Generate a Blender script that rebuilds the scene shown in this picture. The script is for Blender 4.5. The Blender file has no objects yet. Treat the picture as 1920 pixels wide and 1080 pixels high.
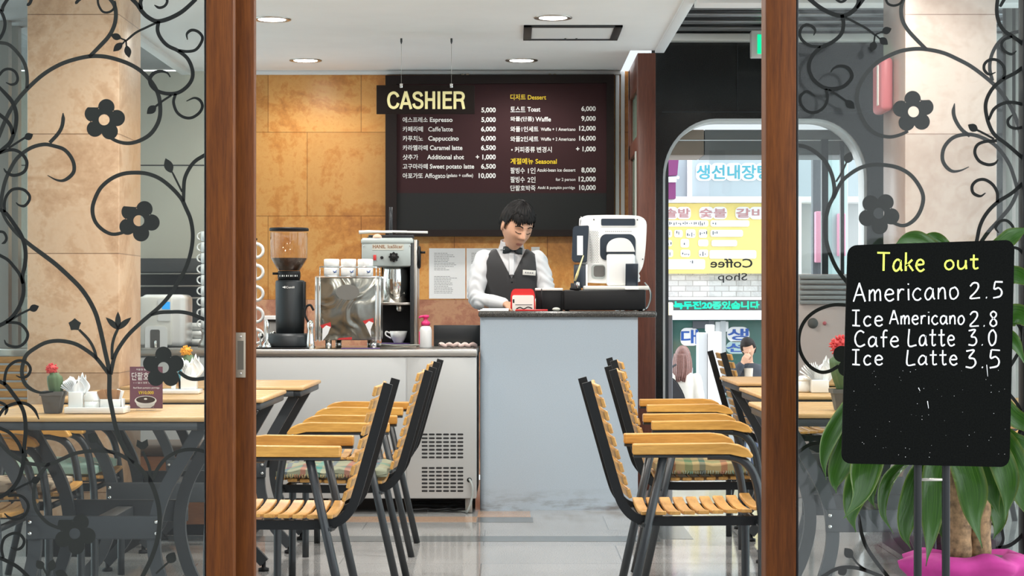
import bpy, bmesh, math, random
from mathutils import Vector, Matrix, noise

random.seed(7)
SC = bpy.context.scene
COL = SC.collection
PI = math.pi

# ---------------------------------------------------------------- camera, sky, exposure
F, HC, CX, HY = 3550.0, 1.10, 960.0, 570.0        # focal length in pixels, eye height, principal column, horizon row

cam_data = bpy.data.cameras.new('camera')
cam_data.sensor_width = 36.0
cam_data.lens = F / 1920.0 * 36.0
cam_data.shift_y = (HY - 540.0) / 1920.0
cam_data.clip_start = 0.1
cam_data.clip_end = 200
cam = bpy.data.objects.new('camera', cam_data)
cam.location = (0, 0, HC)
cam.rotation_euler = (PI / 2, 0, 0)
COL.objects.link(cam)
SC.camera = cam

world = bpy.data.worlds.new('overcast_sky')
SC.world = world
world.use_nodes = True
# overcast sky: brightest over the open street, dimmer towards the built-up passage behind the viewer
wnt = world.node_tree
wbg = wnt.nodes['Background']
wbg.inputs[0].default_value = (0.90, 0.955, 1.0, 1)
wtc = wnt.nodes.new('ShaderNodeTexCoord')
wsep = wnt.nodes.new('ShaderNodeSeparateXYZ'); wnt.links.new(wtc.outputs['Generated'], wsep.inputs[0])
wmr = wnt.nodes.new('ShaderNodeMapRange')
wmr.inputs[1].default_value = -0.9; wmr.inputs[2].default_value = 0.5
wmr.inputs[3].default_value = 0.28; wmr.inputs[4].default_value = 2.9
wnt.links.new(wsep.outputs[1], wmr.inputs[0])
wmx = wnt.nodes.new('ShaderNodeMapRange')  # extra sky brightness to the right, added to haze the right glass
wmx.inputs[1].default_value = 0.04; wmx.inputs[2].default_value = 0.28
wmx.inputs[3].default_value = 0.0; wmx.inputs[4].default_value = 1.1
wnt.links.new(wsep.outputs[0], wmx.inputs[0])
wad = wnt.nodes.new('ShaderNodeMath'); wad.operation = 'ADD'
wnt.links.new(wmr.outputs[0], wad.inputs[0]); wnt.links.new(wmx.outputs[0], wad.inputs[1])
wnt.links.new(wad.outputs[0], wbg.inputs[1])

SC.view_settings.view_transform = 'Standard'
SC.view_settings.look = 'None'
SC.view_settings.exposure = 0.80
SC.view_settings.gamma = 1.0
SC.view_settings.use_curve_mapping = False
SC.cycles.use_denoising = True
SC.cycles.max_bounces = 10
SC.cycles.transparent_max_bounces = 24
SC.cycles.caustics_reflective = False
SC.cycles.caustics_refractive = False
DOWNLIGHT_W = 58.0
DOWNLIGHT_COL = (1.0, 0.96, 0.90)


def X(px, d): return (px - CX) * d / F
def Z(py, d): return HC - (py - HY) * d / F
def P(px, py, d): return Vector((X(px, d), d, Z(py, d)))


# ---------------------------------------------------------------- materials
MATS = {}
M = MATS
def new_mat(name):
    m = bpy.data.materials.new(name)
    m.use_nodes = True
    MATS[name] = m
    return m, m.node_tree, m.node_tree.nodes['Principled BSDF']

def ramp(nt, fac, stops):
    r = nt.nodes.new('ShaderNodeValToRGB')
    el = r.color_ramp.elements
    el[0].position, el[0].color = stops[0][0], (*stops[0][1], 1)
    el[1].position, el[1].color = stops[-1][0], (*stops[-1][1], 1)
    for p, c in stops[1:-1]:
        e = el.new(p); e.color = (*c, 1)
    nt.links.new(fac, r.inputs[0])
    return r.outputs[0]

def coords(nt, scale=(1, 1, 1), rot=(0, 0, 0), kind='Object'):
    t = nt.nodes.new('ShaderNodeTexCoord')
    mp = nt.nodes.new('ShaderNodeMapping')
    mp.inputs['Scale'].default_value = scale
    mp.inputs['Rotation'].default_value = rot
    nt.links.new(t.outputs[kind], mp.inputs[0])
    return mp.outputs[0]

def noise_tex(nt, vec, scale, detail=4, rough=0.55, dist=0.0):
    n = nt.nodes.new('ShaderNodeTexNoise')
    n.inputs['Scale'].default_value = scale
    n.inputs['Detail'].default_value = detail
    n.inputs['Roughness'].default_value = rough
    n.inputs['Distortion'].default_value = dist
    nt.links.new(vec, n.inputs['Vector'])
    return n.outputs['Fac']

def bump(nt, h, bs, strength=0.2, dist=0.002):
    b = nt.nodes.new('ShaderNodeBump')
    b.inputs['Strength'].default_value = strength
    b.inputs['Distance'].default_value = dist
    nt.links.new(h, b.inputs['Height'])
    nt.links.new(b.outputs[0], bs.inputs['Normal'])

def plain(name, c, rough=0.5, metal=0.0, spec=0.5, coat=0.0, var=0.0, vscale=30, bmp=0.0, trans=0.0, emit=None, es=0.0, sheen=0.0):
    m, nt, bs = new_mat(name)
    bs.inputs['Base Color'].default_value = (*c, 1)
    bs.inputs['Roughness'].default_value = rough
    bs.inputs['Metallic'].default_value = metal
    bs.inputs['Specular IOR Level'].default_value = spec
    bs.inputs['Coat Weight'].default_value = coat
    bs.inputs['Transmission Weight'].default_value = trans
    if sheen: bs.inputs['Sheen Weight'].default_value = sheen
    if var or bmp:
        f = noise_tex(nt, coords(nt), vscale)
        if var:
            lo = tuple(max(0, x * (1 - var)) for x in c); hi = tuple(min(1, x * (1 + var)) for x in c)
            nt.links.new(ramp(nt, f, [(0.3, lo), (0.7, hi)]), bs.inputs['Base Color'])
        if bmp:
            bump(nt, f, bs, bmp)
    if emit:
        bs.inputs['Emission Color'].default_value = (*emit, 1)
        bs.inputs['Emission Strength'].default_value = es
    return m

def wood(name, lo, hi, scale=(30, 30, 2.0), rough=0.4, coat=0.1, rot=(0, 0, 0)):
    m, nt, bs = new_mat(name)
    v = coords(nt, scale, rot)
    f = noise_tex(nt, v, 2.2, 6, 0.6, 0.6)
    v2 = coords(nt, tuple(s * 5 for s in scale), rot)
    g = noise_tex(nt, v2, 2.0, 3, 0.6, 0.1)
    mx = nt.nodes.new('ShaderNodeMath'); mx.operation = 'MULTIPLY_ADD'
    mx.inputs[1].default_value = 0.4
    nt.links.new(g, mx.inputs[0]); 
    sc = nt.nodes.new('ShaderNodeMath'); sc.operation = 'MULTIPLY'; sc.inputs[1].default_value = 0.6
    nt.links.new(f, sc.inputs[0]); nt.links.new(sc.outputs[0], mx.inputs[2])
    mid = tuple((a + b) / 2 for a, b in zip(lo, hi))
    nt.links.new(ramp(nt, mx.outputs[0], [(0.33, lo), (0.5, mid), (0.66, hi)]), bs.inputs['Base Color'])
    bs.inputs['Roughness'].default_value = rough
    bs.inputs['Coat Weight'].default_value = coat
    bs.inputs['Coat Roughness'].default_value = 0.25
    bump(nt, mx.outputs[0], bs, 0.15, 0.001)
    return m

def stone_tiles(name, lo, mid, hi, tw, th, seam, rough=0.25, vein=1.6, plane='XZ', offset=0.5, shift=(0, 0), mort=0.0022):
    m, nt, bs = new_mat(name)
    t = nt.nodes.new('ShaderNodeTexCoord')
    sep = nt.nodes.new('ShaderNodeSeparateXYZ'); nt.links.new(t.outputs['Object'], sep.inputs[0])
    cmb = nt.nodes.new('ShaderNodeCombineXYZ')
    ax = {'XZ': (0, 2), 'YZ': (1, 2), 'XY': (0, 1)}[plane]
    for k in (0, 1):
        a = nt.nodes.new('ShaderNodeMath'); a.operation = 'ADD'; a.inputs[1].default_value = shift[k]
        nt.links.new(sep.outputs[ax[k]], a.inputs[0]); nt.links.new(a.outputs[0], cmb.inputs[k])
    br = nt.nodes.new('ShaderNodeTexBrick')
    br.offset = offset
    br.inputs['Scale'].default_value = 1.0
    br.inputs['Brick Width'].default_value = tw
    br.inputs['Row Height'].default_value = th
    br.inputs['Mortar Size'].default_value = mort
    br.inputs['Mortar Smooth'].default_value = 0.1
    br.inputs['Color1'].default_value = (0.84, 0.84, 0.84, 1)
    br.inputs['Color2'].default_value = (1.08, 1.08, 1.08, 1)
    br.inputs['Mortar'].default_value = (*seam, 1)
    nt.links.new(cmb.outputs[0], br.inputs['Vector'])
    f = noise_tex(nt, coords(nt, (1, 1, 1), (0.3, 0.5, 0.2)), vein, 7, 0.62, 1.4)
    f2 = noise_tex(nt, coords(nt, (1, 1, 1)), vein * 14, 5, 0.7, 0.4)
    mx = nt.nodes.new('ShaderNodeMath'); mx.operation = 'MULTIPLY_ADD'; mx.inputs[1].default_value = 0.3
    s2 = nt.nodes.new('ShaderNodeMath'); s2.operation = 'MULTIPLY'; s2.inputs[1].default_value = 0.7
    nt.links.new(f2, mx.inputs[0]); nt.links.new(f, s2.inputs[0]); nt.links.new(s2.outputs[0], mx.inputs[2])
    c = ramp(nt, mx.outputs[0], [(0.36, lo), (0.48, mid), (0.53, hi), (0.66, mid)])
    mul = nt.nodes.new('ShaderNodeMixRGB'); mul.blend_type = 'MULTIPLY'; mul.inputs[0].default_value = 1
    nt.links.new(c, mul.inputs[1]); nt.links.new(br.outputs['Color'], mul.inputs[2])
    nt.links.new(mul.outputs[0], bs.inputs['Base Color'])
    bs.inputs['Roughness'].default_value = rough
    return m

def speckle(name, base, dark, light, scale=220, rough=0.25, coat=0.0):
    m, nt, bs = new_mat(name)
    f = noise_tex(nt, coords(nt), scale, 2, 0.7)
    nt.links.new(ramp(nt, f, [(0.36, dark), (0.45, base), (0.56, base), (0.66, light)]), bs.inputs['Base Color'])
    bs.inputs['Roughness'].default_value = rough
    bs.inputs['Coat Weight'].default_value = coat
    return m

def glass_mat(name, tint=(0.95, 0.97, 0.96), base=0.05, rough=0.0, scale=1.0):
    m = bpy.data.materials.new(name); m.use_nodes = True
    nt = m.node_tree; nt.nodes.clear()
    out = nt.nodes.new('ShaderNodeOutputMaterial')
    tr = nt.nodes.new('ShaderNodeBsdfTransparent'); tr.inputs[0].default_value = (*tint, 1)
    gl = nt.nodes.new('ShaderNodeBsdfGlossy'); gl.inputs['Roughness'].default_value = rough
    fr = nt.nodes.new('ShaderNodeLayerWeight'); fr.inputs[0].default_value = 0.5
    pw = nt.nodes.new('ShaderNodeMath'); pw.operation = 'POWER'; pw.inputs[1].default_value = 4.5
    nt.links.new(fr.outputs['Facing'], pw.inputs[0])
    ad = nt.nodes.new('ShaderNodeMath'); ad.operation = 'MULTIPLY_ADD'; ad.use_clamp = True
    ad.inputs[1].default_value = 0.8 * scale; ad.inputs[2].default_value = base
    nt.links.new(pw.outputs[0], ad.inputs[0])
    mx = nt.nodes.new('ShaderNodeMixShader')
    nt.links.new(ad.outputs[0], mx.inputs[0]); nt.links.new(tr.outputs[0], mx.inputs[1]); nt.links.new(gl.outputs[0], mx.inputs[2])
    nt.links.new(mx.outputs[0], out.inputs[0])
    MATS[name] = m
    return m

plain('ceiling_white', (0.87, 0.88, 0.87), 0.7, var=0.03, vscale=2)
plain('trim_white', (0.82, 0.84, 0.84), 0.5)
plain('ceiling_dark', (0.30, 0.31, 0.31), 0.7)
stone_tiles('orange_marble', (0.42, 0.15, 0.036), (0.67, 0.285, 0.066), (0.75, 0.385, 0.115), 0.60, 0.54, (0.42, 0.35, 0.28), 0.3, 1.5, 'XZ', 0.42, (0.12, -0.047))
stone_tiles('rose_marble', (0.36, 0.14, 0.09), (0.52, 0.24, 0.15), (0.62, 0.34, 0.20), 0.60, 0.62, (0.42, 0.35, 0.28), 0.28, 2.2, 'XZ', 0.42, (0.12, 0.0))
stone_tiles('pink_marble', (0.46, 0.26, 0.14), (0.62, 0.39, 0.235), (0.69, 0.47, 0.31), 0.90, 0.52, (0.42, 0.35, 0.30), 0.3, 2.4, 'XZ', 0.0, (2.3, 0.24))
stone_tiles('pale_marble', (0.52, 0.38, 0.31), (0.62, 0.48, 0.41), (0.67, 0.54, 0.47), 0.90, 0.52, (0.5, 0.43, 0.40), 0.3, 1.2, 'XZ', 0.0, (-1.6, 0.24))
plain('kitchen_panel', (0.70, 0.67, 0.56), 0.45, var=0.04, vscale=3)
plain('shelf_dark', (0.06, 0.06, 0.06), 0.5)
speckle('black_granite', (0.012, 0.013, 0.013), (0.006, 0.006, 0.006), (0.035, 0.035, 0.03), 260, 0.16)
plain('metal_slats', (0.30, 0.31, 0.32), 0.35, 0.6)
wood('door_wood', (0.060, 0.015, 0.002), (0.140, 0.040, 0.005), (26, 26, 1.6), 0.6, 0.0); M['door_wood'].node_tree.nodes['Principled BSDF'].inputs['Specular IOR Level'].default_value = 0.2
wood('post_wood', (0.085, 0.022, 0.012), (0.17, 0.052, 0.028), (26, 26, 1.6), 0.45, 0.1)
wood('slat_wood', (0.40, 0.185, 0.040), (0.68, 0.365, 0.095), (14, 2.0, 14), 0.42, 0.15)
wood('arm_wood', (0.46, 0.21, 0.035), (0.74, 0.39, 0.085), (2.0, 16, 16), 0.38, 0.25)
wood('table_wood', (0.42, 0.23, 0.085), (0.60, 0.37, 0.155), (1.6, 14, 14), 0.45, 0.15)
plain('black_metal', (0.009, 0.010, 0.011), 0.42, 0.0, spec=0.3)
plain('table_metal', (0.050, 0.055, 0.060), 0.45, 0.0, spec=0.4)
plain('gun_metal', (0.020, 0.023, 0.026), 0.36, 0.0, spec=0.5)
plain('steel', (0.47, 0.44, 0.40), 0.30, 1.0)
plain('chrome', (0.80, 0.80, 0.78), 0.07, 1.0)
plain('handle_brass', (0.36, 0.31, 0.24), 0.5, 0.7)
plain('fridge_panel', (0.47, 0.475, 0.47), 0.42, 0.2)
plain('grille_dark', (0.010, 0.010, 0.011), 0.6)
plain('white_gloss', (0.83, 0.83, 0.82), 0.22, coat=0.3)
plain('porcelain', (0.86, 0.86, 0.84), 0.18, coat=0.4)
plain('off_white', (0.76, 0.75, 0.70), 0.4)
plain('paper', (0.86, 0.86, 0.86), 0.8)
plain('tissue', (0.90, 0.91, 0.92), 0.9)
plain('black_plastic', (0.008, 0.008, 0.009), 0.5, spec=0.25)
plain('navy_plastic', (0.020, 0.030, 0.045), 0.3)
plain('grinder_black', (0.020, 0.024, 0.027), 0.45, 0.2)
plain('shaver_grey', (0.42, 0.47, 0.46), 0.4, 0.2)
plain('ink_grey', (0.27, 0.27, 0.28), 0.8)
plain('ink_brown', (0.25, 0.13, 0.07), 0.8)
plain('ink_blue', (0.03, 0.09, 0.28), 0.6)
plain('red_plastic', (0.62, 0.02, 0.02), 0.35)
plain('pink_plastic', (0.80, 0.03, 0.18), 0.35)
plain('maroon_panel', (0.042, 0.017, 0.019), 0.75, spec=0.2)
plain('board_frame', (0.018, 0.012, 0.011), 0.6, spec=0.2)
plain('board_slate', (0.026, 0.027, 0.027), 0.8, spec=0.2)
plain('sign_black', (0.010, 0.006, 0.005), 0.75, spec=0.15)
plain('letter_white', (0.86, 0.86, 0.84), 0.6)
plain('letter_yellow', (0.86, 0.62, 0.02), 0.6)
plain('letter_cream', (0.78, 0.72, 0.36), 0.5)
plain('coffee_bean', (0.035, 0.014, 0.006), 0.5, var=0.5, vscale=140)
glass_mat('door_glass', (0.95, 0.96, 0.955), 0.022)
glass_mat('side_glass', (0.80, 0.86, 0.86), 0.06)
glass_mat('street_glass', (0.95, 0.97, 0.97), 0.035)
glass_mat('hopper_glass', (0.93, 0.86, 0.78), 0.06)
glass_mat('clear_acrylic', (0.97, 0.97, 0.97), 0.06)
plain('vine_black', (0.010, 0.011, 0.010), 0.6, spec=0.15)
plain('vine_grey', (0.018, 0.019, 0.016), 0.6, spec=0.15)
plain('skin', (0.62, 0.34, 0.22), 0.5, var=0.05, vscale=20)
plain('lip', (0.42, 0.16, 0.12), 0.45)
plain('hair_black', (0.008, 0.007, 0.007), 0.55, spec=0.2, var=0.4, vscale=80, bmp=0.5)
plain('hair_brown', (0.16, 0.07, 0.055), 0.4, var=0.3, vscale=60, bmp=0.4)
plain('shirt_white', (0.66, 0.67, 0.69), 0.8, bmp=0.15, vscale=18)
plain('vest_charcoal', (0.028, 0.028, 0.030), 0.75, sheen=0.15, bmp=0.1, vscale=200)
plain('bow_tie', (0.008, 0.016, 0.022), 0.35)
plain('trousers', (0.015, 0.015, 0.017), 0.8)
plain('shoe', (0.012, 0.012, 0.012), 0.35)
plain('pot_grey', (0.11, 0.105, 0.10), 0.7, var=0.1)
plain('cactus_green', (0.085, 0.14, 0.055), 0.6, bmp=0.4, vscale=60)
plain('cactus_red', (0.62, 0.05, 0.05), 0.6)
plain('cactus_orange', (0.80, 0.35, 0.02), 0.6)
plain('soil', (0.05, 0.035, 0.025), 0.9)
plain('kraft', (0.36, 0.18, 0.08), 0.8)
plain('card_maroon', (0.15, 0.05, 0.075), 0.5)
plain('chalkboard', (0.0035, 0.004, 0.0035), 0.8, spec=0.06, var=0.5, vscale=300)
plain('chalk_white', (0.80, 0.80, 0.80), 0.9)
plain('chalk_green', (0.70, 0.80, 0.12), 0.9)
plain('fabric_magenta', (0.38, 0.022, 0.19), 0.8, var=0.15, vscale=14, bmp=0.3)
plain('trunk', (0.25, 0.155, 0.078), 0.85, var=0.6, vscale=55, bmp=0.8)
plain('cable_grey', (0.35, 0.38, 0.37), 0.5)
plain('bench_brown', (0.10, 0.065, 0.045), 0.5)
wood('bench_wood', (0.36, 0.14, 0.06), (0.46, 0.20, 0.09), (3, 20, 20), 0.4, 0.1)
plain('purple_cloth', (0.10, 0.06, 0.20), 0.8)
plain('lamp_glow', (1, 1, 1), 0.5, emit=(1.0, 0.96, 0.88), es=14.0)
plain('exit_green', (0.0, 0.45, 0.20), 0.4, emit=(0.0, 0.62, 0.26), es=0.8)
plain('lcd_blue', (0.02, 0.25, 0.60), 0.3, emit=(0.03, 0.30, 0.7), es=0.6)
plain('faint_red', (0.55, 0.14, 0.16), 0.45)  # faint red for the reflection by the pale pillar and a small red dot
plain('blue_glass', (0.30, 0.45, 0.50), 0.15)
speckle('counter_granite', (0.050, 0.048, 0.045), (0.012, 0.012, 0.012), (0.20, 0.19, 0.17), 260, 0.22)

def _counter_panel():
    m, nt, bs = new_mat('counter_panel')
    c = noise_tex(nt, coords(nt), 260, 2, 0.6)
    base = ramp(nt, c, [(0.35, (0.40, 0.47, 0.54)), (0.65, (0.46, 0.53, 0.60))])
    # scuff marks near the kick edge
    t = nt.nodes.new('ShaderNodeTexCoord'); sep = nt.nodes.new('ShaderNodeSeparateXYZ'); nt.links.new(t.outputs['Object'], sep.inputs[0])
    mr = nt.nodes.new('ShaderNodeMapRange'); mr.inputs[1].default_value = 0.02; mr.inputs[2].default_value = 0.12; mr.inputs[3].default_value = 1.0; mr.inputs[4].default_value = 0.0
    nt.links.new(sep.outputs[2], mr.inputs[0])
    n2 = noise_tex(nt, coords(nt, (3.5, 1, 14)), 1.6, 4, 0.6)
    mr2 = nt.nodes.new('ShaderNodeMapRange'); mr2.inputs[1].default_value = 0.45; mr2.inputs[2].default_value = 0.68
    nt.links.new(n2, mr2.inputs[0])
    mu = nt.nodes.new('ShaderNodeMath'); mu.operation = 'MULTIPLY'; nt.links.new(mr.outputs[0], mu.inputs[0]); nt.links.new(mr2.outputs[0], mu.inputs[1])
    mix = nt.nodes.new('ShaderNodeMixRGB'); mix.inputs[2].default_value = (0.20, 0.19, 0.19, 1)
    nt.links.new(mu.outputs[0], mix.inputs[0]); nt.links.new(base, mix.inputs[1]); nt.links.new(mix.outputs[0], bs.inputs['Base Color'])
    bs.inputs['Roughness'].default_value = 0.38
_counter_panel()

def _floor():
    m, nt, bs = new_mat('floor_terrazzo')
    v = coords(nt)
    f = noise_tex(nt, v, 190, 2, 0.7)
    c = ramp(nt, f, [(0.34, (0.20, 0.197, 0.19)), (0.46, (0.355, 0.352, 0.345)), (0.60, (0.42, 0.417, 0.41)), (0.7, (0.52, 0.515, 0.50))])
    br = nt.nodes.new('ShaderNodeTexBrick'); br.offset = 0.5
    br.inputs['Scale'].default_value = 1; br.inputs['Brick Width'].default_value = 1.2; br.inputs['Row Height'].default_value = 0.6
    br.inputs['Mortar Size'].default_value = 0.003; br.inputs['Mortar Smooth'].default_value = 0.1
    br.inputs['Color1'].default_value = (0.92, 0.92, 0.92, 1); br.inputs['Color2'].default_value = (1.04, 1.03, 1.02, 1); br.inputs['Mortar'].default_value = (0.55, 0.55, 0.55, 1)
    mp = nt.nodes.new('ShaderNodeMapping'); mp.inputs['Location'].default_value = (0.13, 0.38, 0)
    tc = nt.nodes.new('ShaderNodeTexCoord'); nt.links.new(tc.outputs['Object'], mp.inputs[0]); nt.links.new(mp.outputs[0], br.inputs['Vector'])
    mul = nt.nodes.new('ShaderNodeMixRGB'); mul.blend_type = 'MULTIPLY'; mul.inputs[0].default_value = 1
    nt.links.new(c, mul.inputs[1]); nt.links.new(br.outputs['Color'], mul.inputs[2]); nt.links.new(mul.outputs[0], bs.inputs['Base Color'])
    bs.inputs['Roughness'].default_value = 0.075
    bs.inputs['Specular IOR Level'].default_value = 0.6
_floor()

def _plaid(name, base, c1, c2, c3, sx=9.0, sy=9.0):
    m, nt, bs = new_mat(name)
    tc = nt.nodes.new('ShaderNodeTexCoord'); sep = nt.nodes.new('ShaderNodeSeparateXYZ'); nt.links.new(tc.outputs['Object'], sep.inputs[0])
    def stripes(axis, sc, stops):
        mu = nt.nodes.new('ShaderNodeMath'); mu.operation = 'MULTIPLY'; mu.inputs[1].default_value = sc; nt.links.new(sep.outputs[axis], mu.inputs[0])
        fr = nt.nodes.new('ShaderNodeMath'); fr.operation = 'FRACT'; nt.links.new(mu.outputs[0], fr.inputs[0])
        r = nt.nodes.new('ShaderNodeValToRGB'); r.color_ramp.interpolation = 'CONSTANT'
        el = r.color_ramp.elements
        el[0].position, el[0].color = 0, (*stops[0][1], 1); el[1].position, el[1].color = stops[1][0], (*stops[1][1], 1)
        for p, c in stops[2:]:
            e = el.new(p); e.color = (*c, 1)
        nt.links.new(fr.outputs[0], r.inputs[0]); return r.outputs[0]
    a = stripes(0, sx, [(0, base), (0.30, c1), (0.42, base), (0.6, c2), (0.75, base), (0.88, c3)])
    b = stripes(1, sy, [(0, base), (0.25, c2), (0.36, base), (0.62, c1), (0.7, base)])
    mx = nt.nodes.new('ShaderNodeMixRGB'); mx.inputs[0].default_value = 0.45
    nt.links.new(a, mx.inputs[1]); nt.links.new(b, mx.inputs[2]); nt.links.new(mx.outputs[0], bs.inputs['Base Color'])
    bs.inputs['Roughness'].default_value = 0.9
_plaid('plaid_teal', (0.24, 0.25, 0.17), (0.34, 0.05, 0.04), (0.03, 0.22, 0.20), (0.04, 0.08, 0.16), 6.0, 5.0)
_plaid('plaid_tan', (0.32, 0.24, 0.11), (0.28, 0.05, 0.03), (0.07, 0.15, 0.07), (0.02, 0.08, 0.09), 5.0, 4.0)

def _spots(name, base, c1, c2, scale):
    m, nt, bs = new_mat(name)
    vo = nt.nodes.new('ShaderNodeTexVoronoi'); vo.inputs['Scale'].default_value = scale
    nt.links.new(coords(nt), vo.inputs['Vector'])
    nt.links.new(ramp(nt, vo.outputs['Distance'], [(0.15, c1), (0.33, c2), (0.45, base)]), bs.inputs['Base Color'])
    bs.inputs['Roughness'].default_value = 0.9
_spots('cushion_green', (0.36, 0.50, 0.42), (0.60, 0.55, 0.45), (0.22, 0.42, 0.36), 16)
_spots('cushion_brown', (0.46, 0.36, 0.26), (0.10, 0.06, 0.04), (0.30, 0.20, 0.13), 22)

def _leaf():
    m, nt, bs = new_mat('leaf_green')
    tc = nt.nodes.new('ShaderNodeTexCoord')
    mp = nt.nodes.new('ShaderNodeMapping'); mp.inputs['Scale'].default_value = (40, 1.2, 1); nt.links.new(tc.outputs['UV'], mp.inputs[0])
    f = noise_tex(nt, mp.outputs[0], 1.0, 3, 0.6)
    c = ramp(nt, f, [(0.3, (0.030, 0.095, 0.014)), (0.55, (0.060, 0.165, 0.022)), (0.75, (0.13, 0.26, 0.045))])
    sep = nt.nodes.new('ShaderNodeSeparateXYZ'); nt.links.new(tc.outputs['UV'], sep.inputs[0])
    e1 = nt.nodes.new('ShaderNodeMath'); e1.operation = 'SUBTRACT'; e1.inputs[1].default_value = 0.5; nt.links.new(sep.outputs[0], e1.inputs[0])
    e2 = nt.nodes.new('ShaderNodeMath'); e2.operation = 'ABSOLUTE'; nt.links.new(e1.outputs[0], e2.inputs[0])
    em_ = nt.nodes.new('ShaderNodeMapRange'); em_.inputs[1].default_value = 0.40; em_.inputs[2].default_value = 0.5; em_.inputs[3].default_value = 0; em_.inputs[4].default_value = 0.8
    nt.links.new(e2.outputs[0], em_.inputs[0])
    mix = nt.nodes.new('ShaderNodeMixRGB'); mix.inputs[2].default_value = (0.26, 0.36, 0.07, 1)
    nt.links.new(em_.outputs[0], mix.inputs[0]); nt.links.new(c, mix.inputs[1]); nt.links.new(mix.outputs[0], bs.inputs['Base Color'])
    bs.inputs['Roughness'].default_value = 0.24
    bs.inputs['Coat Weight'].default_value = 0.5
    bump(nt, f, bs, 0.3, 0.002)
_leaf()


# ---------------------------------------------------------------- mesh building
ORG = {}

def tag(o, label=None, cat=None, group=None, kind=None):
    if label: o['label'] = label
    if cat: o['category'] = cat
    if group: o['group'] = group
    if kind: o['kind'] = kind
    return o

def thing(name, loc, label, cat, group=None, kind=None, rz=0.0):
    o = bpy.data.objects.new(name, None)
    o.empty_display_size = 0.05
    o.location = loc
    o.rotation_euler = (0, 0, rz)
    COL.objects.link(o)
    ORG[o.name] = Vector(loc)
    return tag(o, label, cat, group, kind)

def kids(o): return [c for c in bpy.data.objects if c.parent is o]

def copy_tree(o, parent=None):
    c = o.copy(); COL.objects.link(c)
    if parent: c.parent = parent
    for ch in kids(o): copy_tree(ch, c)
    return c


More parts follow.
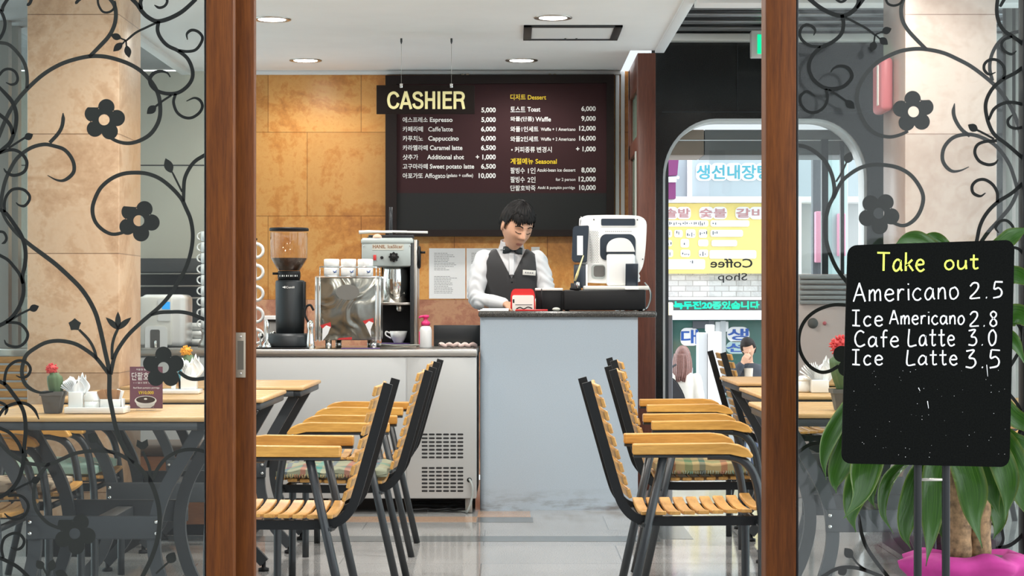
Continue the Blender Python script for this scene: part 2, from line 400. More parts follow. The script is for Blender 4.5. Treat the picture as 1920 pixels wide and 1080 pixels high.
class MB:
    def __init__(s):
        s.bm = bmesh.new(); s.mi = 0
        s.bm.faces.layers.int.new('done')
    def _mark(s, n0, smooth=False):
        lay = s.bm.faces.layers.int.get('done') or s.bm.faces.layers.int.new('done')
        for f in s.bm.faces:
            if f[lay] == 0:
                f.material_index = s.mi; f.smooth = smooth; f[lay] = 1
    def face(s, pts, smooth=False):
        n0 = len(s.bm.faces)
        s.bm.faces.new([s.bm.verts.new(p) for p in pts]); s._mark(n0, smooth)
    def box(s, x0, x1, y0, y1, z0, z1, bev=0.0, seg=2):
        n0 = len(s.bm.faces)
        r = bmesh.ops.create_cube(s.bm, size=1.0)
        vs = r['verts']
        for v in vs:
            v.co = Vector((x0 + (v.co.x + .5) * (x1 - x0), y0 + (v.co.y + .5) * (y1 - y0), z0 + (v.co.z + .5) * (z1 - z0)))
        if bev > 0:
            es = list({e for v in vs for e in v.link_edges})
            bmesh.ops.bevel(s.bm, geom=es, offset=bev, segments=seg, affect='EDGES', profile=0.5)
        s._mark(n0, bev > 0)
        return s
    def obox(s, c, ax, ay, az, hx, hy, hz, bev=0.0):
        n0 = len(s.bm.faces)
        r = bmesh.ops.create_cube(s.bm, size=2.0)
        vs = r['verts']
        for v in vs:
            v.co = Vector(c) + Vector(ax) * v.co.x * hx + Vector(ay) * v.co.y * hy + Vector(az) * v.co.z * hz
        if bev > 0:
            es = list({e for v in vs for e in v.link_edges})
            bmesh.ops.bevel(s.bm, geom=es, offset=bev, segments=2, affect='EDGES', profile=0.5)
        s._mark(n0, bev > 0)
        return s
    def tube(s, pts, r, seg=10, caps=True, closed=False, flat=None, up=None):
        """sweep a circle (or flat=(a,b) ellipse/rect half sizes) along pts; r may be a list"""
        pts = [Vector(p) for p in pts]
        n = len(pts)
        rs = r if isinstance(r, (list, tuple)) else [r] * n
        n0 = len(s.bm.faces)
        rings = []
        tprev = None; nrm = None
        for i, p in enumerate(pts):
            if closed:
                t = (pts[(i + 1) % n] - pts[i - 1]).normalized()
            else:
                a = pts[max(0, i - 1)]; b = pts[min(n - 1, i + 1)]
                t = (b - a).normalized()
            if nrm is None:
                ref = Vector(up) if up else (Vector((0, 0, 1)) if abs(t.z) < 0.9 else Vector((0, 1, 0)))
                nrm = (ref - t * ref.dot(t)).normalized()
            else:
                ax = tprev.cross(t)
                if ax.length > 1e-7:
                    nrm = Matrix.Rotation(tprev.angle(t), 3, ax.normalized()) @ nrm
                nrm = (nrm - t * nrm.dot(t)).normalized()
            bn = t.cross(nrm)
            tprev = t
            ring = []
            for k in range(seg):
                a = 2 * PI * k / seg
                ca, sa = math.cos(a), math.sin(a)
                if flat:
                    q = p + (nrm * ca * flat[0] + bn * sa * flat[1]) * rs[i]
                else:
                    q = p + (nrm * ca + bn * sa) * rs[i]
                ring.append(s.bm.verts.new(q))
            rings.append(ring)
        m = n if closed else n - 1
        for i in range(m):
            A, B = rings[i], rings[(i + 1) % n]
            for k in range(seg):
                s.bm.faces.new((A[k], A[(k + 1) % seg], B[(k + 1) % seg], B[k]))
        s._mark(n0, True)
        if caps and not closed:
            n1 = len(s.bm.faces)
            s.bm.faces.new(rings[0][::-1]); s.bm.faces.new(rings[-1])
            s._mark(n1, False)
        return s
    def bar(s, pts, w, t, side):
        """rectangular bar swept along pts; w across `side`, t across the third direction"""
        pts = [Vector(p) for p in pts]; side = Vector(side).normalized(); n0 = len(s.bm.faces); rings = []
        ws = w if isinstance(w, (list, tuple)) else [w] * len(pts)
        for i, p in enumerate(pts):
            a = pts[max(0, i - 1)]; b = pts[min(len(pts) - 1, i + 1)]
            tg = (b - a).normalized(); sd = (side - tg * side.dot(tg)).normalized(); nn = tg.cross(sd)
            rings.append([s.bm.verts.new(p + sd * ws[i] / 2 * u + nn * t / 2 * v) for u, v in ((1, 1), (-1, 1), (-1, -1), (1, -1))])
        for A, B in zip(rings, rings[1:]):
            for k in range(4):
                s.bm.faces.new((A[k], A[(k + 1) % 4], B[(k + 1) % 4], B[k]))
        s.bm.faces.new(rings[0][::-1]); s.bm.faces.new(rings[-1])
        s._mark(n0, False)
        return s
    def lathe(s, c, prof, seg=28, axis='z', caps=True, sx=1.0, sy=1.0):
        n0 = len(s.bm.faces); rings = []
        c = Vector(c)
        for r, h in prof:
            ring = []
            for k in range(seg):
                a = 2 * PI * k / seg
                u, v = r * math.cos(a) * sx, r * math.sin(a) * sy
                if axis == 'z': q = Vector((u, v, h))
                elif axis == 'y': q = Vector((u, h, v))
                else: q = Vector((h, u, v))
                ring.append(s.bm.verts.new(c + q))
            rings.append(ring)
        for A, B in zip(rings, rings[1:]):
            for k in range(seg):
                s.bm.faces.new((A[k], A[(k + 1) % seg], B[(k + 1) % seg], B[k]))
        if caps:
            if prof[0][0] > 1e-6: s.bm.faces.new(rings[0][::-1])
            if prof[-1][0] > 1e-6: s.bm.faces.new(rings[-1])
        s._mark(n0, True)
        return s
    def sphere(s, c, r, u=16, v=10, sc=(1, 1, 1), rot=None):
        n0 = len(s.bm.faces)
        mat = Matrix.Translation(Vector(c)) @ (rot.to_4x4() if rot is not None else Matrix()) @ Matrix.Diagonal((*[r * k for k in sc], 1))
        bmesh.ops.create_uvsphere(s.bm, u_segments=u, v_segments=v, radius=1.0, matrix=mat)
        s._mark(n0, True)
        return s
    def prism(s, poly, y0, y1, smooth=False, holes=()):
        """polygon in (x,z) extruded along y; holes are polygons too"""
        n0 = len(s.bm.faces)
        def ring(pl, y): return [s.bm.verts.new((p[0], y, p[1])) for p in pl]
        loops0 = [ring(pl, y0) for pl in (poly, *holes)]
        loops1 = [ring(pl, y1) for pl in (poly, *holes)]
        for A, B in zip(loops0, loops1):
            n = len(A)
            for k in range(n):
                s.bm.faces.new((A[k], A[(k + 1) % n], B[(k + 1) % n], B[k]))
        for loops in (loops0, loops1):
            if not holes:
                s.bm.faces.new(loops[0])
            else:
                es = []
                for L in loops:
                    for k in range(len(L)):
                        e = s.bm.edges.get((L[k], L[(k + 1) % len(L)]))
                        es.append(e)
                bmesh.ops.triangle_fill(s.bm, edges=es, use_beauty=True, use_dissolve=False)
        s._mark(n0, smooth)
        return s
    def ribbon(s, pts, w, y0, y1):
        """flat stroke in the xz plane: pts (x,z), w list of widths, thickness y0..y1"""
        n0 = len(s.bm.faces)
        n = len(pts); A = []
        ws = w if isinstance(w, (list, tuple)) else [w] * n
        for i, p in enumerate(pts):
            a = pts[max(0, i - 1)]; b = pts[min(n - 1, i + 1)]
            dx, dz = b[0] - a[0], b[1] - a[1]; L = math.hypot(dx, dz) or 1
            nx, nz = -dz / L, dx / L; h = ws[i] / 2
            A.append([s.bm.verts.new((p[0] + nx * h * q, y, p[1] + nz * h * q)) for q, y in ((1, y0), (-1, y0), (-1, y1), (1, y1))])
        for u, v in zip(A, A[1:]):
            for k in range(4):
                s.bm.faces.new((u[k], u[(k + 1) % 4], v[(k + 1) % 4], v[k]))
        s.bm.faces.new(A[0][::-1]); s.bm.faces.new(A[-1])
        s._mark(n0, False)
        return s
    def add_mesh(s, me, mat=None):
        n0 = len(s.bm.faces); nv = len(s.bm.verts)
        s.bm.from_mesh(me)
        if mat is not None:
            s.bm.verts.ensure_lookup_table()
            bmesh.ops.transform(s.bm, matrix=mat, verts=s.bm.verts[nv:])
        s._mark(n0)
        return s
    def obj(s, name, mats, parent=None, label=None, cat=None, group=None, kind=None, base=None, fixn=True):
        bm = s.bm
        if fixn: bmesh.ops.recalc_face_normals(bm, faces=bm.faces)
        if parent is not None:
            org = ORG.get(parent.name, Vector((0, 0, 0)))
        elif base is not None:
            org = Vector(base)
        else:
            xs = [v.co.x for v in bm.verts]; ys = [v.co.y for v in bm.verts]; zs = [v.co.z for v in bm.verts]
            org = Vector(((min(xs) + max(xs)) / 2, (min(ys) + max(ys)) / 2, min(zs)))
        if org.length: bmesh.ops.translate(bm, vec=-org, verts=bm.verts)
        lay = bm.faces.layers.int.get('done')
        if lay: bm.faces.layers.int.remove(lay)
        me = bpy.data.meshes.new(name)
        bm.to_mesh(me); bm.free()
        for m in (mats if isinstance(mats, (list, tuple)) else [mats]):
            me.materials.append(M[m] if isinstance(m, str) else m)
        o = bpy.data.objects.new(name, me)
        COL.objects.link(o)
        if parent is not None:
            o.parent = parent
            ORG[o.name] = org
        else:
            o.location = org
            ORG[o.name] = org
        return tag(o, label, cat, group, kind)


def catmull(pts, n=6, closed=False):
    P_ = [Vector(p) for p in pts]
    out = []
    m = len(P_)
    rng = m if closed else m - 1
    for i in range(rng):
        p0 = P_[i - 1] if (i > 0 or closed) else P_[0] * 2 - P_[1]
        p1 = P_[i]; p2 = P_[(i + 1) % m]
        p3 = P_[(i + 2) % m] if (i + 2 < m or closed) else P_[-1] * 2 - P_[-2]
        for k in range(n):
            t = k / n
            out.append(0.5 * ((2 * p1) + (p2 - p0) * t + (2 * p0 - 5 * p1 + 4 * p2 - p3) * t * t + (3 * p1 - p0 - 3 * p2 + p3) * t ** 3))
    if not closed: out.append(P_[-1])
    return out

def text_mesh(body, size=1.0, align='LEFT', bold=0.0, depth=0.0, sx=1.0, res=3):
    cu = bpy.data.curves.new('lettering', 'FONT')
    cu.body = body; cu.size = size; cu.align_x = align; cu.offset = bold * size; cu.extrude = depth; cu.resolution_u = res
    o = bpy.data.objects.new('lettering', cu)
    COL.objects.link(o)
    dg = bpy.context.evaluated_depsgraph_get(); dg.update()
    me = bpy.data.meshes.new_from_object(o.evaluated_get(dg))
    bpy.data.objects.remove(o); bpy.data.curves.remove(cu)
    return me

def bounds(me):
    xs = [v.co.x for v in me.vertices]; ys = [v.co.y for v in me.vertices]
    return (min(xs), max(xs), min(ys), max(ys)) if xs else (0, 1, 0, 1)

def put_text(mb, body, px0, px1, pyt, pyb, d, bold=0.0, depth=0.0006, mirror=False):
    """lettering that fills the pixel box px0..px1 x pyt..pyb on the plane at depth d, facing the room"""
    me = text_mesh(body, 1.0, 'LEFT', bold, 0.0)
    a, b, c, e = bounds(me)
    x0, x1, z0, z1 = X(px0, d), X(px1, d), Z(pyb, d), Z(pyt, d)
    sx, sz = (x1 - x0) / (b - a), (z1 - z0) / (e - c)
    if mirror: mt = Matrix(((-sx, 0, 0, x1 + a * sx), (0, 0, 0, d), (0, sz, 0, z0 - c * sz), (0, 0, 0, 1)))
    else: mt = Matrix(((sx, 0, 0, x0 - a * sx), (0, 0, 0, d), (0, sz, 0, z0 - c * sz), (0, 0, 0, 1)))
    mb.add_mesh(me, mt)
    bpy.data.meshes.remove(me)

def rrect(x0, x1, z0, z1, r, n=6):
    pts = []
    for cx, cz, a0 in ((x1 - r, z1 - r, 0), (x0 + r, z1 - r, 90), (x0 + r, z0 + r, 180), (x1 - r, z0 + r, 270)):
        for k in range(n + 1):
            a = math.radians(a0 + 90 * k / n)
            pts.append((cx + r * math.cos(a), cz + r * math.sin(a)))
    return pts
# ================================================================ the room
S = 'structure'
FLOOR_END = 11.85
b = MB(); b.box(-3.4, 3.4, 2.5, FLOOR_END, -0.12, 0.0)
b.obj('floor', 'floor_terrazzo', label='pale speckled polished terrazzo floor with thin tile joints', cat='floor', kind=S, base=(0, 0, 0))
def strip(px0, px1, py0, py1, mat, label):
    d0, d1 = F * HC / (py1 - HY), F * HC / (py0 - HY)
    b = MB(); b.box(X(px0, d0), X(px1, d0), d0, d1, 0.0, 0.0012)
    b.obj('trim_1', mat, label=label, cat='floor inlay', kind=S)
plain('inlay_dark', (0.13, 0.145, 0.15), 0.16)
plain('inlay_rust', (0.40, 0.27, 0.19), 0.2, var=0.25, vscale=160)
strip(150, 1240, 1005.5, 1015.5, 'inlay_dark', 'long dark grey inlay strip across the terrazzo floor')
strip(895, 1000, 970, 979.5, 'inlay_dark', 'short dark grey inlay bar in front of the cash counter')
strip(895, 995, 959, 969.5, 'inlay_rust', 'pinkish stone inlay at the foot of the cash counter')
strip(476, 893, 969, 979, 'inlay_rust', 'rusty brown stone inlay in front of the fridge counter')
strip(1238, 1300, 985, 1011, 'inlay_dark', 'dark patch on the floor beside the street doorway')  # flat dark patch laid on the floor

# back wall
BW = 12.2
b = MB(); b.box(-1.80, 0.75, BW, BW + 0.15, Z(562, BW), 2.6)
b.obj('wall_back', 'orange_marble', label='orange veined marble tile wall behind the counters', cat='wall', kind=S, base=(0, BW, 0))
b = MB(); b.box(-1.80, 0.75, BW, BW + 0.15, 0, Z(562, BW))
b.obj('wall_back', 'rose_marble', label='darker rose marble lower band of the wall behind the counters', cat='wall', kind=S, base=(0, BW, 0))
b = MB(); b.box(-3.4, -1.80, BW, BW + 0.15, 0, 2.6)
for z in (Z(310, BW),):
    b.mi = 1; b.box(-3.4, -1.805, BW - 0.002, BW, z - 0.004, z + 0.004)
b.obj('wall_back', ['kitchen_panel', 'shelf_dark'], label='grey green panelled kitchen wall left of the orange marble', cat='wall', kind=S, base=(0, BW, 0))
b = MB(); b.box(-1.80, 0.70, BW - 0.035, BW, 2.575, 2.6, 0.004)
b.obj('trim_2', 'trim_white', label='white cornice strip where the ceiling meets the orange marble wall', cat='trim', kind=S)

# ceilings
b = MB()
b.box(-2.09, 0.85, 5.2, 11.2, 2.6, 2.75)
b.box(-2.09, 0.70, 11.2, BW + 0.1, 2.6, 2.75)
b.obj('ceiling', 'ceiling_white', label='white plaster ceiling with recessed round lights', cat='ceiling', kind=S)
b = MB(); b.box(-3.4, -2.09, 5.2, BW + 0.1, 2.62, 2.77)
b.obj('ceiling', 'ceiling_dark', label='dark grey ceiling recess at the far left behind the glass', cat='ceiling', kind=S)
b = MB(); b.box(0.86, 3.4, 5.2, 11.6, 2.95, 3.05)
for k in range(46):
    y = 5.4 + k * 0.135
    b.mi = 1 if k % 2 else 0
    b.box(0.87, 3.4, y, y + 0.10, 2.75, 2.79, 0.006, 1)
b.obj('ceiling', ['metal_slats', 'black_metal'], label='slatted grey metal ceiling over the street doorway', cat='ceiling', kind=S)
b = MB(); b.box(0.845, 0.90, 5.2, 11.2, 2.585, 2.95, 0.003)
b.obj('trim_3', 'trim_white', label='white fascia edging the right side of the plaster ceiling', cat='trim', kind=S)
b = MB(); b.box(-2.13, -2.07, 5.2, 12.19, 2.575, 2.64, 0.003)
b.obj('trim_3', 'trim_white', label='white fascia edging the left side of the plaster ceiling', cat='trim', kind=S)
b = MB(); b.box(0.90, 3.4, 9.20, 9.36, 2.562, 2.74, 0.004)
b.obj('trim_4', 'trim_white', label='white header beam across the slatted ceiling', cat='trim', kind=S)
b = MB(); b.box(0.90, 3.35, 11.50, 11.59, 2.70, 2.745, 0.004)
b.obj('trim_5', 'off_white', label='beige strip on top of the black granite wall', cat='trim', kind=S)

# black granite wall with the round-cornered street opening
WD = 11.6
ox0, ox1, oz1 = X(1243, WD), X(1626, WD), Z(222, WD)
arch = [(ox1, 0.0)]
for k in range(13):
    a = PI / 2 * k / 12
    arch.append((ox1 - 0.33 + 0.33 * math.cos(a), oz1 - 0.36 + 0.36 * math.sin(a)))
for k in range(13):
    a = PI / 2 + PI / 2 * k / 12
    arch.append((ox0 + 0.33 + 0.33 * math.cos(a), oz1 - 0.36 + 0.36 * math.sin(a)))
arch.append((ox0, 0.0))
outer = [(0.855, 0.0), (0.855, 2.95), (3.4, 2.95), (3.4, 0.0)]
b = MB(); b.prism(outer + arch, WD, WD + 0.22)
b.mi = 1
for zz in (Z(210, WD),):
    b.box(X(1241, WD), 3.39, WD - 0.003, WD, zz - 0.003, zz + 0.003)
b.box(X(1383, WD) - 0.002, X(1383, WD) + 0.002, WD - 0.003, WD, Z(210, WD), 2.70)
b.obj('wall_right', ['black_granite', 'gun_metal'], label='glossy black granite wall with round cornered street opening', cat='wall', kind=S, base=(0.86, WD, 0))
# reveal of the opening; the light on it is put into a pale colour
b = MB(); lin = []
prev = None
for i in range(len(arch) - 1):
    (x0, z0), (x1, z1) = arch[i], arch[i + 1]
    cxm = (ox0 + ox1) / 2
    k = 0.985
    inn = lambda p: (cxm + (p[0] - cxm) * 0.975, p[1] if p[1] < 0.01 else p[1] - 0.016)
    a0, a1 = inn((x0, z0)), inn((x1, z1))
    b.face([(x0, WD + 0.02, z0), (x1, WD + 0.02, z1), (a1[0], WD + 0.02, a1[1]), (a0[0], WD + 0.02, a0[1])])
    b.face([(a0[0], WD + 0.02, a0[1]), (a1[0], WD + 0.02, a1[1]), (a1[0], WD + 0.215, a1[1]), (a0[0], WD + 0.215, a0[1])])
bmesh.ops.remove_doubles(b.bm, verts=b.bm.verts, dist=1e-5)
b.obj('trim_6', 'trim_white', label='pale facing painted as the lit reveal of the round cornered street opening', cat='trim', kind=S)

# street window panes in that opening, with the reversed lettering
GW = WD + 0.12
w = thing('window_1', (1.5, GW, 0), 'clear glass street front in the black wall with reversed Coffee Shop lettering', 'window', kind=S)
b = MB(); b.box(X(1330, GW), X(1560, GW), GW - 0.003, GW + 0.003, 0.02, 2.05)
b.obj('glass_pane', 'street_glass', w)
b = MB()
b.box(X(1246, GW), X(1253, GW), GW - 0.02, GW + 0.02, 0.0, 1.98)
b.box(X(1540, GW), X(1552, GW), GW - 0.02, GW + 0.02, 0.0, 2.12)
b.box(X(1575, GW), X(1582, GW), GW - 0.02, GW + 0.02, 0.0, 2.10)
b.obj('mullion', 'gun_metal', w)
b = MB(); put_text(b, 'Coffee', 1332, 1411, 485, 502, GW - 0.006, 0.012, mirror=True)
put_text(b, 'Shop', 1346, 1401, 512, 530, GW - 0.006, 0.004, mirror=True)
plain('ink_dark', (0.03, 0.035, 0.04), 0.6); b.obj('lettering', 'ink_dark', w, label='dark mirrored lettering on the glass')

# exit sign hung under the slatted ceiling
e = thing('exit_sign', (X(1440, 11.2), 11.2, 2.4), 'green exit sign box hung at the black wall top', 'exit sign')
b = MB(); b.box(X(1408, 11.2), X(1478, 11.2), 11.17, 11.25, Z(108, 11.2), Z(58, 11.2), 0.005)
b.obj('casing', 'off_white', e)
b = MB(); b.box(X(1421, 11.15), X(1470, 11.15), 11.163, 11.172, Z(100, 11.15), Z(64, 11.15))
b.obj('sign_face', 'exit_green', e)
b = MB(); b.box(X(1436, 11.2), X(1450, 11.2), 11.2, 11.22, Z(58, 11.2), 2.75)
b.obj('hanger', 'off_white', e)

# wooden post and side frame right of the cash counter
b = MB(); b.box(0.745, 0.85, 11.2, 11.31, 0, 2.585, 0.004)
b.obj('wall_right_post', 'post_wood', label='reddish brown wooden post between the counter and the black wall', cat='post', kind=S)
w = thing('window_2', (0.78, 11.75, 0), 'brown framed side window between the wooden post and the back wall', 'window', kind=S)
b = MB()
b.box(0.75, 0.80, 11.31, BW, 2.02, 2.11, 0.004); b.box(0.75, 0.80, 11.31, BW, 2.40, 2.60, 0.004)
b.box(0.75, 0.80, 11.31, BW, 0, 0.5, 0.004); b.box(0.75, 0.80, 12.08, BW, 0, 2.6, 0.004)
b.obj('frame', 'post_wood', w)
b = MB(); b.box(0.77, 0.776, 11.32, 12.09, 0.5, 2.41)
plain('green_glass', (0.16, 0.26, 0.20), 0.2)
b.obj('glass_pane', 'green_glass', w)
b = MB(); b.box(0.742, 0.75, 11.40, 11.44, 0.5, 2.02)
b.obj('glazing_bead', 'off_white', w)
# cable channels in the corner
for x0, x1, lab in ((0.665, 0.69, 'white plastic cable channel beside the menu board, the left of two'), (0.70, 0.725, 'white plastic cable channel beside the wooden post, the right of two')):
    b = MB(); b.box(x0, x1, BW - 0.03, BW, 0.0, 2.6, 0.003)
    b.obj('cable_channel', 'trim_white', label=lab, cat='cable channel')

# marble pillars
PD = 8.24
for sgn, mat, nm in ((-1, 'pink_marble', 'left'), (1, 'pale_marble', 'right')):
    xa, xb = sorted((sgn * 1.71, sgn * 2.11))
    b = MB(); b.box(xa, xb, PD, 8.72, 0.10, 2.8, 0.004)
    b.mi = 1; b.box(xa - 0.004, xb + 0.004, PD - 0.006, 8.725, 0, 0.10)
    b.obj('wall_%s_pillar' % nm, [mat, 'black_plastic'], label='%s marble clad pillar with black skirting seen through the %s glass' % ('warm beige' if sgn < 0 else 'pale pink', nm), cat='pillar', kind=S, base=(sgn * 1.91, PD, 0))

# side walls: aluminium framed glazing
for sgn, nm in ((-1, 'left'), (1, 'right')):
    w = thing('window_3', (sgn * 2.75, 8.7, 0), 'pale blue tinted side glazing with aluminium bars at the far %s' % nm, 'window', kind=S)
    b = MB(); xa = sgn * 2.75
    b.box(min(xa, xa + sgn * 0.05), max(xa, xa + sgn * 0.05), 5.2, 12.2, 0, 2.95)
    b.obj('glass_panel', 'side_glass', w)
    b = MB()
    for k, yy in enumerate((5.3, 6.6, 7.9, 9.2, 9.75, 10.15, 10.35, 11.2, 12.05)):
        b.box(min(xa, xa - sgn * 0.05), max(xa, xa - sgn * 0.05), yy, yy + 0.07, 0, 2.95)
    b.obj('bar', 'steel', w)

# ---------------------------------------------------------------- ceiling lights
def downlight(px, py, i, lab, shown=True):
    d = F * (2.6 - HC) / (HY - py); x = X(px, d)
    zc = 2.6 if x < 0.85 else 2.75
    dl = thing('ceiling_light', (x, d, zc), lab, 'ceiling light', 'round recessed ceiling lights')
    b = MB(); b.lathe((x, d, zc), [(0.073, 0.0), (0.073, -0.003), (0.086, -0.006), (0.100, -0.004), (0.100, 0.0)], 32, caps=False)
    b.obj('rim', 'steel', dl)
    b = MB(); b.lathe((x, d, zc), [(0.0, -0.0045), (0.05, -0.0042), (0.0735, -0.0025)], 32, caps=False)
    b.obj('diffuser', 'lamp_glow', dl)
    la = bpy.data.lights.new('lamp', 'SPOT'); la.energy = DOWNLIGHT_W * (0.30 if d > 11 else 1.0); la.color = DOWNLIGHT_COL
    la.spot_size = math.radians(165); la.spot_blend = 0.6; la.shadow_soft_size = 0.07
    lo = bpy.data.objects.new('lamp', la); COL.objects.link(lo); lo.parent = dl; lo.location = (0, 0, -0.02)
    return dl
downlight(510, 36, 0, 'round recessed light nearest the brown sliding door frame')
downlight(1037, 33, 1, 'round recessed light just in front of the ceiling hatch')
downlight(573, 113, 2, 'small round recessed light above the coffee grinder')
downlight(978, 113, 3, 'small round recessed light above the menu board')
def added_fill_light(x, d):  # unseen downlights, added to brighten the room
    py = HY - F * (2.6 - HC) / d
    downlight(CX + x * F / d, py, 9, 'round recessed light added out of view above the dining tables to brighten the room')
for x, d in ((-1.2, 7.4), (0.2, 7.9), (-1.2, 5.9), (0.2, 6.2), (1.5, 7.6), (1.5, 6.1)): added_fill_light(x, d)

# access hatch
h = thing('ceiling_hatch', (0.33, 10.45, 2.6), 'square white ceiling hatch with grey metal frame', 'ceiling hatch')
d0, d1 = 10.18, 10.70
b = MB()
x0, x1 = X(982, d0), X(1167.7, d0)
for (a, c, e_, f_) in ((x0, x1, d0, d0 + 0.03), (x0, x1, d1 - 0.03, d1), (x0, x0 + 0.045, d0, d1), (x1 - 0.045, x1, d0, d1)):
    b.box(a, c, e_, f_, 2.588, 2.6, 0.002)
b.obj('frame', 'gun_metal', h)
b = MB(); b.box(x0 + 0.045, x1 - 0.045, d0 + 0.03, d1 - 0.03, 2.594, 2.6)
b.obj('panel', 'trim_white', h)
b = MB()
for px in (1060, 1081): b.lathe((X(px, 10.64), d1 - 0.05, 2.585), [(0.006, 0), (0.006, 0.012)], 10)
b.obj('latch', 'gun_metal', h)

# ================================================================ sliding doors with scroll decals
DD = 5.0      # fixed panes
DB = 5.085    # sliding panes parked behind
def zpx(py, d): return Z(py, d)
def vine(parent, pts, w, d, mat, taper=(1, 1), name='vine_scroll', n=6):
    pp = catmull([(X(p[0], d), Z(p[1], d), 0) for p in pts], n)
    m = len(pp); ws = []
    for i in range(m):
        t = i / (m - 1); k = 1.0
        if t < 0.18: k = taper[0] + (1 - taper[0]) * (t / 0.18)
        if t > 0.82: k = min(k, taper[1] + (1 - taper[1]) * ((1 - t) / 0.18))
        ws.append(w * d / F * k)
    b = MB(); b.ribbon([(p.x, p.y) for p in pp], ws, d - 0.0052, d - 0.0042)
    return b.obj(name, mat, parent)

def flower(parent, px, py, d, mat, rot=0.0, R=24.0, r=15.3, hole=10.3):
    sc = d / F; cx, cz = X(px, d), Z(py, d)
    poly = []
    N = 5
    for k in range(N):
        a = math.radians(90 + rot + 72 * k)
        pc = (R * math.cos(a), R * math.sin(a))
        for j in range(-9, 10):
            t = a + math.radians(j * 12.6)
            poly.append((cx + (pc[0] + r * math.cos(t)) * sc, cz + (pc[1] + r * math.sin(t)) * sc))
    hp = [(cx + hole * sc * math.cos(2 * PI * k / 24), cz + hole * sc * math.sin(2 * PI * k / 24)) for k in range(24)]
    b = MB(); b.prism(poly, d - 0.0056, d - 0.0046, holes=[hp])
    return b.obj('flower', mat, parent)

def leaf(parent, px, py, tx, ty, w, d, mat, name='leaf'):
    """pointed leaf: base (px,py) -> tip (tx,ty)"""
    L = math.hypot(tx - px, ty - py); ux, uy = (tx - px) / L, (ty - py) / L
    prof = [(0, 0.12), (0.12, 0.55), (0.3, 0.92), (0.48, 1.0), (0.66, 0.84), (0.84, 0.45), (1.0, 0.0)]
    l = [(px + ux * L * t - uy * w / 2 * k, py + uy * L * t + ux * w / 2 * k) for t, k in prof]
    r_ = [(px + ux * L * t + uy * w / 2 * k, py + uy * L * t - ux * w / 2 * k) for t, k in prof[:-1]]
    poly = [(X(q[0], d), Z(q[1], d)) for q in l + r_[::-1]]
    b = MB(); b.prism(poly, d - 0.0056, d - 0.0046)
    return b.obj(name, mat, parent)

TOP, BOT = 2.25, 0.06
def stile(parent, px0, px1, d, dep, mat, name='stile'):
    b = MB(); b.box(X(px0, d), X(px1, d), d, d + dep, 0.0, TOP + 0.06, 0.003)
    return b.obj(name, mat, parent)
def pane(parent, px0, px1, d):
    b = MB(); b.box(X(px0, d), X(px1, d), d - 0.004, d + 0.004, BOT, TOP)
    return b.obj('glass_pane', 'door_glass', parent)
def rails(parent, px0, px1, d, dep):
    for z0, z1 in ((0.0, BOT), (TOP, TOP + 0.06)):
        b = MB(); b.box(X(px0, d), X(px1, d), d, d + dep, z0, z1, 0.003); b.obj('rail', 'door_wood', parent)

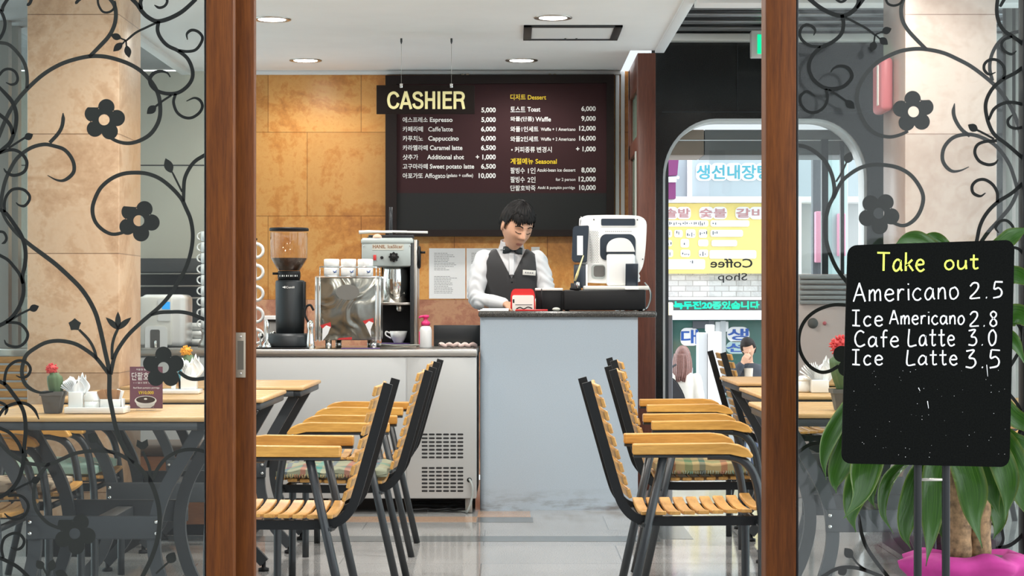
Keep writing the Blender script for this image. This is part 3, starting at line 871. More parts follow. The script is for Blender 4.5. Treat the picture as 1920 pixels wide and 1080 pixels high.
# --- left fixed panel
L1 = thing('door_1', (X(190, DD), DD, 0), 'left fixed glass panel in front, with fine black scroll tendrils and wooden stile', 'door', kind=S)
pane(L1, -60, 386, DD); stile(L1, 386, 437.5, DD - 0.02, 0.05, 'door_wood'); stile(L1, 382.5, 386.5, DD - 0.012, 0.03, 'black_plastic', 'gasket'); rails(L1, -60, 386, DD - 0.02, 0.04)
A = 'vine_black'
for pts, w, tp in (
    ([(184, -6), (185, 8), (192, 21), (201, 24), (211, 20), (217, 10), (216, 2)], 4.2, (1, .6)),
    ([(142, 8), (147, 2), (155, -5)], 6, (.2, 1)), ([(51, 11), (57, 6), (61, -5)], 6, (.2, 1)),
    ([(17, -4), (7, 12), (5, 22)], 6.5, (1, 1)), ([(-4, 17), (4, 24), (10, 40), (9, 55), (3, 69), (-4, 77)], 6, (1, 1)),
    ([(-3, 144), (8, 132), (20, 130), (30, 136), (34, 147), (31, 156), (22, 159), (12, 155)], 5, (1, .3)),
    ([(-3, 162), (12, 177), (24, 192), (31, 212), (31, 232), (27, 250), (20, 267), (10, 277), (-4, 288)], 7.5, (.8, 1)),
    ([(-3, 213), (12, 225), (21, 237), (25, 252)], 7, (1, 1)), ([(17, 278), (37, 265), (50, 257)], 4, (1, 1)),
    ([(-3, 288), (15, 282), (30, 282), (43, 290), (51, 303), (49, 318), (40, 326), (25, 329), (13, 323), (8, 316)], 6, (1, .3)),
    ([(10, 398), (9, 385), (12, 370), (22, 357), (35, 354), (47, 357), (56, 367), (55, 377), (47, 386), (37, 385), (31, 380)], 5.4, (1, .3)),
    ([(-3, 391), (12, 400), (27, 420), (40, 440), (47, 460), (49, 480), (47, 500), (43, 518), (45, 535), (44, 555), (36, 577), (23, 595), (10, 605), (-4, 612)], 7.5, (.9, 1)),
    ([(-3, 434), (8, 436), (13, 446), (10, 454), (4, 457)], 5, (1, .3)), ([(-3, 477), (15, 487), (27, 500), (38, 515), (44, 532)], 6, (1, 1)),
    ([(18, 602), (37, 590), (57, 580)], 4, (1, 1)),
    ([(12, 604), (35, 606), (47, 615), (53, 627), (49, 640), (38, 649), (25, 650), (13, 645), (9, 637)], 5.4, (1, .3)),
    ([(10, 722), (10, 707), (15, 690), (27, 679), (40, 676), (52, 681), (58, 692), (53, 704), (42, 708), (31, 704)], 5.4, (1, .3)),
    ([(-4, 713), (12, 722), (25, 738), (37, 755), (46, 775), (49, 805), (46, 840), (44, 870), (35, 900), (17, 922), (-4, 934)], 7.5, (.9, 1)),
    ([(-3, 753), (9, 758), (14, 766), (10, 778)], 5.4, (1, .4)), ([(-3, 782), (10, 765), (30, 756), (50, 757), (65, 768), (74, 786)], 6, (1, .3)),
    ([(-3, 801), (20, 812), (36, 832), (43, 850)], 6.5, (1, 1)), ([(22, 922), (44, 910), (64, 901)], 4, (1, 1)),
    ([(16, 929), (38, 929), (50, 938), (54, 951), (47, 966), (33, 973), (18, 970), (9, 962)], 5.4, (1, .3)),
    ([(7, 1046), (4, 1027), (9, 1009), (24, 1000), (37, 1001), (46, 1012), (43, 1024), (33, 1030), (21, 1026)], 5.4, (1, .3)),
    ([(-4, 1044), (15, 1052), (33, 1062), (47, 1074), (58, 1086)], 7, (1, 1)),
    ([(246, -3), (258, 9), (267, 22), (277, 32), (292, 40), (306, 39), (325, 32), (345, 20), (368, -1)], 8, (.9, .9)),
    ([(267, -4), (264, 6), (266, 18)], 7, (1, .8)), ([(290, 10), (299, 15), (309, 12), (314, 4), (313, -4)], 5, (.3, 1)),
    ([(298, 40), (296, 57), (302, 72), (315, 86), (335, 96), (352, 110), (361, 130), (361, 147), (352, 162), (335, 174), (315, 176), (296, 171), (284, 160), (282, 147), (290, 137), (303, 134), (314, 137), (320, 145)], 7, (1, .3)),
    ([(335, 95), (352, 97), (367, 94), (377, 82), (380, 70), (372, 60), (360, 57), (351, 64), (352, 75)], 5.4, (1, .3)),
    ([(330, 176), (326, 192), (332, 210), (345, 220), (360, 221), (374, 212), (380, 200), (376, 189), (365, 184), (350, 190)], 5.4, (1, .3)),
    ([(294, 43), (275, 52), (255, 62), (236, 78)], 4.2, (1, .8)), ([(236, 76), (226, 72)], 3, (1, 1)), ([(236, 76), (230, 83)], 3, (1, 1)), ([(237, 77), (238, 90)], 3, (1, 1)),
    ([(322, 179), (305, 190), (291, 201)], 4, (1, 1)),
): vine(L1, pts, w, DD, A, tp)
for q in ((47, 260, 63, 252, 14), (56, 581, 74, 574, 14), (60, 903, 77, 896, 14), (228, 72, 208, 66, 13), (230, 81, 213, 97, 13), (238, 86, 243, 109, 13), (293, 199, 276, 214, 15)):
    leaf(L1, *q, DD, A)

# --- left sliding panel, parked behind, with the recessed pull
L2 = thing('door_2', (X(200, DB), DB, 0), 'left sliding glass panel parked behind, with big scrolls, flowers and recessed pull', 'door', kind=S)
pane(L2, -120, 442, DB); stile(L2, 439, 476.5, DB - 0.02, 0.045, 'door_wood'); rails(L2, -120, 442, DB - 0.02, 0.04)
hp = MB(); dh = DB - 0.022
hp.box(X(442, dh), X(460.5, dh), dh - 0.0025, dh + 0.001, Z(708, dh), Z(623.5, dh), 0.001)
hpull = hp.obj('handle', 'handle_brass', L2, label='brushed metal recessed pull')
b = MB(); b.box(X(446, dh), X(457, dh), dh - 0.0032, dh - 0.0022, Z(693, dh), Z(639, dh)); plain('recess_bronze', (0.13, 0.115, 0.09), 0.5, 0.5); b.obj('recess', 'recess_bronze', hpull)
b = MB()
for py in (631, 700): b.lathe((X(451.5, dh), dh - 0.0025, Z(py, dh)), [(0.003, 0), (0.003, -0.001)], 10, axis='y')
b.obj('screw', 'steel', hpull)
G = 'vine_grey'
for pts, w, tp in (
    ([(-4, 262), (15, 217), (32, 190), (54, 165), (82, 140), (112, 122), (140, 112), (170, 106), (200, 107), (235, 117), (260, 130), (277, 145), (290, 162), (298, 180), (301, 200), (300, 220), (293, 238), (280, 254), (260, 265), (240, 269), (220, 265), (202, 255)], 7.6, (1, .8)),
    ([(168, 107), (187, 88), (205, 68), (215, 48), (218, 28), (215, 10), (204, -5)], 7.6, (.9, .9)),
    ([(-4, 80), (15, 83), (30, 95), (43, 112), (50, 130), (52, 150), (51, 166)], 6.5, (1, 1)),
    ([(119, 212), (119, 226), (116, 240), (108, 253), (94, 268)], 7, (.2, 1)),
    ([(2, 396), (4, 370), (10, 342), (20, 318), (32, 298), (48, 284), (65, 275), (85, 271), (102, 274), (120, 280), (132, 292), (139, 307), (139, 322), (130, 333), (118, 339), (105, 337), (90, 329)], 7, (1, .2)),
    ([(3, 393), (12, 412), (27, 432), (45, 449), (62, 463), (85, 480), (107, 497), (130, 518), (150, 538), (166, 560), (179, 585), (186, 607), (192, 632), (198, 660), (204, 687), (206, 707), (206, 740), (211, 769), (220, 808), (240, 850), (265, 880), (283, 903), (295, 935), (300, 970), (296, 1010), (285, 1045), (266, 1084)], 8.4, (.6, 1)),
    ([(204, 700), (182, 672), (162, 656), (140, 644), (112, 639), (88, 642), (68, 652), (51, 665), (44, 682), (42, 700), (47, 718), (60, 730), (78, 736), (101, 734)], 7.4, (1, .3)),
    ([(182, 674), (177, 655), (167, 637), (149, 618)], 5.5, (1, .8)),
    ([(208, 702), (215, 670), (225, 650), (242, 627), (265, 605), (285, 588), (302, 573), (320, 552), (337, 525), (350, 500), (359, 470), (362, 440), (358, 412), (349, 390), (340, 372), (322, 352), (300, 335), (277, 326), (255, 324), (232, 326), (210, 335), (190, 352), (178, 375), (174, 395), (179, 415), (192, 430), (210, 439), (228, 437), (243, 430)], 7.4, (1, .8)),
    ([(283, 591), (300, 586), (320, 585), (340, 585), (360, 589), (384, 599)], 7, (.6, 1)),
    ([(388, 289), (367, 302), (355, 317), (347, 335), (345, 355), (345, 378)], 7, (1, .8)),
    ([(342, 360), (332, 340), (323, 322)], 3.6, (1, .7)),
    ([(211, 674), (211, 650), (215, 632), (222, 616)], 5.5, (1, .9)),
    ([(336, 697), (350, 707), (365, 711), (386, 709)], 7, (.9, 1)),
    ([(252, 868), (220, 850), (185, 845), (145, 849), (118, 860), (95, 870), (72, 871), (45, 866), (20, 850), (-4, 826)], 7, (1, 1)),
    ([(94, 868), (78, 886), (68, 902), (64, 926), (67, 950), (77, 967), (92, 981), (112, 990)], 6.6, (.9, .9)),
    ([(216, 852), (196, 840), (180, 825)], 3.6, (1, .9)),
    ([(281, 904), (282, 885), (278, 868), (268, 846)], 5.4, (1, .9)),
    ([(284, 903), (296, 879), (310, 861), (328, 849), (349, 843), (370, 843), (386, 847)], 6.6, (.9, 1)),
    ([(293, 1075), (306, 1063), (316, 1054)], 3.6, (1, .8)), ([(90, 1080), (84, 1068), (80, 1060)], 3.6, (1, .8)), ([(92, 1078), (94, 1066)], 3.6, (1, .8)),
): vine(L2, pts, w, DB, G, tp)
flower(L2, 196, 225, DB, G, -10); flower(L2, 261, 414, DB, G, -26); flower(L2, 307, 689, DB, G, 0); flower(L2, 141, 1000, DB, G, -28)
for q in ((322, 324, 311, 297, 17), (184, 827, 165, 814, 20), (316, 1055, 328, 1035, 20), (81, 1066, 70, 1050, 16), (95, 1070, 101, 1048, 16), (105, 1072, 128, 1080, 16), (222, 618, 222, 584, 11), (224, 618, 199, 595, 11), (220, 618, 247, 595, 11)):
    leaf(L2, *q, DB, G)
def star(parent, px, py, R, r, d, mat, rot=0):
    poly = []
    for k in range(10):
        a = math.radians(90 + rot + 36 * k); q = R if k % 2 == 0 else r
        poly.append((X(px + q * math.cos(a), d), Z(py - q * math.sin(a), d)))
    b = MB(); b.prism(poly, d - 0.0056, d - 0.0046); return b.obj('bud', mat, parent)
star(L2, 141, 609, 12.5, 9.5, DB, G, 0)
b = MB(); b.prism([(X(q[0], DB), Z(q[1], DB)) for q in ((258, 824), (267, 829), (277, 823), (279, 835), (272, 842), (264, 842), (256, 836))], DB - 0.0056, DB - 0.0046); b.obj('bud', G, L2)

# --- right fixed panel
R1 = thing('door_3', (X(1700, DD), DD, 0), 'right fixed glass panel with wooden post and fine black scroll tendrils', 'door', kind=S)
pane(R1, 1495, 1919, DD); stile(R1, 1436, 1493, DD - 0.02, 0.06, 'door_wood'); rails(R1, 1495, 1919, DD - 0.02, 0.04)
stile(R1, 1492, 1497.5, DD - 0.012, 0.03, 'black_plastic', 'gasket'); stile(R1, 1918.5, 1962, DD - 0.02, 0.05, 'black_plastic')
for pts, w, tp in (
    ([(1514, -4), (1532, 11), (1550, 22), (1569, 29), (1585, 29), (1599, 21), (1608, 9), (1610, -4)], 8, (1, 1)),
    ([(1621, -4), (1612, 8), (1606, 16)], 6, (1, .6)), ([(1565, -2), (1576, 4), (1587, 0)], 5, (.6, .4)),
    ([(1578, 28), (1581, 46), (1576, 65), (1559, 80), (1539, 89), (1525, 102), (1517, 118), (1517, 134), (1525, 150), (1541, 163), (1559, 167), (1580, 163), (1594, 150), (1596, 139), (1589, 128), (1576, 124), (1563, 128), (1557, 136)], 7, (1, .3)),
    ([(1538, 88), (1518, 86), (1504, 76), (1499, 65), (1502, 53), (1511, 47), (1522, 50), (1528, 58), (1525, 67)], 5.4, (1, .3)),
    ([(1548, 167), (1551, 183), (1546, 199), (1532, 210), (1515, 210), (1503, 199), (1499, 186), (1504, 176), (1515, 172), (1528, 181)], 5.4, (1, .3)),
    ([(1584, 33), (1606, 44), (1624, 54), (1641, 67)], 4.2, (1, .8)), ([(1641, 65), (1654, 60)], 3, (1, 1)), ([(1641, 66), (1650, 74)], 3, (1, 1)), ([(1640, 66), (1638, 80)], 3, (1, 1)),
    ([(1553, 169), (1569, 178), (1587, 191)], 4, (1, 1)), ([(1659, -5), (1664, 7), (1675, 11), (1687, 7), (1694, -4)], 4.4, (1, 1)),
    ([(1870, -4), (1868, 21), (1872, 42), (1882, 58), (1898, 69), (1912, 79), (1922, 88)], 7, (1, 1)), ([(1883, -2), (1874, 13)], 6, (1, .8)),
    ([(1905, 96), (1896, 102), (1884, 97), (1877, 86), (1882, 75), (1897, 69)], 5, (.3, 1)),
    ([(1866, 136), (1854, 140), (1845, 132), (1845, 121), (1854, 113), (1868, 113), (1880, 123), (1883, 137), (1880, 149)], 5.4, (.3, 1)),
    ([(1923, 122), (1903, 137), (1882, 148), (1864, 162), (1852, 180), (1847, 199), (1850, 222), (1857, 242), (1867, 256), (1887, 271), (1909, 290), (1923, 303)], 7, (1, 1)),
    ([(1853, 225), (1862, 206), (1876, 196), (1892, 192), (1912, 195), (1923, 202)], 6, (.8, 1)),
    ([(1898, 215), (1889, 226), (1892, 237), (1906, 241), (1923, 236)], 5.4, (.3, 1)), ([(1863, 261), (1845, 251), (1829, 243)], 4, (1, 1)),
    ([(1871, 299), (1864, 307), (1851, 309), (1835, 302), (1827, 287), (1831, 273), (1845, 266), (1868, 264)], 5.8, (.3, 1)),
    ([(1847, 362), (1837, 368), (1824, 362), (1822, 349), (1831, 339), (1845, 337), (1860, 346), (1869, 362), (1869, 380)], 5.8, (.3, 1)),
    ([(1830, 455), (1837, 423), (1850, 399), (1870, 379), (1898, 361), (1923, 338)], 7, (1, 1)),
    ([(1872, 437), (1866, 427), (1875, 415), (1887, 414), (1898, 425), (1899, 440), (1890, 452)], 5.4, (.3, 1)),
    ([(1895, 463), (1909, 467), (1918, 478), (1921, 492), (1914, 506), (1902, 512)], 5.4, (1, 1)),
    ([(1894, 594), (1908, 608), (1916, 626), (1914, 650), (1900, 676), (1888, 694)], 6.5, (1, 1)), ([(1893, 740), (1908, 760), (1916, 785), (1912, 806), (1904, 824)], 6, (1, 1)),
    ([(1888, 880), (1898, 867), (1911, 862), (1923, 864)], 5.4, (1, 1)), ([(1866, 1028), (1890, 1023), (1908, 1011), (1923, 994)], 7, (1, 1)), ([(1872, 1027), (1880, 1012), (1877, 990)], 5.4, (1, 1)),
    ([(1858, 1007), (1848, 1002), (1846, 990), (1856, 982), (1868, 984)], 5, (.3, 1)),
): vine(R1, pts, w, DD, A, tp)
for q in ((1653, 61, 1671, 54, 14), (1649, 72, 1664, 84, 14), (1639, 78, 1634, 97, 14), (1585, 189, 1602, 204, 15), (1832, 245, 1814, 234, 15)):
    leaf(R1, *q, DD, A)

# --- right sliding panel behind
R2 = thing('door_4', (X(1700, DB), DB, 0), 'right sliding glass panel parked behind, with big scrolls and two flowers', 'door', kind=S)
pane(R2, 1436, 1919, DB); stile(R2, 1431.5, 1441, DB - 0.02, 0.045, 'door_wood'); rails(R2, 1441, 1919, DB - 0.02, 0.04)
for pts, w, tp in (
    ([(1694, -4), (1689, 16), (1691, 37), (1701, 56), (1717, 74), (1736, 93)], 7.4, (1, .9)),
    ([(1838, 455), (1853, 434), (1875, 410), (1895, 385), (1908, 355), (1914, 325), (1916, 290), (1913, 255), (1907, 231), (1896, 204), (1882, 181), (1866, 162), (1847, 145), (1820, 125), (1794, 111), (1769, 100), (1743, 94), (1718, 92), (1689, 96), (1664, 106), (1640, 121), (1622, 141), (1610, 162), (1606, 184), (1610, 206), (1618, 226), (1630, 242), (1647, 253), (1668, 257), (1687, 253), (1702, 246)], 7.4, (1, .8)),
    ([(1816, 313), (1800, 320), (1784, 321), (1771, 310), (1766, 295), (1770, 276), (1784, 260), (1803, 253), (1823, 253), (1842, 259), (1862, 270), (1878, 287), (1892, 309), (1900, 331), (1906, 352)], 7, (.2, 1)),
    ([(1789, 194), (1787, 212), (1792, 228), (1803, 244), (1818, 255)], 7, (.2, 1)),
    ([(1490, 272), (1511, 276), (1529, 286), (1546, 302), (1557, 322), (1563, 345), (1563, 366), (1554, 386), (1548, 410), (1547, 434), (1550, 457), (1557, 479), (1568, 503), (1585, 526), (1605, 548)], 7.4, (1, 1)),
    ([(1562, 372), (1576, 343), (1594, 326), (1615, 314), (1638, 309), (1661, 310), (1684, 315), (1705, 327), (1721, 346), (1730, 367), (1728, 387), (1719, 406), (1705, 419), (1689, 423), (1666, 414)], 7.4, (.9, .8)),
    ([(1567, 341), (1578, 323), (1587, 304)], 3.6, (1, .8)),
    ([(1600, 574), (1585, 572), (1560, 572), (1533, 581), (1513, 596), (1501, 616), (1497, 640), (1502, 664), (1516, 685), (1536, 697), (1554, 696), (1572, 686)], 6.6, (1, 1)),
    ([(1490, 852), (1516, 834), (1539, 830), (1563, 833), (1600, 850)], 6.6, (1, 1)),
    ([(1610, 964), (1613, 991), (1622, 1021), (1640, 1050), (1665, 1082)], 7, (.5, 1)),
    ([(1540, 1082), (1566, 1067), (1590, 1063), (1616, 1067), (1654, 1081)], 7, (1, 1)),
    ([(1596, 1042), (1610, 1059), (1628, 1070)], 3.6, (1, 1)),
    ([(1923, 58), (1898, 62), (1880, 72), (1866, 88), (1857, 109), (1855, 130), (1860, 152)], 6.6, (1, 1)),
): vine(R2, pts, w, DB, G, tp)
flower(R2, 1712, 210, DB, G, 4); flower(R2, 1647, 400, DB, G, -32); flower(R2, 1600, 671, DB, G, 0)
for q in ((1586, 306, 1595, 285, 17), (1597, 1045, 1583, 1027, 18), (1583, 1078, 1574, 1062, 18)):
    leaf(R2, *q, DB, G)
# transom over the doors
b = MB(); b.box(-2.7, 2.7, DD - 0.03, DB + 0.05, TOP + 0.06, 2.75, 0.004)
b.obj('trim_7', 'door_wood', label='wooden head beam above the sliding glass doors', cat='trim', kind=S)
# ================================================================ slatted arm chairs (front = +x in local space)
def build_chair(name='slatted_armchair'):
    root = thing(name, (0, 0, 0), 'chair', 'chair')
    r = 0.0145
    for sy in (-1, 1):
        y = sy * 0.242
        b = MB()   # rear leg
        b.tube([(-0.092, y, 0.612), (-0.228, y, 0.0)], r, 12)
        b.obj('leg', 'gun_metal', root)
        b = MB()   # front leg, bending forward out of the arm
        b.tube(catmull([(0.05, y, 0.612), (0.12, y, 0.610), (0.168, y, 0.592), (0.200, y, 0.548), (0.218, y, 0.47), (0.230, y, 0.34), (0.232, y, 0.0)], 5), r, 12)
        b.obj('leg', 'gun_metal', root)
        b = MB()   # armrest
        prof = [(-0.192, 0.616), (-0.192, 0.650), (0.110, 0.652), (0.150, 0.648), (0.180, 0.634), (0.196, 0.612), (0.188, 0.604), (0.160, 0.614), (0.120, 0.618)]
        b.prism(prof, y - 0.024, y + 0.024)
        bmesh.ops.bevel(b.bm, geom=list(b.bm.edges), offset=0.005, segments=2, affect='EDGES', profile=0.5)
        arm = b.obj('armrest', 'arm_wood', root)
        b = MB(); b.box(-0.190, 0.12, y - 0.017, y + 0.017, 0.606, 0.6155, 0.002)
        b.obj('arm_rail', 'gun_metal', arm)
    b = MB()   # side frames: back post sweeping into the seat rail, plus cross members
    for sy in (-1, 1):
        y = sy * 0.195
        path = catmull([(-0.338, y, 0.846), (-0.283, y, 0.65), (-0.240, y, 0.50), (-0.218, y, 0.445), (-0.180, y, 0.408), (-0.12, y, 0.397), (0.0, y, 0.396), (0.225, y, 0.398)], 6)
        b.bar(path, 0.020, 0.030, (0, 1, 0))
        b.tube([(-0.16, sy * 0.185, 0.385), (-0.145, sy * 0.25, 0.385)], 0.011, 8)
        b.tube([(0.21, sy * 0.185, 0.392), (0.231, sy * 0.25, 0.392)], 0.011, 8)
    b.tube([(-0.165, -0.19, 0.392), (-0.165, 0.19, 0.392)], 0.011, 10)
    b.tube([(0.215, -0.19, 0.392), (0.215, 0.19, 0.392)], 0.011, 10)
    b.obj('frame', 'black_metal', root)
    # seat slats
    b = MB(); n = 9
    for k in range(n):
        x = -0.145 + k * 0.0462
        z = 0.4185 + (0.005 if k == n - 1 else 0) + 0.010 * max(0, (k - 0) / 8) ** 2
        pts = [(x, -0.222, z + 0.006), (x, -0.14, z - 0.002), (x, 0, z - 0.006), (x, 0.14, z - 0.002), (x, 0.222, z + 0.006)]
        b.bar(catmull(pts, 3), 0.036, 0.013, (1, 0, 0))
    bmesh.ops.bevel(b.bm, geom=list(b.bm.edges), offset=0.0025, segments=1, affect='EDGES')
    b.obj('seat', 'slat_wood', root)
    # back slats, on the front of the posts
    b = MB(); n = 9
    for k in range(n):
        t = k / (n - 1)
        z = 0.822 - 0.335 * t; x = -0.331 + 0.281 * (0.846 - z) + 0.024
        if z < 0.5: x += 0.002
        u = Vector((0.27, 0, -0.963))
        pts = [(x + 0.004, -0.218, z), (x - 0.003, -0.1, z), (x - 0.006, 0, z), (x - 0.003, 0.1, z), (x + 0.004, 0.218, z)]
        b.bar(pts, 0.032, 0.012, u)
    bmesh.ops.bevel(b.bm, geom=list(b.bm.edges), offset=0.0025, segments=1, affect='EDGES')
    b.obj('backrest', 'slat_wood', root)
    return root

chair0 = build_chair()
used = []
def place_chair(x, y, deg, lab, grp='slatted wooden armchairs'):
    c = chair0 if not used else copy_tree(chair0)
    used.append(c)
    c.location = (x, y, 0); c.rotation_euler = (0, 0, math.radians(deg))
    ORG[c.name] = Vector((x, y, 0))
    return tag(c, lab, 'chair', grp)

place_chair(0.580, 6.34, 0, 'slatted wooden armchair nearest on the right, bare seat, in front of the cash counter')
place_chair(0.728, 7.52, 0, 'slatted wooden armchair on the right with a tan plaid blanket on its seat')
place_chair(0.795, 8.72, 0, 'slatted wooden armchair on the right, farthest of the three in front of the cash counter')
place_chair(1.425, 10.10, 4, 'slatted wooden armchair by the street window, dark back leaning beside the far table')
place_chair(-0.733, 6.235, 180, 'slatted wooden armchair nearest on the left, bare seat, beside the sliding door frame')
place_chair(-0.655, 7.40, 180, 'slatted wooden armchair on the left with a teal plaid blanket on its seat')
place_chair(-0.665, 8.47, 180, 'slatted wooden armchair on the left, farthest of the three by the fridge counter')
place_chair(-1.83, 6.13, 0, 'slatted wooden armchair with bare seat behind the left glass, under the near table')
place_chair(-1.83, 6.78, 0, 'slatted wooden armchair behind the left glass with a brown speckled cushion')
place_chair(-1.82, 7.45, 0, 'slatted wooden armchair behind the left glass with a green cushion')
place_chair(-2.38, 9.10, -90, 'slatted wooden armchair at the far left edge, beside the beige pillar')
place_chair(2.00, 7.10, 180, 'slatted wooden armchair behind the right glass and the potted plant, nearer of two')
place_chair(2.02, 7.80, 180, 'slatted wooden armchair behind the right glass and the potted plant, farther of two')
place_chair(2.42, 9.30, 200, 'slatted wooden armchair at the far right edge, past the pale pink pillar')

# blankets and cushions
def soft_slab(name, x, y, z, hx, hy, h, mat, lab, cat, wob=0.006, seed=0, droop=None, deg=0, amp=0.5):
    bm = bmesh.new()
    bmesh.ops.create_cube(bm, size=2.0)
    bmesh.ops.subdivide_edges(bm, edges=list(bm.edges), cuts=13, use_grid_fill=True)
    for v in bm.verts:
        p = v.co.copy()
        q = 1 - 0.5 * (max(abs(p.x), abs(p.y)) ** 6)
        px_, py_ = p.x * hx, p.y * hy
        nz = noise.noise(Vector((px_ * 14 + seed, py_ * 14, p.z)))
        zz = h / 2 + p.z * h / 2 * q + (nz * wob if p.z > -0.5 else abs(nz) * wob * 0.2)
        k = 1 + 0.05 * noise.noise(Vector((px_ * 20, py_ * 20, seed))) * amp
        if droop and droop(p): zz -= droop(p)
        v.co = Vector((px_ * k, py_ * k, zz))
    for f in bm.faces: f.smooth = True
    b = MB(); b.bm.free(); b.bm = bm
    bmesh.ops.rotate(bm, cent=(0, 0, 0), matrix=Matrix.Rotation(math.radians(deg), 3, 'Z'), verts=bm.verts)
    bmesh.ops.translate(bm, vec=(x, y, z), verts=bm.verts)
    return b.obj(name, mat, None, lab, cat, base=(x, y, z))

def fringe(o, x0, x1, y, z, mat):
    b = MB(); n = 34
    for k in range(n):
        xx = x0 + (x1 - x0) * k / (n - 1)
        b.tube([(xx, y, z), (xx + random.uniform(-.003, .003), y - 0.008, z - 0.008), (xx + random.uniform(-.004, .004), y - 0.010, z - 0.016)], 0.0022, 5)
    return b.obj('fringe', mat, o)
bl = soft_slab('blanket', 0.745, 7.50, 0.436, 0.19, 0.215, 0.062, 'plaid_tan', 'folded tan and green plaid blanket on the second right chair seat', 'blanket', 0.010, 3)
fringe(bl, 0.58, 0.90, 7.50 - 0.21, 0.462, 'plaid_teal')
bl = soft_slab('blanket', -0.685, 7.38, 0.436, 0.21, 0.215, 0.040, 'plaid_teal', 'rumpled teal and red plaid blanket on the second left chair seat', 'blanket', 0.016, 8)
fringe(bl, -0.86, -0.54, 7.38 - 0.21, 0.458, 'plaid_tan')
soft_slab('seat_cushion', -1.815, 6.78, 0.436, 0.195, 0.20, 0.040, 'cushion_brown', 'brown speckled seat cushion on a chair behind the left glass', 'cushion', 0.006, 5)
soft_slab('seat_cushion', -1.80, 7.45, 0.436, 0.205, 0.20, 0.052, 'cushion_green', 'pale green patterned seat cushion on a chair behind the left glass', 'cushion', 0.006, 11)

# ================================================================ tables
TZ = 0.74
def build_table():
    root = thing('dining_table', (0, 0, 0), 'table', 'table')
    b = MB(); n = 8; hy = 0.375; hx = 0.40
    for k in range(n):
        y0 = -hy + 0.03 + k * (2 * hy - 0.06) / n; y1 = -hy + 0.03 + (k + 1) * (2 * hy - 0.06) / n - 0.004
        b.box(-hx + 0.028, hx - 0.028, y0, y1, TZ - 0.020, TZ - 0.0015, 0.003, 1)
    b.mi = 0
    top = b.obj('tabletop', 'table_wood', root)
    b = MB()   # moulded wooden edge
    for (a, c, e_, f_) in ((-hx, hx, -hy, -hy + 0.032), (-hx, hx, hy - 0.032, hy), (-hx, -hx + 0.03, -hy + 0.03, hy - 0.03), (hx - 0.03, hx, -hy + 0.03, hy - 0.03)):
        b.box(a, c, e_, f_, TZ - 0.016, TZ, 0.005, 2)
    b.obj('edge_band', 'table_wood', top)
    b = MB()
    for (a, c, e_, f_) in ((-hx + 0.012, hx - 0.012, -hy + 0.010, -hy + 0.05), (-hx + 0.012, hx - 0.012, hy - 0.05, hy - 0.010), (-hx + 0.010, -hx + 0.05, -hy + 0.01, hy - 0.01), (hx - 0.05, hx - 0.010, -hy + 0.01, hy - 0.01)):
        b.box(a, c, e_, f_, TZ - 0.044, TZ - 0.016, 0.004, 1)
    b.obj('apron', 'table_metal', root)
    for sx in (-1, 1):
        for sy in (-1, 1):
            y = sy * 0.24
            b = MB()
            pts = catmull([(sx * 0.345, y, TZ - 0.045), (sx * 0.290, y, 0.60), (sx * 0.225, y, 0.48), (sx * 0.196, y, 0.37), (sx * 0.200, y, 0.26), (sx * 0.245, y, 0.13), (sx * 0.325, y, 0.035)], 5)
            b.bar(pts, 0.026, 0.042, (0, 1, 0))
            leg_ = b.obj('leg', 'table_metal', root)
            b = MB(); b.lathe((sx * 0.322, y, 0), [(0.022, 0.0), (0.022, 0.012), (0.009, 0.016), (0.009, 0.042)], 14)
            b.obj('foot', 'black_plastic', leg_)
    b = MB()
    for sy in (-1, 1):
        b.box(-0.22, 0.22, sy * 0.255 - 0.006, sy * 0.255 + 0.006, 0.335, 0.412, 0.005, 2)
    b.box(-0.03, 0.03, -0.25, 0.25, 0.355, 0.39, 0.004)
    b.obj('stretcher', 'table_metal', root)
    b = MB()
    for sx in (-1, 1):
        for sy in (-1, 1):
            for dz in (0.355, 0.392):
                b.sphere((sx * 0.205, sy * 0.262, dz), 0.0075, 10, 6)
    b.obj('bolt', 'chrome', root)
    return root
table0 = build_table(); tused = []
def place_table(x, y, lab):
    t = table0 if not tused else copy_tree(table0)
    tused.append(t); t.location = (x, y, 0); ORG[t.name] = Vector((x, y, 0))
    return tag(t, lab, 'table', 'slatted wood top dining tables')
place_table(-1.36, 6.41, 'slatted wood top table nearest behind the left glass, holding the cactus and maroon menu card')
place_table(-1.345, 7.56, 'slatted wood top table on the left, second from the front')
place_table(-1.305, 8.60, 'slatted wood top table on the left, farthest from the doors')
place_table(1.27, 6.60, 'slatted wood top table nearest behind the right glass post')
place_table(1.38, 7.80, 'slatted wood top table on the right, second from the front')
place_table(1.43, 9.02, 'slatted wood top table on the right, by the street window')

# low wooden bench behind the left tables
bn = thing('bench', (-1.5, 9.12, 0), 'low wooden bench with brown rounded seat behind the left glass', 'bench')
b = MB(); b.box(-1.80, -1.22, 9.01, 9.36, 0.05, 0.375, 0.004); b.obj('base', 'bench_wood', bn)
b = MB(); b.box(-1.79, -1.23, 9.02, 9.36, 0.0, 0.05); b.obj('dark_base', 'black_plastic', bn)
b = MB(); b.box(-1.82, -1.20, 8.99, 9.38, 0.375, 0.43, 0.025, 4); b.obj('seat', 'bench_brown', bn)

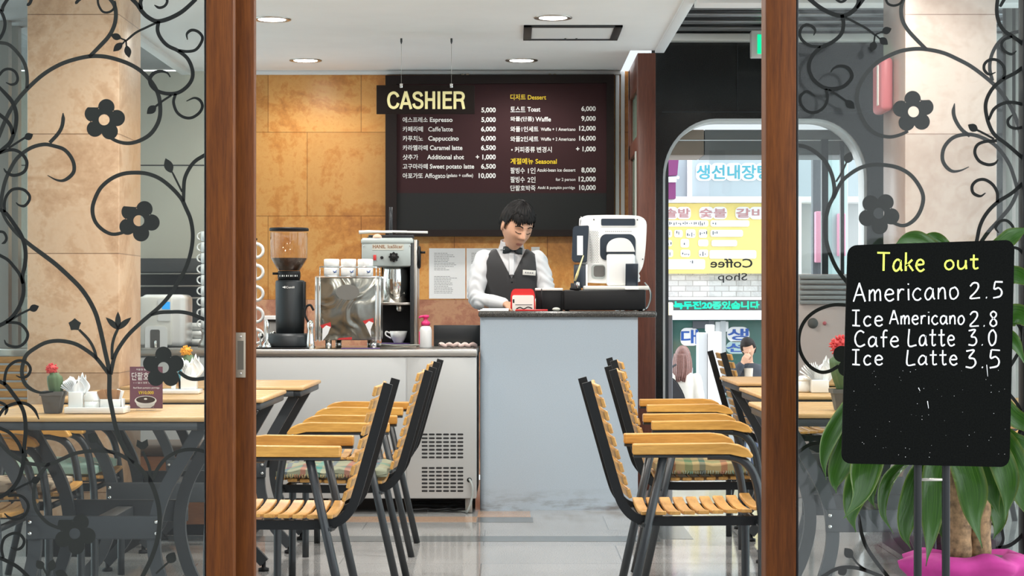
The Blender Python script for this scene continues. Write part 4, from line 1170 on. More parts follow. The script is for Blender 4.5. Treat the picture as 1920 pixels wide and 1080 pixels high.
# ================================================================ things on the tables
def cactus(x, y, z, h_pot, w, lab, top='cactus_red', k=1.0):
    t = thing('potted_cactus', (x, y, z), lab, 'cactus')
    b = MB()
    # square tapered pot
    s0, s1 = w * 0.33, w * 0.47
    n0 = 0
    ring = lambda s_, zz: [b.bm.verts.new((x + sx * s_, y + sy * s_, zz)) for sx, sy in ((-1, -1), (1, -1), (1, 1), (-1, 1))]
    zs = [(s0, z), (s1 * .97, z + h_pot * .80), (s1 * 1.10, z + h_pot * .81), (s1 * 1.12, z + h_pot), (s1 * .98, z + h_pot), (s1 * .94, z + h_pot * .88)]
    rr = [ring(*q) for q in zs]
    for A_, B_ in zip(rr, rr[1:]):
        for i in range(4): b.bm.faces.new((A_[i], A_[(i + 1) % 4], B_[(i + 1) % 4], B_[i]))
    b.bm.faces.new(rr[0][::-1])
    b.obj('pot', 'pot_grey', t)
    b = MB(); b.box(x - s1 * .93, x + s1 * .93, y - s1 * .93, y + s1 * .93, z + h_pot * .80, z + h_pot * .88); b.obj('soil', 'soil', t)
    zc = z + h_pot * 0.88
    b = MB()
    pr = []
    for i in range(12):
        u = i / 11
        pr.append((0.026 * k * (0.9 + 0.25 * math.sin(PI * u * 0.9)) * (1 if u < 0.9 else 0.7), u * 0.085 * k))
    seg = 24; rings = []
    for i, (r_, hh) in enumerate(pr):
        rings.append([b.bm.verts.new((x + 0.012 * k - 0.010 * k * hh / 0.085 + (r_ * (1 + 0.10 * math.cos(8 * 2 * PI * j / seg))) * math.cos(2 * PI * j / seg), y + (r_ * (1 + 0.10 * math.cos(8 * 2 * PI * j / seg))) * math.sin(2 * PI * j / seg), zc + hh)) for j in range(seg)])
    for A_, B_ in zip(rings, rings[1:]):
        for j in range(seg): b.bm.faces.new((A_[j], A_[(j + 1) % seg], B_[(j + 1) % seg], B_[j]))
    b.bm.faces.new(rings[-1]); b.bm.faces.new(rings[0][::-1])
    for f in b.bm.faces: f.smooth = True
    b.obj('stem', 'cactus_green', t)
    b = MB(); c = Vector((x - 0.006 * k, y, zc + 0.098 * k))
    b.sphere(c, 0.020 * k, 16, 10)
    rnd = random.Random(3)
    for i in range(70):
        a, s_ = rnd.uniform(0, 2 * PI), rnd.uniform(-0.6, 1)
        q = math.sqrt(max(0, 1 - s_ * s_)); dv = Vector((q * math.cos(a), q * math.sin(a), s_))
        b.tube([c + dv * 0.017 * k, c + dv * 0.027 * k], [0.0040 * k, 0.0010 * k], 5)
    b.obj('crown', top, t)
    return t

def napkin(x, y, z, w, h, lab, seed=1, box=True):
    """white square holder with tissues fanned out of the top"""
    t = thing('napkin_holder', (x, y, z), lab, 'napkin holder')
    b = MB(); b.box(x - w / 2, x + w / 2, y - w * .45, y + w * .45, z, z + h, 0.003)
    b.obj('holder', 'porcelain', t)
    b = MB(); rnd = random.Random(seed); k_ = w / 0.046
    def sheet(rows):
        for ra, rb in zip(rows, rows[1:]):
            for j in range(len(ra) - 1): b.face([ra[j], ra[j + 1], rb[j + 1], rb[j]], True)
    for k in range(13):                       # edges of the folded stack, fanning to the left
        u = k / 12; lean = -1.5 + 1.7 * u; hh = (0.030 + 0.022 * math.sin(u * 3) + rnd.uniform(-.003, .005)) * k_
        x0 = x - w * 0.40 + u * w * 0.55; rows = []
        for i in range(6):
            v = i / 5; cz_ = z + h - 0.006 + hh * v; cx_ = x0 + lean * 0.022 * k_ * v ** 1.4
            rows.append([(cx_ + 0.0015 * math.sin(4 * v + j), y + (j - 2) / 2 * w * .36 * (1 - .25 * v), cz_ - 0.004 * abs(j - 2) * v) for j in range(5)])
        sheet(rows)
    for k, (ox, top, wd, lean) in enumerate(((0.10, 0.052, 0.020, 0.006), (0.20, 0.062, 0.026, 0.010), (0.28, 0.054, 0.022, 0.014))):    # broad folded wings on the right
        rows = []
        for i in range(8):
            v = i / 7; half = wd * k_ * (0.35 + 0.75 * math.sin(PI * min(1, v * .75 + .1))) * (1 - 0.75 * v ** 4)
            cx_ = x + ox * w + lean * k_ * v; cz_ = z + h - 0.010 + top * k_ * v
            rows.append([(cx_ + (j - 3) / 3 * half, y - 0.012 + 0.010 * k + 0.006 * math.sin((j - 3) * 1.1 + k) * (1 - .3 * v), cz_ + 0.010 * k_ * v * math.cos((j - 3) * 1.3)) for j in range(7)])
        sheet(rows)
    bmesh.ops.remove_doubles(b.bm, verts=b.bm.verts, dist=1e-5)
    bmesh.ops.solidify(b.bm, geom=list(b.bm.faces), thickness=0.0008)
    b.obj('tissue', 'tissue', t)
    return t

d = 6.26
cactus(X(100, d), d, TZ, 0.072, 0.072, 'small cactus with red crown in a square dark grey pot on the near left table', 'cactus_red', 0.82)
# condiment tray
tr = thing('condiment_tray', (X(180, d), d, TZ), 'white porcelain tray holding napkins and sugar on the near left table', 'tray')
b = MB()
x0, x1 = X(127, d), X(238, d)
b.box(x0 + 0.006, x1 - 0.006, d - 0.045, d + 0.05, TZ, TZ + 0.004, 0.001)
for (a, c, e_, f_) in ((x0, x1, d - 0.052, d - 0.046), (x0, x1, d + 0.05, d + 0.056), (x0, x0 + 0.006, d - 0.05, d + 0.055), (x1 - 0.006, x1, d - 0.05, d + 0.055)):
    b.box(a, c, e_, f_, TZ + 0.001, TZ + 0.021, 0.002)
b.obj('dish', 'porcelain', tr)
tz = TZ + 0.0045
napkin(X(143.5, d), d, tz, 0.047, 0.066, 'white holder of fanned tissues on the near left table', 4)
sb = thing('sugar_bowl', (X(173, d), d, tz), 'white rounded sugar pot with domed lid on the near left tray', 'sugar bowl')
b = MB(); b.lathe((X(173, d), d, tz), [(0.0, 0), (0.023, 0.0), (0.026, 0.006), (0.026, 0.034), (0.0, 0.034)], 28); b.obj('bowl', 'porcelain', sb)
b = MB(); b.lathe((X(173, d), d, tz), [(0.026, 0.0345), (0.0265, 0.038), (0.022, 0.062), (0.019, 0.066), (0.0, 0.067)], 28); b.obj('lid', 'porcelain', sb)
sc = thing('packet_box', (X(209, d), d, tz), 'white open box of brown sugar sachets on the near left tray', 'box')
b = MB(); xa, xb = X(190, d), X(231, d)
for (a, c, e_, f_) in ((xa, xb, d - 0.03, d - 0.027), (xa, xb, d + 0.027, d + 0.03), (xa, xa + 0.003, d - 0.03, d + 0.03), (xb - 0.003, xb, d - 0.03, d + 0.03), (xa, xb, d - 0.03, d + 0.03)):
    zt = tz + 0.042 if (c - a < 0.05 or f_ - e_ < 0.02) else tz + 0.003
    b.box(a, c, e_, f_, tz, zt, 0.0008, 1)
b.obj('box', 'porcelain', sc)
for k in range(7):
    u = k / 6; b = MB()
    cx_ = xa + 0.010 + u * 0.045
    a = math.radians(-22 + 40 * u)
    b.obox((cx_, d - 0.012 + 0.006 * (k % 4), tz + 0.043), (math.cos(a), 0, -math.sin(a)), (0, 1, 0), (math.sin(a), 0, math.cos(a)), 0.012, 0.0014, 0.030, 0.0008)
    tag(b.obj('sugar_sachet', 'kraft' if k < 6 else 'paper'), 'brown paper sugar sachet standing in the white box on the near left table' if k < 6 else 'white paper sugar sachet standing in the white box, rightmost', 'sachet', 'sugar sachets in the box')

# menu card in acrylic stand
dm = 6.42
mc = thing('menu_card', (X(274, dm), dm, TZ), 'maroon menu card with red bean porridge in a clear stand on the near left table', 'menu card')
b = MB(); b.box(X(243.5, dm), X(305, dm), dm - 0.001, dm + 0.001, Z(766, dm), Z(687.5, dm)); cardo = b.obj('card', 'card_maroon', mc)
b = MB(); put_text(b, '단팥호박죽', 247, 301, 698, 713, dm - 0.0016)
put_text(b, '겨울철 별미 한그릇', 255, 293, 691, 694.5, dm - 0.0016)
put_text(b, '• • • 달고 진한 맛의 전통죽', 250, 300, 716, 719.5, dm - 0.0016)
put_text(b, 'Red Bean pumpkin porridge', 250, 299, 725.5, 729.5, dm - 0.0016)
b.obj('lettering', 'letter_white', cardo)
b = MB(); put_text(b, '₩10,000', 260, 288, 733, 740, dm - 0.0016, 0.01); b.obj('lettering', 'letter_yellow', cardo)
def ell(b, px, py, rx, ry, d_, n=28, th=0.0004):
    b.prism([(X(px + rx * math.cos(2 * PI * k / n), d_), Z(py + ry * math.sin(2 * PI * k / n), d_)) for k in range(n)], d_, d_ + th)
b = MB(); ell(b, 273, 751, 20.5, 9, dm - 0.0016); b.mi = 1; ell(b, 273, 749.5, 18, 6.5, dm - 0.0021); b.mi = 0; ell(b, 273, 748, 3, 1.5, dm - 0.0026)
b.prism([(X(q[0], dm), Z(q[1], dm)) for q in ((254, 752), (257, 760), (264, 764.5), (282, 764.5), (289, 760), (292, 752))], dm - 0.0014, dm - 0.0012)
b.obj('picture', ['porcelain', 'coffee_bean'], cardo)
b = MB(); b.box(X(257, dm), X(291, dm), dm - 0.022, dm + 0.022, TZ, TZ + 0.0145, 0.001); b.box(X(257, dm), X(291, dm), dm - 0.004, dm - 0.0025, TZ + 0.0145, Z(756, dm))
b.obj('stand', 'clear_acrylic', mc)

# second left table: napkins, orange cactus, tray
d2 = 7.62
tr2 = thing('condiment_tray', (X(345, d2), d2, TZ), 'white porcelain tray on the second left table', 'tray')
b = MB(); b.box(X(303, d2), X(376, d2), d2 - 0.05, d2 + 0.06, TZ, TZ + 0.018, 0.004); b.obj('dish', 'porcelain', tr2)
napkin(X(355, d2), d2, TZ + 0.0185, 0.062, 0.055, 'white holder of fanned tissues on the second left table', 9)
cactus(X(352, 7.78), 7.78, TZ, 0.075, 0.075, 'small cactus with orange crown behind tissues on the second left table', 'cactus_orange', 1.0)
for k, (pxx, mt) in enumerate(((333, 'kraft'), (338, 'lcd_paper'), (327, 'paper'))):
    if mt == 'lcd_paper': plain('lcd_paper', (0.10, 0.32, 0.42), 0.6)
    b = MB(); a = math.radians(-18 + 12 * k)
    b.obox((X(pxx, d2 - 0.02), d2 - 0.02, TZ + 0.0195 + 0.040), (math.cos(a), 0, -math.sin(a)), (0, 1, 0), (math.sin(a), 0, math.cos(a)), 0.009, 0.0014, 0.040, 0.0006)
    tag(b.obj('sugar_sachet', mt), ('brown', 'blue', 'white')[k] + ' sugar sachet leaning by the tissues on the second left table', 'sachet')

# right tables
d3 = 6.42
cactus(X(1582, d3), d3, TZ, 0.072, 0.085, 'tall green cactus with red crown in a dark pot behind the right glass', 'cactus_red', 1.55)
d4 = 7.70
napkin(X(1536, d4), d4, TZ, 0.070, 0.052, 'white holder of fanned tissues behind the right glass', 13)
nb = thing('sugar_bowl', (X(1508, d4 + .05), d4 + .05, TZ), 'white sugar pot beside the tissues behind the right glass', 'sugar bowl')
b = MB(); b.lathe((X(1508, d4 + .05), d4 + .05, TZ), [(0, 0), (0.03, 0), (0.033, 0.006), (0.033, 0.045), (0, 0.045)], 24); b.obj('bowl', 'porcelain', nb)
b = MB(); b.lathe((X(1508, d4 + .05), d4 + .05, TZ), [(0.033, 0.0455), (0.033, 0.05), (0.02, 0.066), (0, 0.068)], 24); b.obj('lid', 'porcelain', nb)

# grey louvred cabinet by the street window, behind the right glass
d5 = 10.75
lc = thing('louvred_cabinet', (X(1548, d5), d5, 0), 'grey louvred metal cabinet by the street window behind the right glass', 'cabinet')
plain('louvre_grey', (0.42, 0.44, 0.45), 0.4, 0.3); plain('cabinet_pink', (0.56, 0.46, 0.43), 0.6)
b = MB(); b.box(X(1494, d5), X(1612, d5), d5, d5 + 0.35, 0.0, Z(514, d5), 0.006); b.obj('body', 'cabinet_pink', lc)
for py in (519, 528, 538, 548, 557, 566):
    b = MB(); b.obox((X(1553, d5), d5 - 0.010, Z(py, d5)), (1, 0, 0), (0, .94, .34), (0, -.34, .94), 0.165, 0.012, 0.009, 0.002); b.obj('louvre', 'louvre_grey', lc)
b = MB(); b.lathe((X(1524, d5), d5 - 0.001, Z(606, d5)), [(0.0, -0.012), (0.026, -0.012), (0.030, 0.0)], 20, axis='y'); b.obj('dial', 'pot_grey', lc)  # dark disc standing in for a dim round reflection
b = MB(); b.sphere((X(1546, d5), d5 - 0.004, Z(606, d5)), 0.011, 12, 8); b.obj('button', 'faint_red', lc)

# reddish reflection by the pale pillar, built as a solid box
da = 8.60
al = thing('red_reflection', (1.69, da, Z(215, da)), 'rounded red box standing in for a reflection by the pale pillar', 'painted reflection')
b = MB(); b.box(1.655, 1.709, da - 0.12, da + 0.10, Z(212, da), Z(113, da), 0.02, 3); b.obj('casing', 'faint_red', al)
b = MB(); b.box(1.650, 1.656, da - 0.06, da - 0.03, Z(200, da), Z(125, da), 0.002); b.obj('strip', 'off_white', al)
# ================================================================ fridge counter
FD = 9.94
fx1 = X(893, FD)
fc = thing('fridge_counter', (-1.2, FD, 0), 'low steel topped fridge counter with grey front and two vent grilles', 'counter')
FT = Z(655, FD)
b = MB(); b.box(-2.75, fx1, FD + 0.004, FD + 0.85, Z(935, FD), Z(669, FD), 0.003); b.obj('body', 'fridge_panel', fc)
plain('gap_dark', (0.035, 0.027, 0.022), 0.7)
b = MB(); b.box(-2.75, fx1 - 0.02, FD + 0.22, FD + 0.80, 0.0, Z(935, FD)); b.obj('dark_base', 'gap_dark', fc)  # dark box added so the gap under the counter looks shaded
b = MB(); b.box(-2.75, fx1 + 0.004, FD - 0.012, FD + 0.87, Z(668, FD), FT, 0.004); top_f = b.obj('worktop', 'steel', fc)
b = MB(); b.box(-2.75, X(761, FD), FD - 0.001, FD + 0.004, Z(934, FD), Z(671, FD), 0.0015); b.obj('front_panel', 'fridge_panel', fc)
b = MB(); b.box(X(763, FD), fx1, FD - 0.001, FD + 0.004, Z(934, FD), Z(671, FD), 0.0015); gp = b.obj('front_panel', 'fridge_panel', fc)
for y0, y1 in ((812, 860), (875, 923)):
    b = MB()
    for r_ in range(7):
        for c_ in range(6):
            cx_ = 790 + 6.2 + c_ * 13.4; cy_ = y0 + 2.5 + r_ * (y1 - y0 - 5) / 6
            b.prism(rrect(X(cx_ - 5.6, FD), X(cx_ + 5.6, FD), Z(cy_ + 1.75, FD), Z(cy_ - 1.75, FD), 0.0047, 3), FD - 0.0022, FD - 0.0011)
    b.obj('vent_grille', 'grille_dark', gp)
b = MB(); b.lathe((X(880, FD), FD - 0.001, Z(900, FD)), [(0.0, -0.002), (0.011, -0.002), (0.013, -0.001), (0.013, 0.0)], 18, axis='y'); b.obj('grommet', 'black_plastic', gp)
b = MB()
b.box(X(872, FD), X(885, FD), FD + 0.03, FD + 0.07, 0.0, Z(934, FD), 0.004)
b.obj('foot', 'steel', fc)
b = MB(); b.box(X(615, FD), X(628, FD), FD + 0.03, FD + 0.07, 0.0, Z(934, FD), 0.004); b.obj('foot', 'steel', fc)
b = MB(); pts = [P(880, 899, FD - 0.004), P(882, 902, FD - 0.02), P(886, 915, FD - 0.03), P(884, 938, FD - 0.03)]
b.tube(catmull(pts + [Vector((X(876, FD), FD - 0.02, 0.012)), Vector((X(866, FD), FD + 0.06, 0.007)), Vector((X(800, FD), FD + 0.10, 0.006))], 6), 0.006, 8)
tag(b.obj('power_cable', 'cable_grey'), 'grey power cable hanging from the fridge counter to the floor', 'cable')
for k in range(3):
    b = MB(); rnd = random.Random(k + 4); pts = []
    for i in range(9):
        pts.append((X(770 + i * 13, FD) + rnd.uniform(-.01, .01), FD + 0.05 + 0.05 * k + rnd.uniform(-.012, .012), 0.012 + 0.014 * k + rnd.uniform(0, .008)))
    b.tube(catmull(pts, 5), 0.008, 7)
    tag(b.obj('power_cable', 'black_plastic'), 'black cable lying on the floor under the fridge counter', 'cable', 'black cables under the fridge counter')
b = MB(); b.box(X(811, 10.58), X(899, 10.58), 10.74, 10.78, FT, FT + 0.118, 0.002); tag(b.obj('splash_board', 'gun_metal'), 'dark grey upright board on the fridge counter behind the pink pump bottle', 'board')
# frilled rail of pinkish cups
b = MB(); pts = []
for i in range(60):
    u = i / 59; pts.append((X(824 + 70 * u, 10.3), 10.3 + 0.004 * math.sin(u * 40), FT + 0.014 + 0.005 * math.sin(u * 30)))
plain('pale_pink', (0.66, 0.50, 0.46), 0.7)
b.tube(pts, 0.012, 8); tag(b.obj('frilled_cloth', 'pale_pink'), 'pale pink frilled cloth rolled along the right end of the fridge counter', 'cloth')

# ================================================================ coffee grinder
gd = 10.2
gx = X(542, gd); s = gd / F
g = thing('coffee_grinder', (gx, gd, FT), 'tall black coffee grinder with clear bean hopper on the steel counter', 'coffee grinder')
zz = lambda py: Z(py, gd)
b = MB()
b.lathe((gx, gd, 0), [(0, FT + 0.0063), (44 * s, FT + 0.0063), (45 * s, FT + 0.016), (44 * s, zz(632)), (40 * s, zz(625)), (0, zz(625))], 36); b.obj('base', 'grinder_black', g)
b = MB(); b.lathe((gx + 2 * s, gd, 0), [(0, zz(626)), (26 * s, zz(626)), (27 * s, zz(600)), (27.5 * s, zz(529)), (26 * s, zz(526)), (20 * s, zz(525)), (0, zz(525))], 36)
b.box(gx + 22 * s, gx + 31 * s, gd - 0.03, gd + 0.03, zz(580), zz(528), 0.004)
bodyg = b.obj('body', 'grinder_black', g)
b = MB(); put_text(b, '◄Cunill', 529, 552, 536, 541, gd - 27.6 * s - 0.002, 0.02); b.obj('badge', 'letter_white', bodyg, label='small white maker badge')
b = MB(); b.lathe((gx, gd, 0), [(0, zz(526)), (20 * s, zz(526)), (21.5 * s, zz(520)), (21.5 * s, zz(512)), (20.5 * s, zz(508)), (0, zz(508))], 36)
b.tube([(gx - 18 * s, gd - 0.01, zz(513)), (gx - 30 * s, gd - 0.02, zz(513))], 0.0065, 8); col_ = b.obj('collar', 'black_plastic', g)
b = MB()
for k in range(9): b.box(gx + (-15 + k * 4) * s, gx + (-14 + k * 4 + (k % 2)) * s, gd - 21.8 * s, gd - 21.0 * s, zz(519), zz(516))
b.obj('scale_marks', 'letter_white', col_)
b = MB(); b.lathe((gx, gd, 0), [(20 * s, zz(508)), (25 * s, zz(500)), (34.5 * s, zz(484)), (35 * s, zz(436)), (34.2 * s, zz(436)), (33.8 * s, zz(484)), (24 * s, zz(500)), (19.3 * s, zz(508))][:4], 40, caps=False); b.obj('hopper', 'hopper_glass', g)
b = MB(); b.lathe((gx, gd, 0), [(0, zz(507)), (19 * s, zz(507)), (23.6 * s, zz(500)), (33.0 * s, zz(485)), (32 * s, zz(484)), (10 * s, zz(486)), (0, zz(485))], 40); b.obj('coffee_beans', 'coffee_bean', g, kind='stuff')
b = MB(); b.lathe((gx, gd, 0), [(0, zz(433)), (36.5 * s, zz(433)), (37 * s, zz(430)), (36 * s, zz(427.5)), (0, zz(426.5))], 40); b.obj('lid', 'black_plastic', g)

# ================================================================ espresso machine with cups
ed = 10.12
em = thing('espresso_machine', (X(651, ed), ed, FT), 'boxy polished steel espresso machine seen from behind on the steel counter', 'espresso machine')
ze = lambda py: Z(py, ed)
xe0, xe1 = X(592, ed), X(712, ed)
def _rear():
    m, nt, bs = new_mat('wavy_steel')
    bs.inputs['Base Color'].default_value = (0.23, 0.23, 0.205, 1); bs.inputs['Metallic'].default_value = 1; bs.inputs['Roughness'].default_value = 0.24
    f = noise_tex(nt, coords(nt), 5.0, 1, 0.4, 2.0); bump(nt, f, bs, 0.45, 0.05)
_rear()
b = MB(); b.box(xe0 + 0.004, xe1 - 0.004, ed + 0.006, ed + 0.30, ze(638), ze(520), 0.006); b.obj('body', 'steel', em)
b = MB(); b.box(X(599, ed), X(705, ed), ed - 0.004, ed + 0.006, ze(637), ze(521), 0.003); rp = b.obj('rear_panel', 'wavy_steel', em)
b = MB(); b.prism([(X(652, ed) + 0.063 * math.cos(2 * PI * k / 40), ze(548) + 0.041 * math.sin(2 * PI * k / 40)) for k in range(40)], ed - 0.007, ed - 0.0042); plain('badge_grey', (0.20, 0.195, 0.18), 0.45, 0.5); b.obj('oval_badge', 'badge_grey', rp)
plain('deco_red', (0.55, 0.03, 0.03), 0.4)
for cx_, cy_, fl in ((612, 620, -1), (692, 612, 1)):
    b = MB()
    b.prism([(X(cx_ - 12, ed), Z(cy_ - 10, ed)), (X(cx_ + 8, ed), Z(cy_ - 16, ed)), (X(cx_ + 9, ed), Z(cy_ - 6, ed)), (X(cx_ - 6, ed), Z(cy_ - 2, ed))], ed - 0.0052, ed - 0.0042)
    b.obj('red_sticker', 'deco_red', rp)
    b = MB()
    b.prism([(X(cx_ - 7, ed), Z(cy_ - 4, ed)), (X(cx_, ed), Z(cy_ - 10, ed)), (X(cx_ + 8, ed), Z(cy_ - 7, ed)), (X(cx_ + 3, ed), Z(cy_ + 6, ed)), (X(cx_ - 2 + 6 * fl, ed), Z(cy_ + 20, ed))], ed - 0.0056, ed - 0.0046)
    b.obj('white_sticker', 'paper', rp)
b = MB(); b.prism([(X(632, ed), Z(637, ed)), (X(636, ed), Z(634, ed)), (X(660, ed), Z(632, ed)), (X(660, ed), Z(637, ed))], ed - 0.0052, ed - 0.0042); b.obj('red_sticker', 'deco_red', rp)
for px in (591, 598, 703.5, 711):
    b = MB(); b.box(X(px, ed), X(px + 3, ed), ed - 0.010, ed + 0.004, ze(640), ze(519), 0.002); b.obj('corner_strip', 'chrome', em)
b = MB(); b.box(xe0, xe1, ed - 0.008, ed + 0.31, ze(521), ze(517.5), 0.002); b.obj('cup_tray', 'chrome', em)
b = MB(); zt = ze(500)
loop = [(xe0 + 0.02, ed + 0.02, zt), (xe1 - 0.02, ed + 0.02, zt), (xe1 - 0.02, ed + 0.29, zt), (xe0 + 0.02, ed + 0.29, zt)]
b.tube(loop, 0.003, 8, closed=True)
for q in loop: b.tube([q, (q[0], q[1], ze(518))], 0.003, 8)
b.obj('cup_rail', 'chrome', em)
for px in (615, 627, 688, 700):
    b = MB(); dd = ed + (0.03 if px in (615, 700) else 0.24); b.lathe((X(px, ed), dd, 0), [(0.014, FT), (0.017, FT + 0.002), (0.017, ze(638)), (0.0, ze(638))], 18); b.obj('leg', 'chrome', em)
# cups upside down on top: two layers of three
for layer, (pb, pt) in enumerate(((517.3, 501), (500.6, 484))):
    for k, px in enumerate((622, 653.5, 685)):
        cd = ed + 0.085
        c = thing('cup', (X(px, cd), cd, Z(pb, cd)), 'white cup upside down on the espresso machine, %s, %s of three' % (('lower layer', 'upper layer')[layer], ('left', 'middle', 'right')[k]), 'cup', 'white cups on the espresso machine')
        zb, zt_ = ze(517.3) + layer * 0.0465, ze(517.3) + layer * 0.0465 + 0.046
        b = MB(); b.lathe((X(px, cd), cd, 0), [(0.0405, zb), (0.042, zb + 0.004), (0.0425, zt_ - 0.006), (0.040, zt_ - 0.001), (0.0, zt_)], 28); b.obj('cup_body', 'porcelain', c)
        if layer == 0:
            b = MB(); xq = X(px + 7, cd); zq = zb + 0.024; yy = cd - 0.0425
            b.tube([(xq - 0.012, yy + 0.004, zq + 0.005), (xq, yy, zq - 0.004), (xq + 0.010, yy + 0.004, zq + 0.006)], 0.0022, 6)
            b.tube([(xq - 0.006, yy + 0.002, zq - 0.006), (xq + 0.010, yy + 0.004, zq - 0.003)], 0.002, 6)
            b.obj('blue_mark', 'ink_blue', c)
# steam pitcher, tamper, small tools left of the machine
pj = thing('steam_pitcher', (X(582, 10.035), 10.035, FT), 'small chrome milk pitcher between grinder and espresso machine', 'pitcher')
b = MB(); b.lathe((X(582, 10.035), 10.035, FT), [(0, 0), (0.022, 0), (0.024, 0.006), (0.020, 0.05), (0.014, 0.10), (0.018, 0.112), (0.018, 0.135), (0.010, 0.15), (0, 0.155)], 24); b.obj('body', 'chrome', pj)
b = MB(); b.tube(catmull([P(578, 604, 10.035), P(572, 590, 10.035), P(574, 576, 10.035), P(582, 572, 10.035), P(588, 582, 10.035)], 6), 0.006, 8); b.obj('handle', 'black_plastic', pj)
tm = thing('tamper', (X(501, 10.08), 10.08, FT), 'chrome tamper with slim handle at the left of the grinder', 'tamper')
b = MB(); b.lathe((X(501, 10.08), 10.08, FT), [(0, 0), (0.026, 0), (0.028, 0.012), (0.020, 0.028), (0.007, 0.04), (0.006, 0.09), (0.011, 0.115), (0.012, 0.14), (0.0, 0.155)], 24); b.obj('body', 'chrome', tm)
wb = thing('white_box', (X(503, 10.4), 10.4, FT), 'small white box with black handle behind the tamper on the steel counter', 'box')
b = MB(); b.box(X(490, 10.4), X(522, 10.4), 10.50, 10.6, FT, Z(592, 10.4), 0.006); b.obj('body', 'white_gloss', wb)
b = MB(); b.box(X(498, 10.4), X(521, 10.4), 10.475, 10.50, Z(603, 10.4), Z(599, 10.4), 0.003); b.obj('handle', 'black_plastic', wb)
b = MB(); b.box(X(478, 10.05), X(580, 10.05), 10.00, 10.36, FT, FT + 0.006, 0.002); mat_o = tag(b.obj('counter_mat', 'black_plastic'), 'flat black rubber mat under the grinder on the steel counter', 'mat')
for k, (px, r_) in enumerate(((512, 0.02), (489, 0.016))):
    b = MB(); b.sphere((X(px, 10.22), 10.22, FT + 0.006 + r_ + 0.045), r_, 14, 9); b.lathe((X(px, 10.22), 10.22, FT + 0.006), [(0.018, 0), (0.018, 0.004), (0.006, 0.01), (0.006, 0.05)], 14)
    tag(b.obj('knob_tool', 'chrome'), 'small chrome knobbed tool beside the grinder, %s' % ('nearer it' if k == 0 else 'by the cup tower'), 'tool')

# towers of mugs with handles out
def mug(x, y, z, r, h, hdir, lab, grp, mat='porcelain'):
    t = thing('mug', (x, y, z), lab, 'mug', grp)
    b = MB(); b.lathe((x, y, z), [(0, 0), (r * .85, 0), (r, h * .15), (r, h), (r * .93, h), (r * .90, h * .2), (0, h * .12)], 22); b.obj('mug_body', mat, t)
    b = MB(); b.tube([(x + hdir * (r * .96 + h * .33 * math.sin(PI * k / 14)), y - 0.012, z + h * (.52 + .33 * math.cos(PI * k / 14))) for k in range(15)], h * 0.075, 8); b.obj('handle', mat, t)
    return t
md = 10.42
for k in range(5):
    mug(X(464, md), md, FT + k * 0.118, 0.052, 0.114, 1, 'white mug in the tower left of the grinder, %s' % ('bottom one', 'second from the bottom', 'middle one', 'second from the top', 'top one')[k], 'mugs in the tall tower')
b = MB(); b.lathe((X(464, md), md, FT + 5 * 0.118), [(0.0, -0.001), (0.054, -0.001), (0.054, 0.010), (0.0, 0.012)], 22); tag(b.obj('tower_cap', 'black_plastic'), 'black flat cap on top of the mug tower', 'lid')
for k in range(9):
    mug(X(390, md), md, FT + 0.10 + k * 0.060, 0.040, 0.057, -1, 'small white espresso cup in the stack behind the left glass, level %s' % ('one', 'two', 'three', 'four', 'five', 'six', 'seven', 'eight', 'nine')[k] + ' from below', 'espresso cups in the stack')
b = MB(); b.lathe((X(390, md), md, FT), [(0, 0), (0.055, 0), (0.055, 0.02), (0.035, 0.05), (0.035, 0.08), (0.048, 0.0995), (0, 0.0995)], 24); tag(b.obj('cup_stand', 'steel'), 'steel stand carrying the stack of espresso cups behind the left glass', 'stand')

# water dispenser at the left end
wd_ = 10.35
wp = thing('water_dispenser', (X(305, wd_), wd_, FT), 'white water dispenser with blue display on the counter behind the left glass', 'water dispenser')
zw = lambda py: Z(py, wd_)
b = MB(); b.box(X(262, wd_), X(345, wd_), wd_ + 0.02, wd_ + 0.30, FT + 0.001, zw(552), 0.03, 4); b.obj('body', 'white_gloss', wp)
b = MB(); b.box(X(262, wd_), X(322, wd_), wd_, wd_ + 0.022, FT + 0.01, zw(556), 0.010, 3); fr_ = b.obj('front', 'off_white', wp)
b = MB(); b.prism(rrect(X(272, wd_), X(314, wd_), zw(660), zw(612), 0.02), wd_ - 0.004, wd_ - 0.001); b.mi = 1; b.prism(rrect(X(282, wd_), X(300, wd_), zw(655), zw(618), 0.01), wd_ - 0.006, wd_ - 0.0042); b.obj('tap_recess', ['white_gloss', 'pot_grey'], fr_)
b = MB(); b.lathe((X(293, wd_), wd_ - 0.02, zw(652)), [(0.006, 0), (0.008, 0.03), (0.006, 0.04)], 12); b.obj('spout', 'chrome', fr_)
b = MB(); b.prism(rrect(X(296, wd_), X(320, wd_), zw(602), zw(560), 0.008), wd_ - 0.003, wd_ - 0.001); b.mi = 1; b.box(X(304, wd_), X(319, wd_), wd_ - 0.0042, wd_ - 0.0032, zw(580), zw(566)); b.obj('display', ['white_gloss', 'lcd_blue'], fr_)
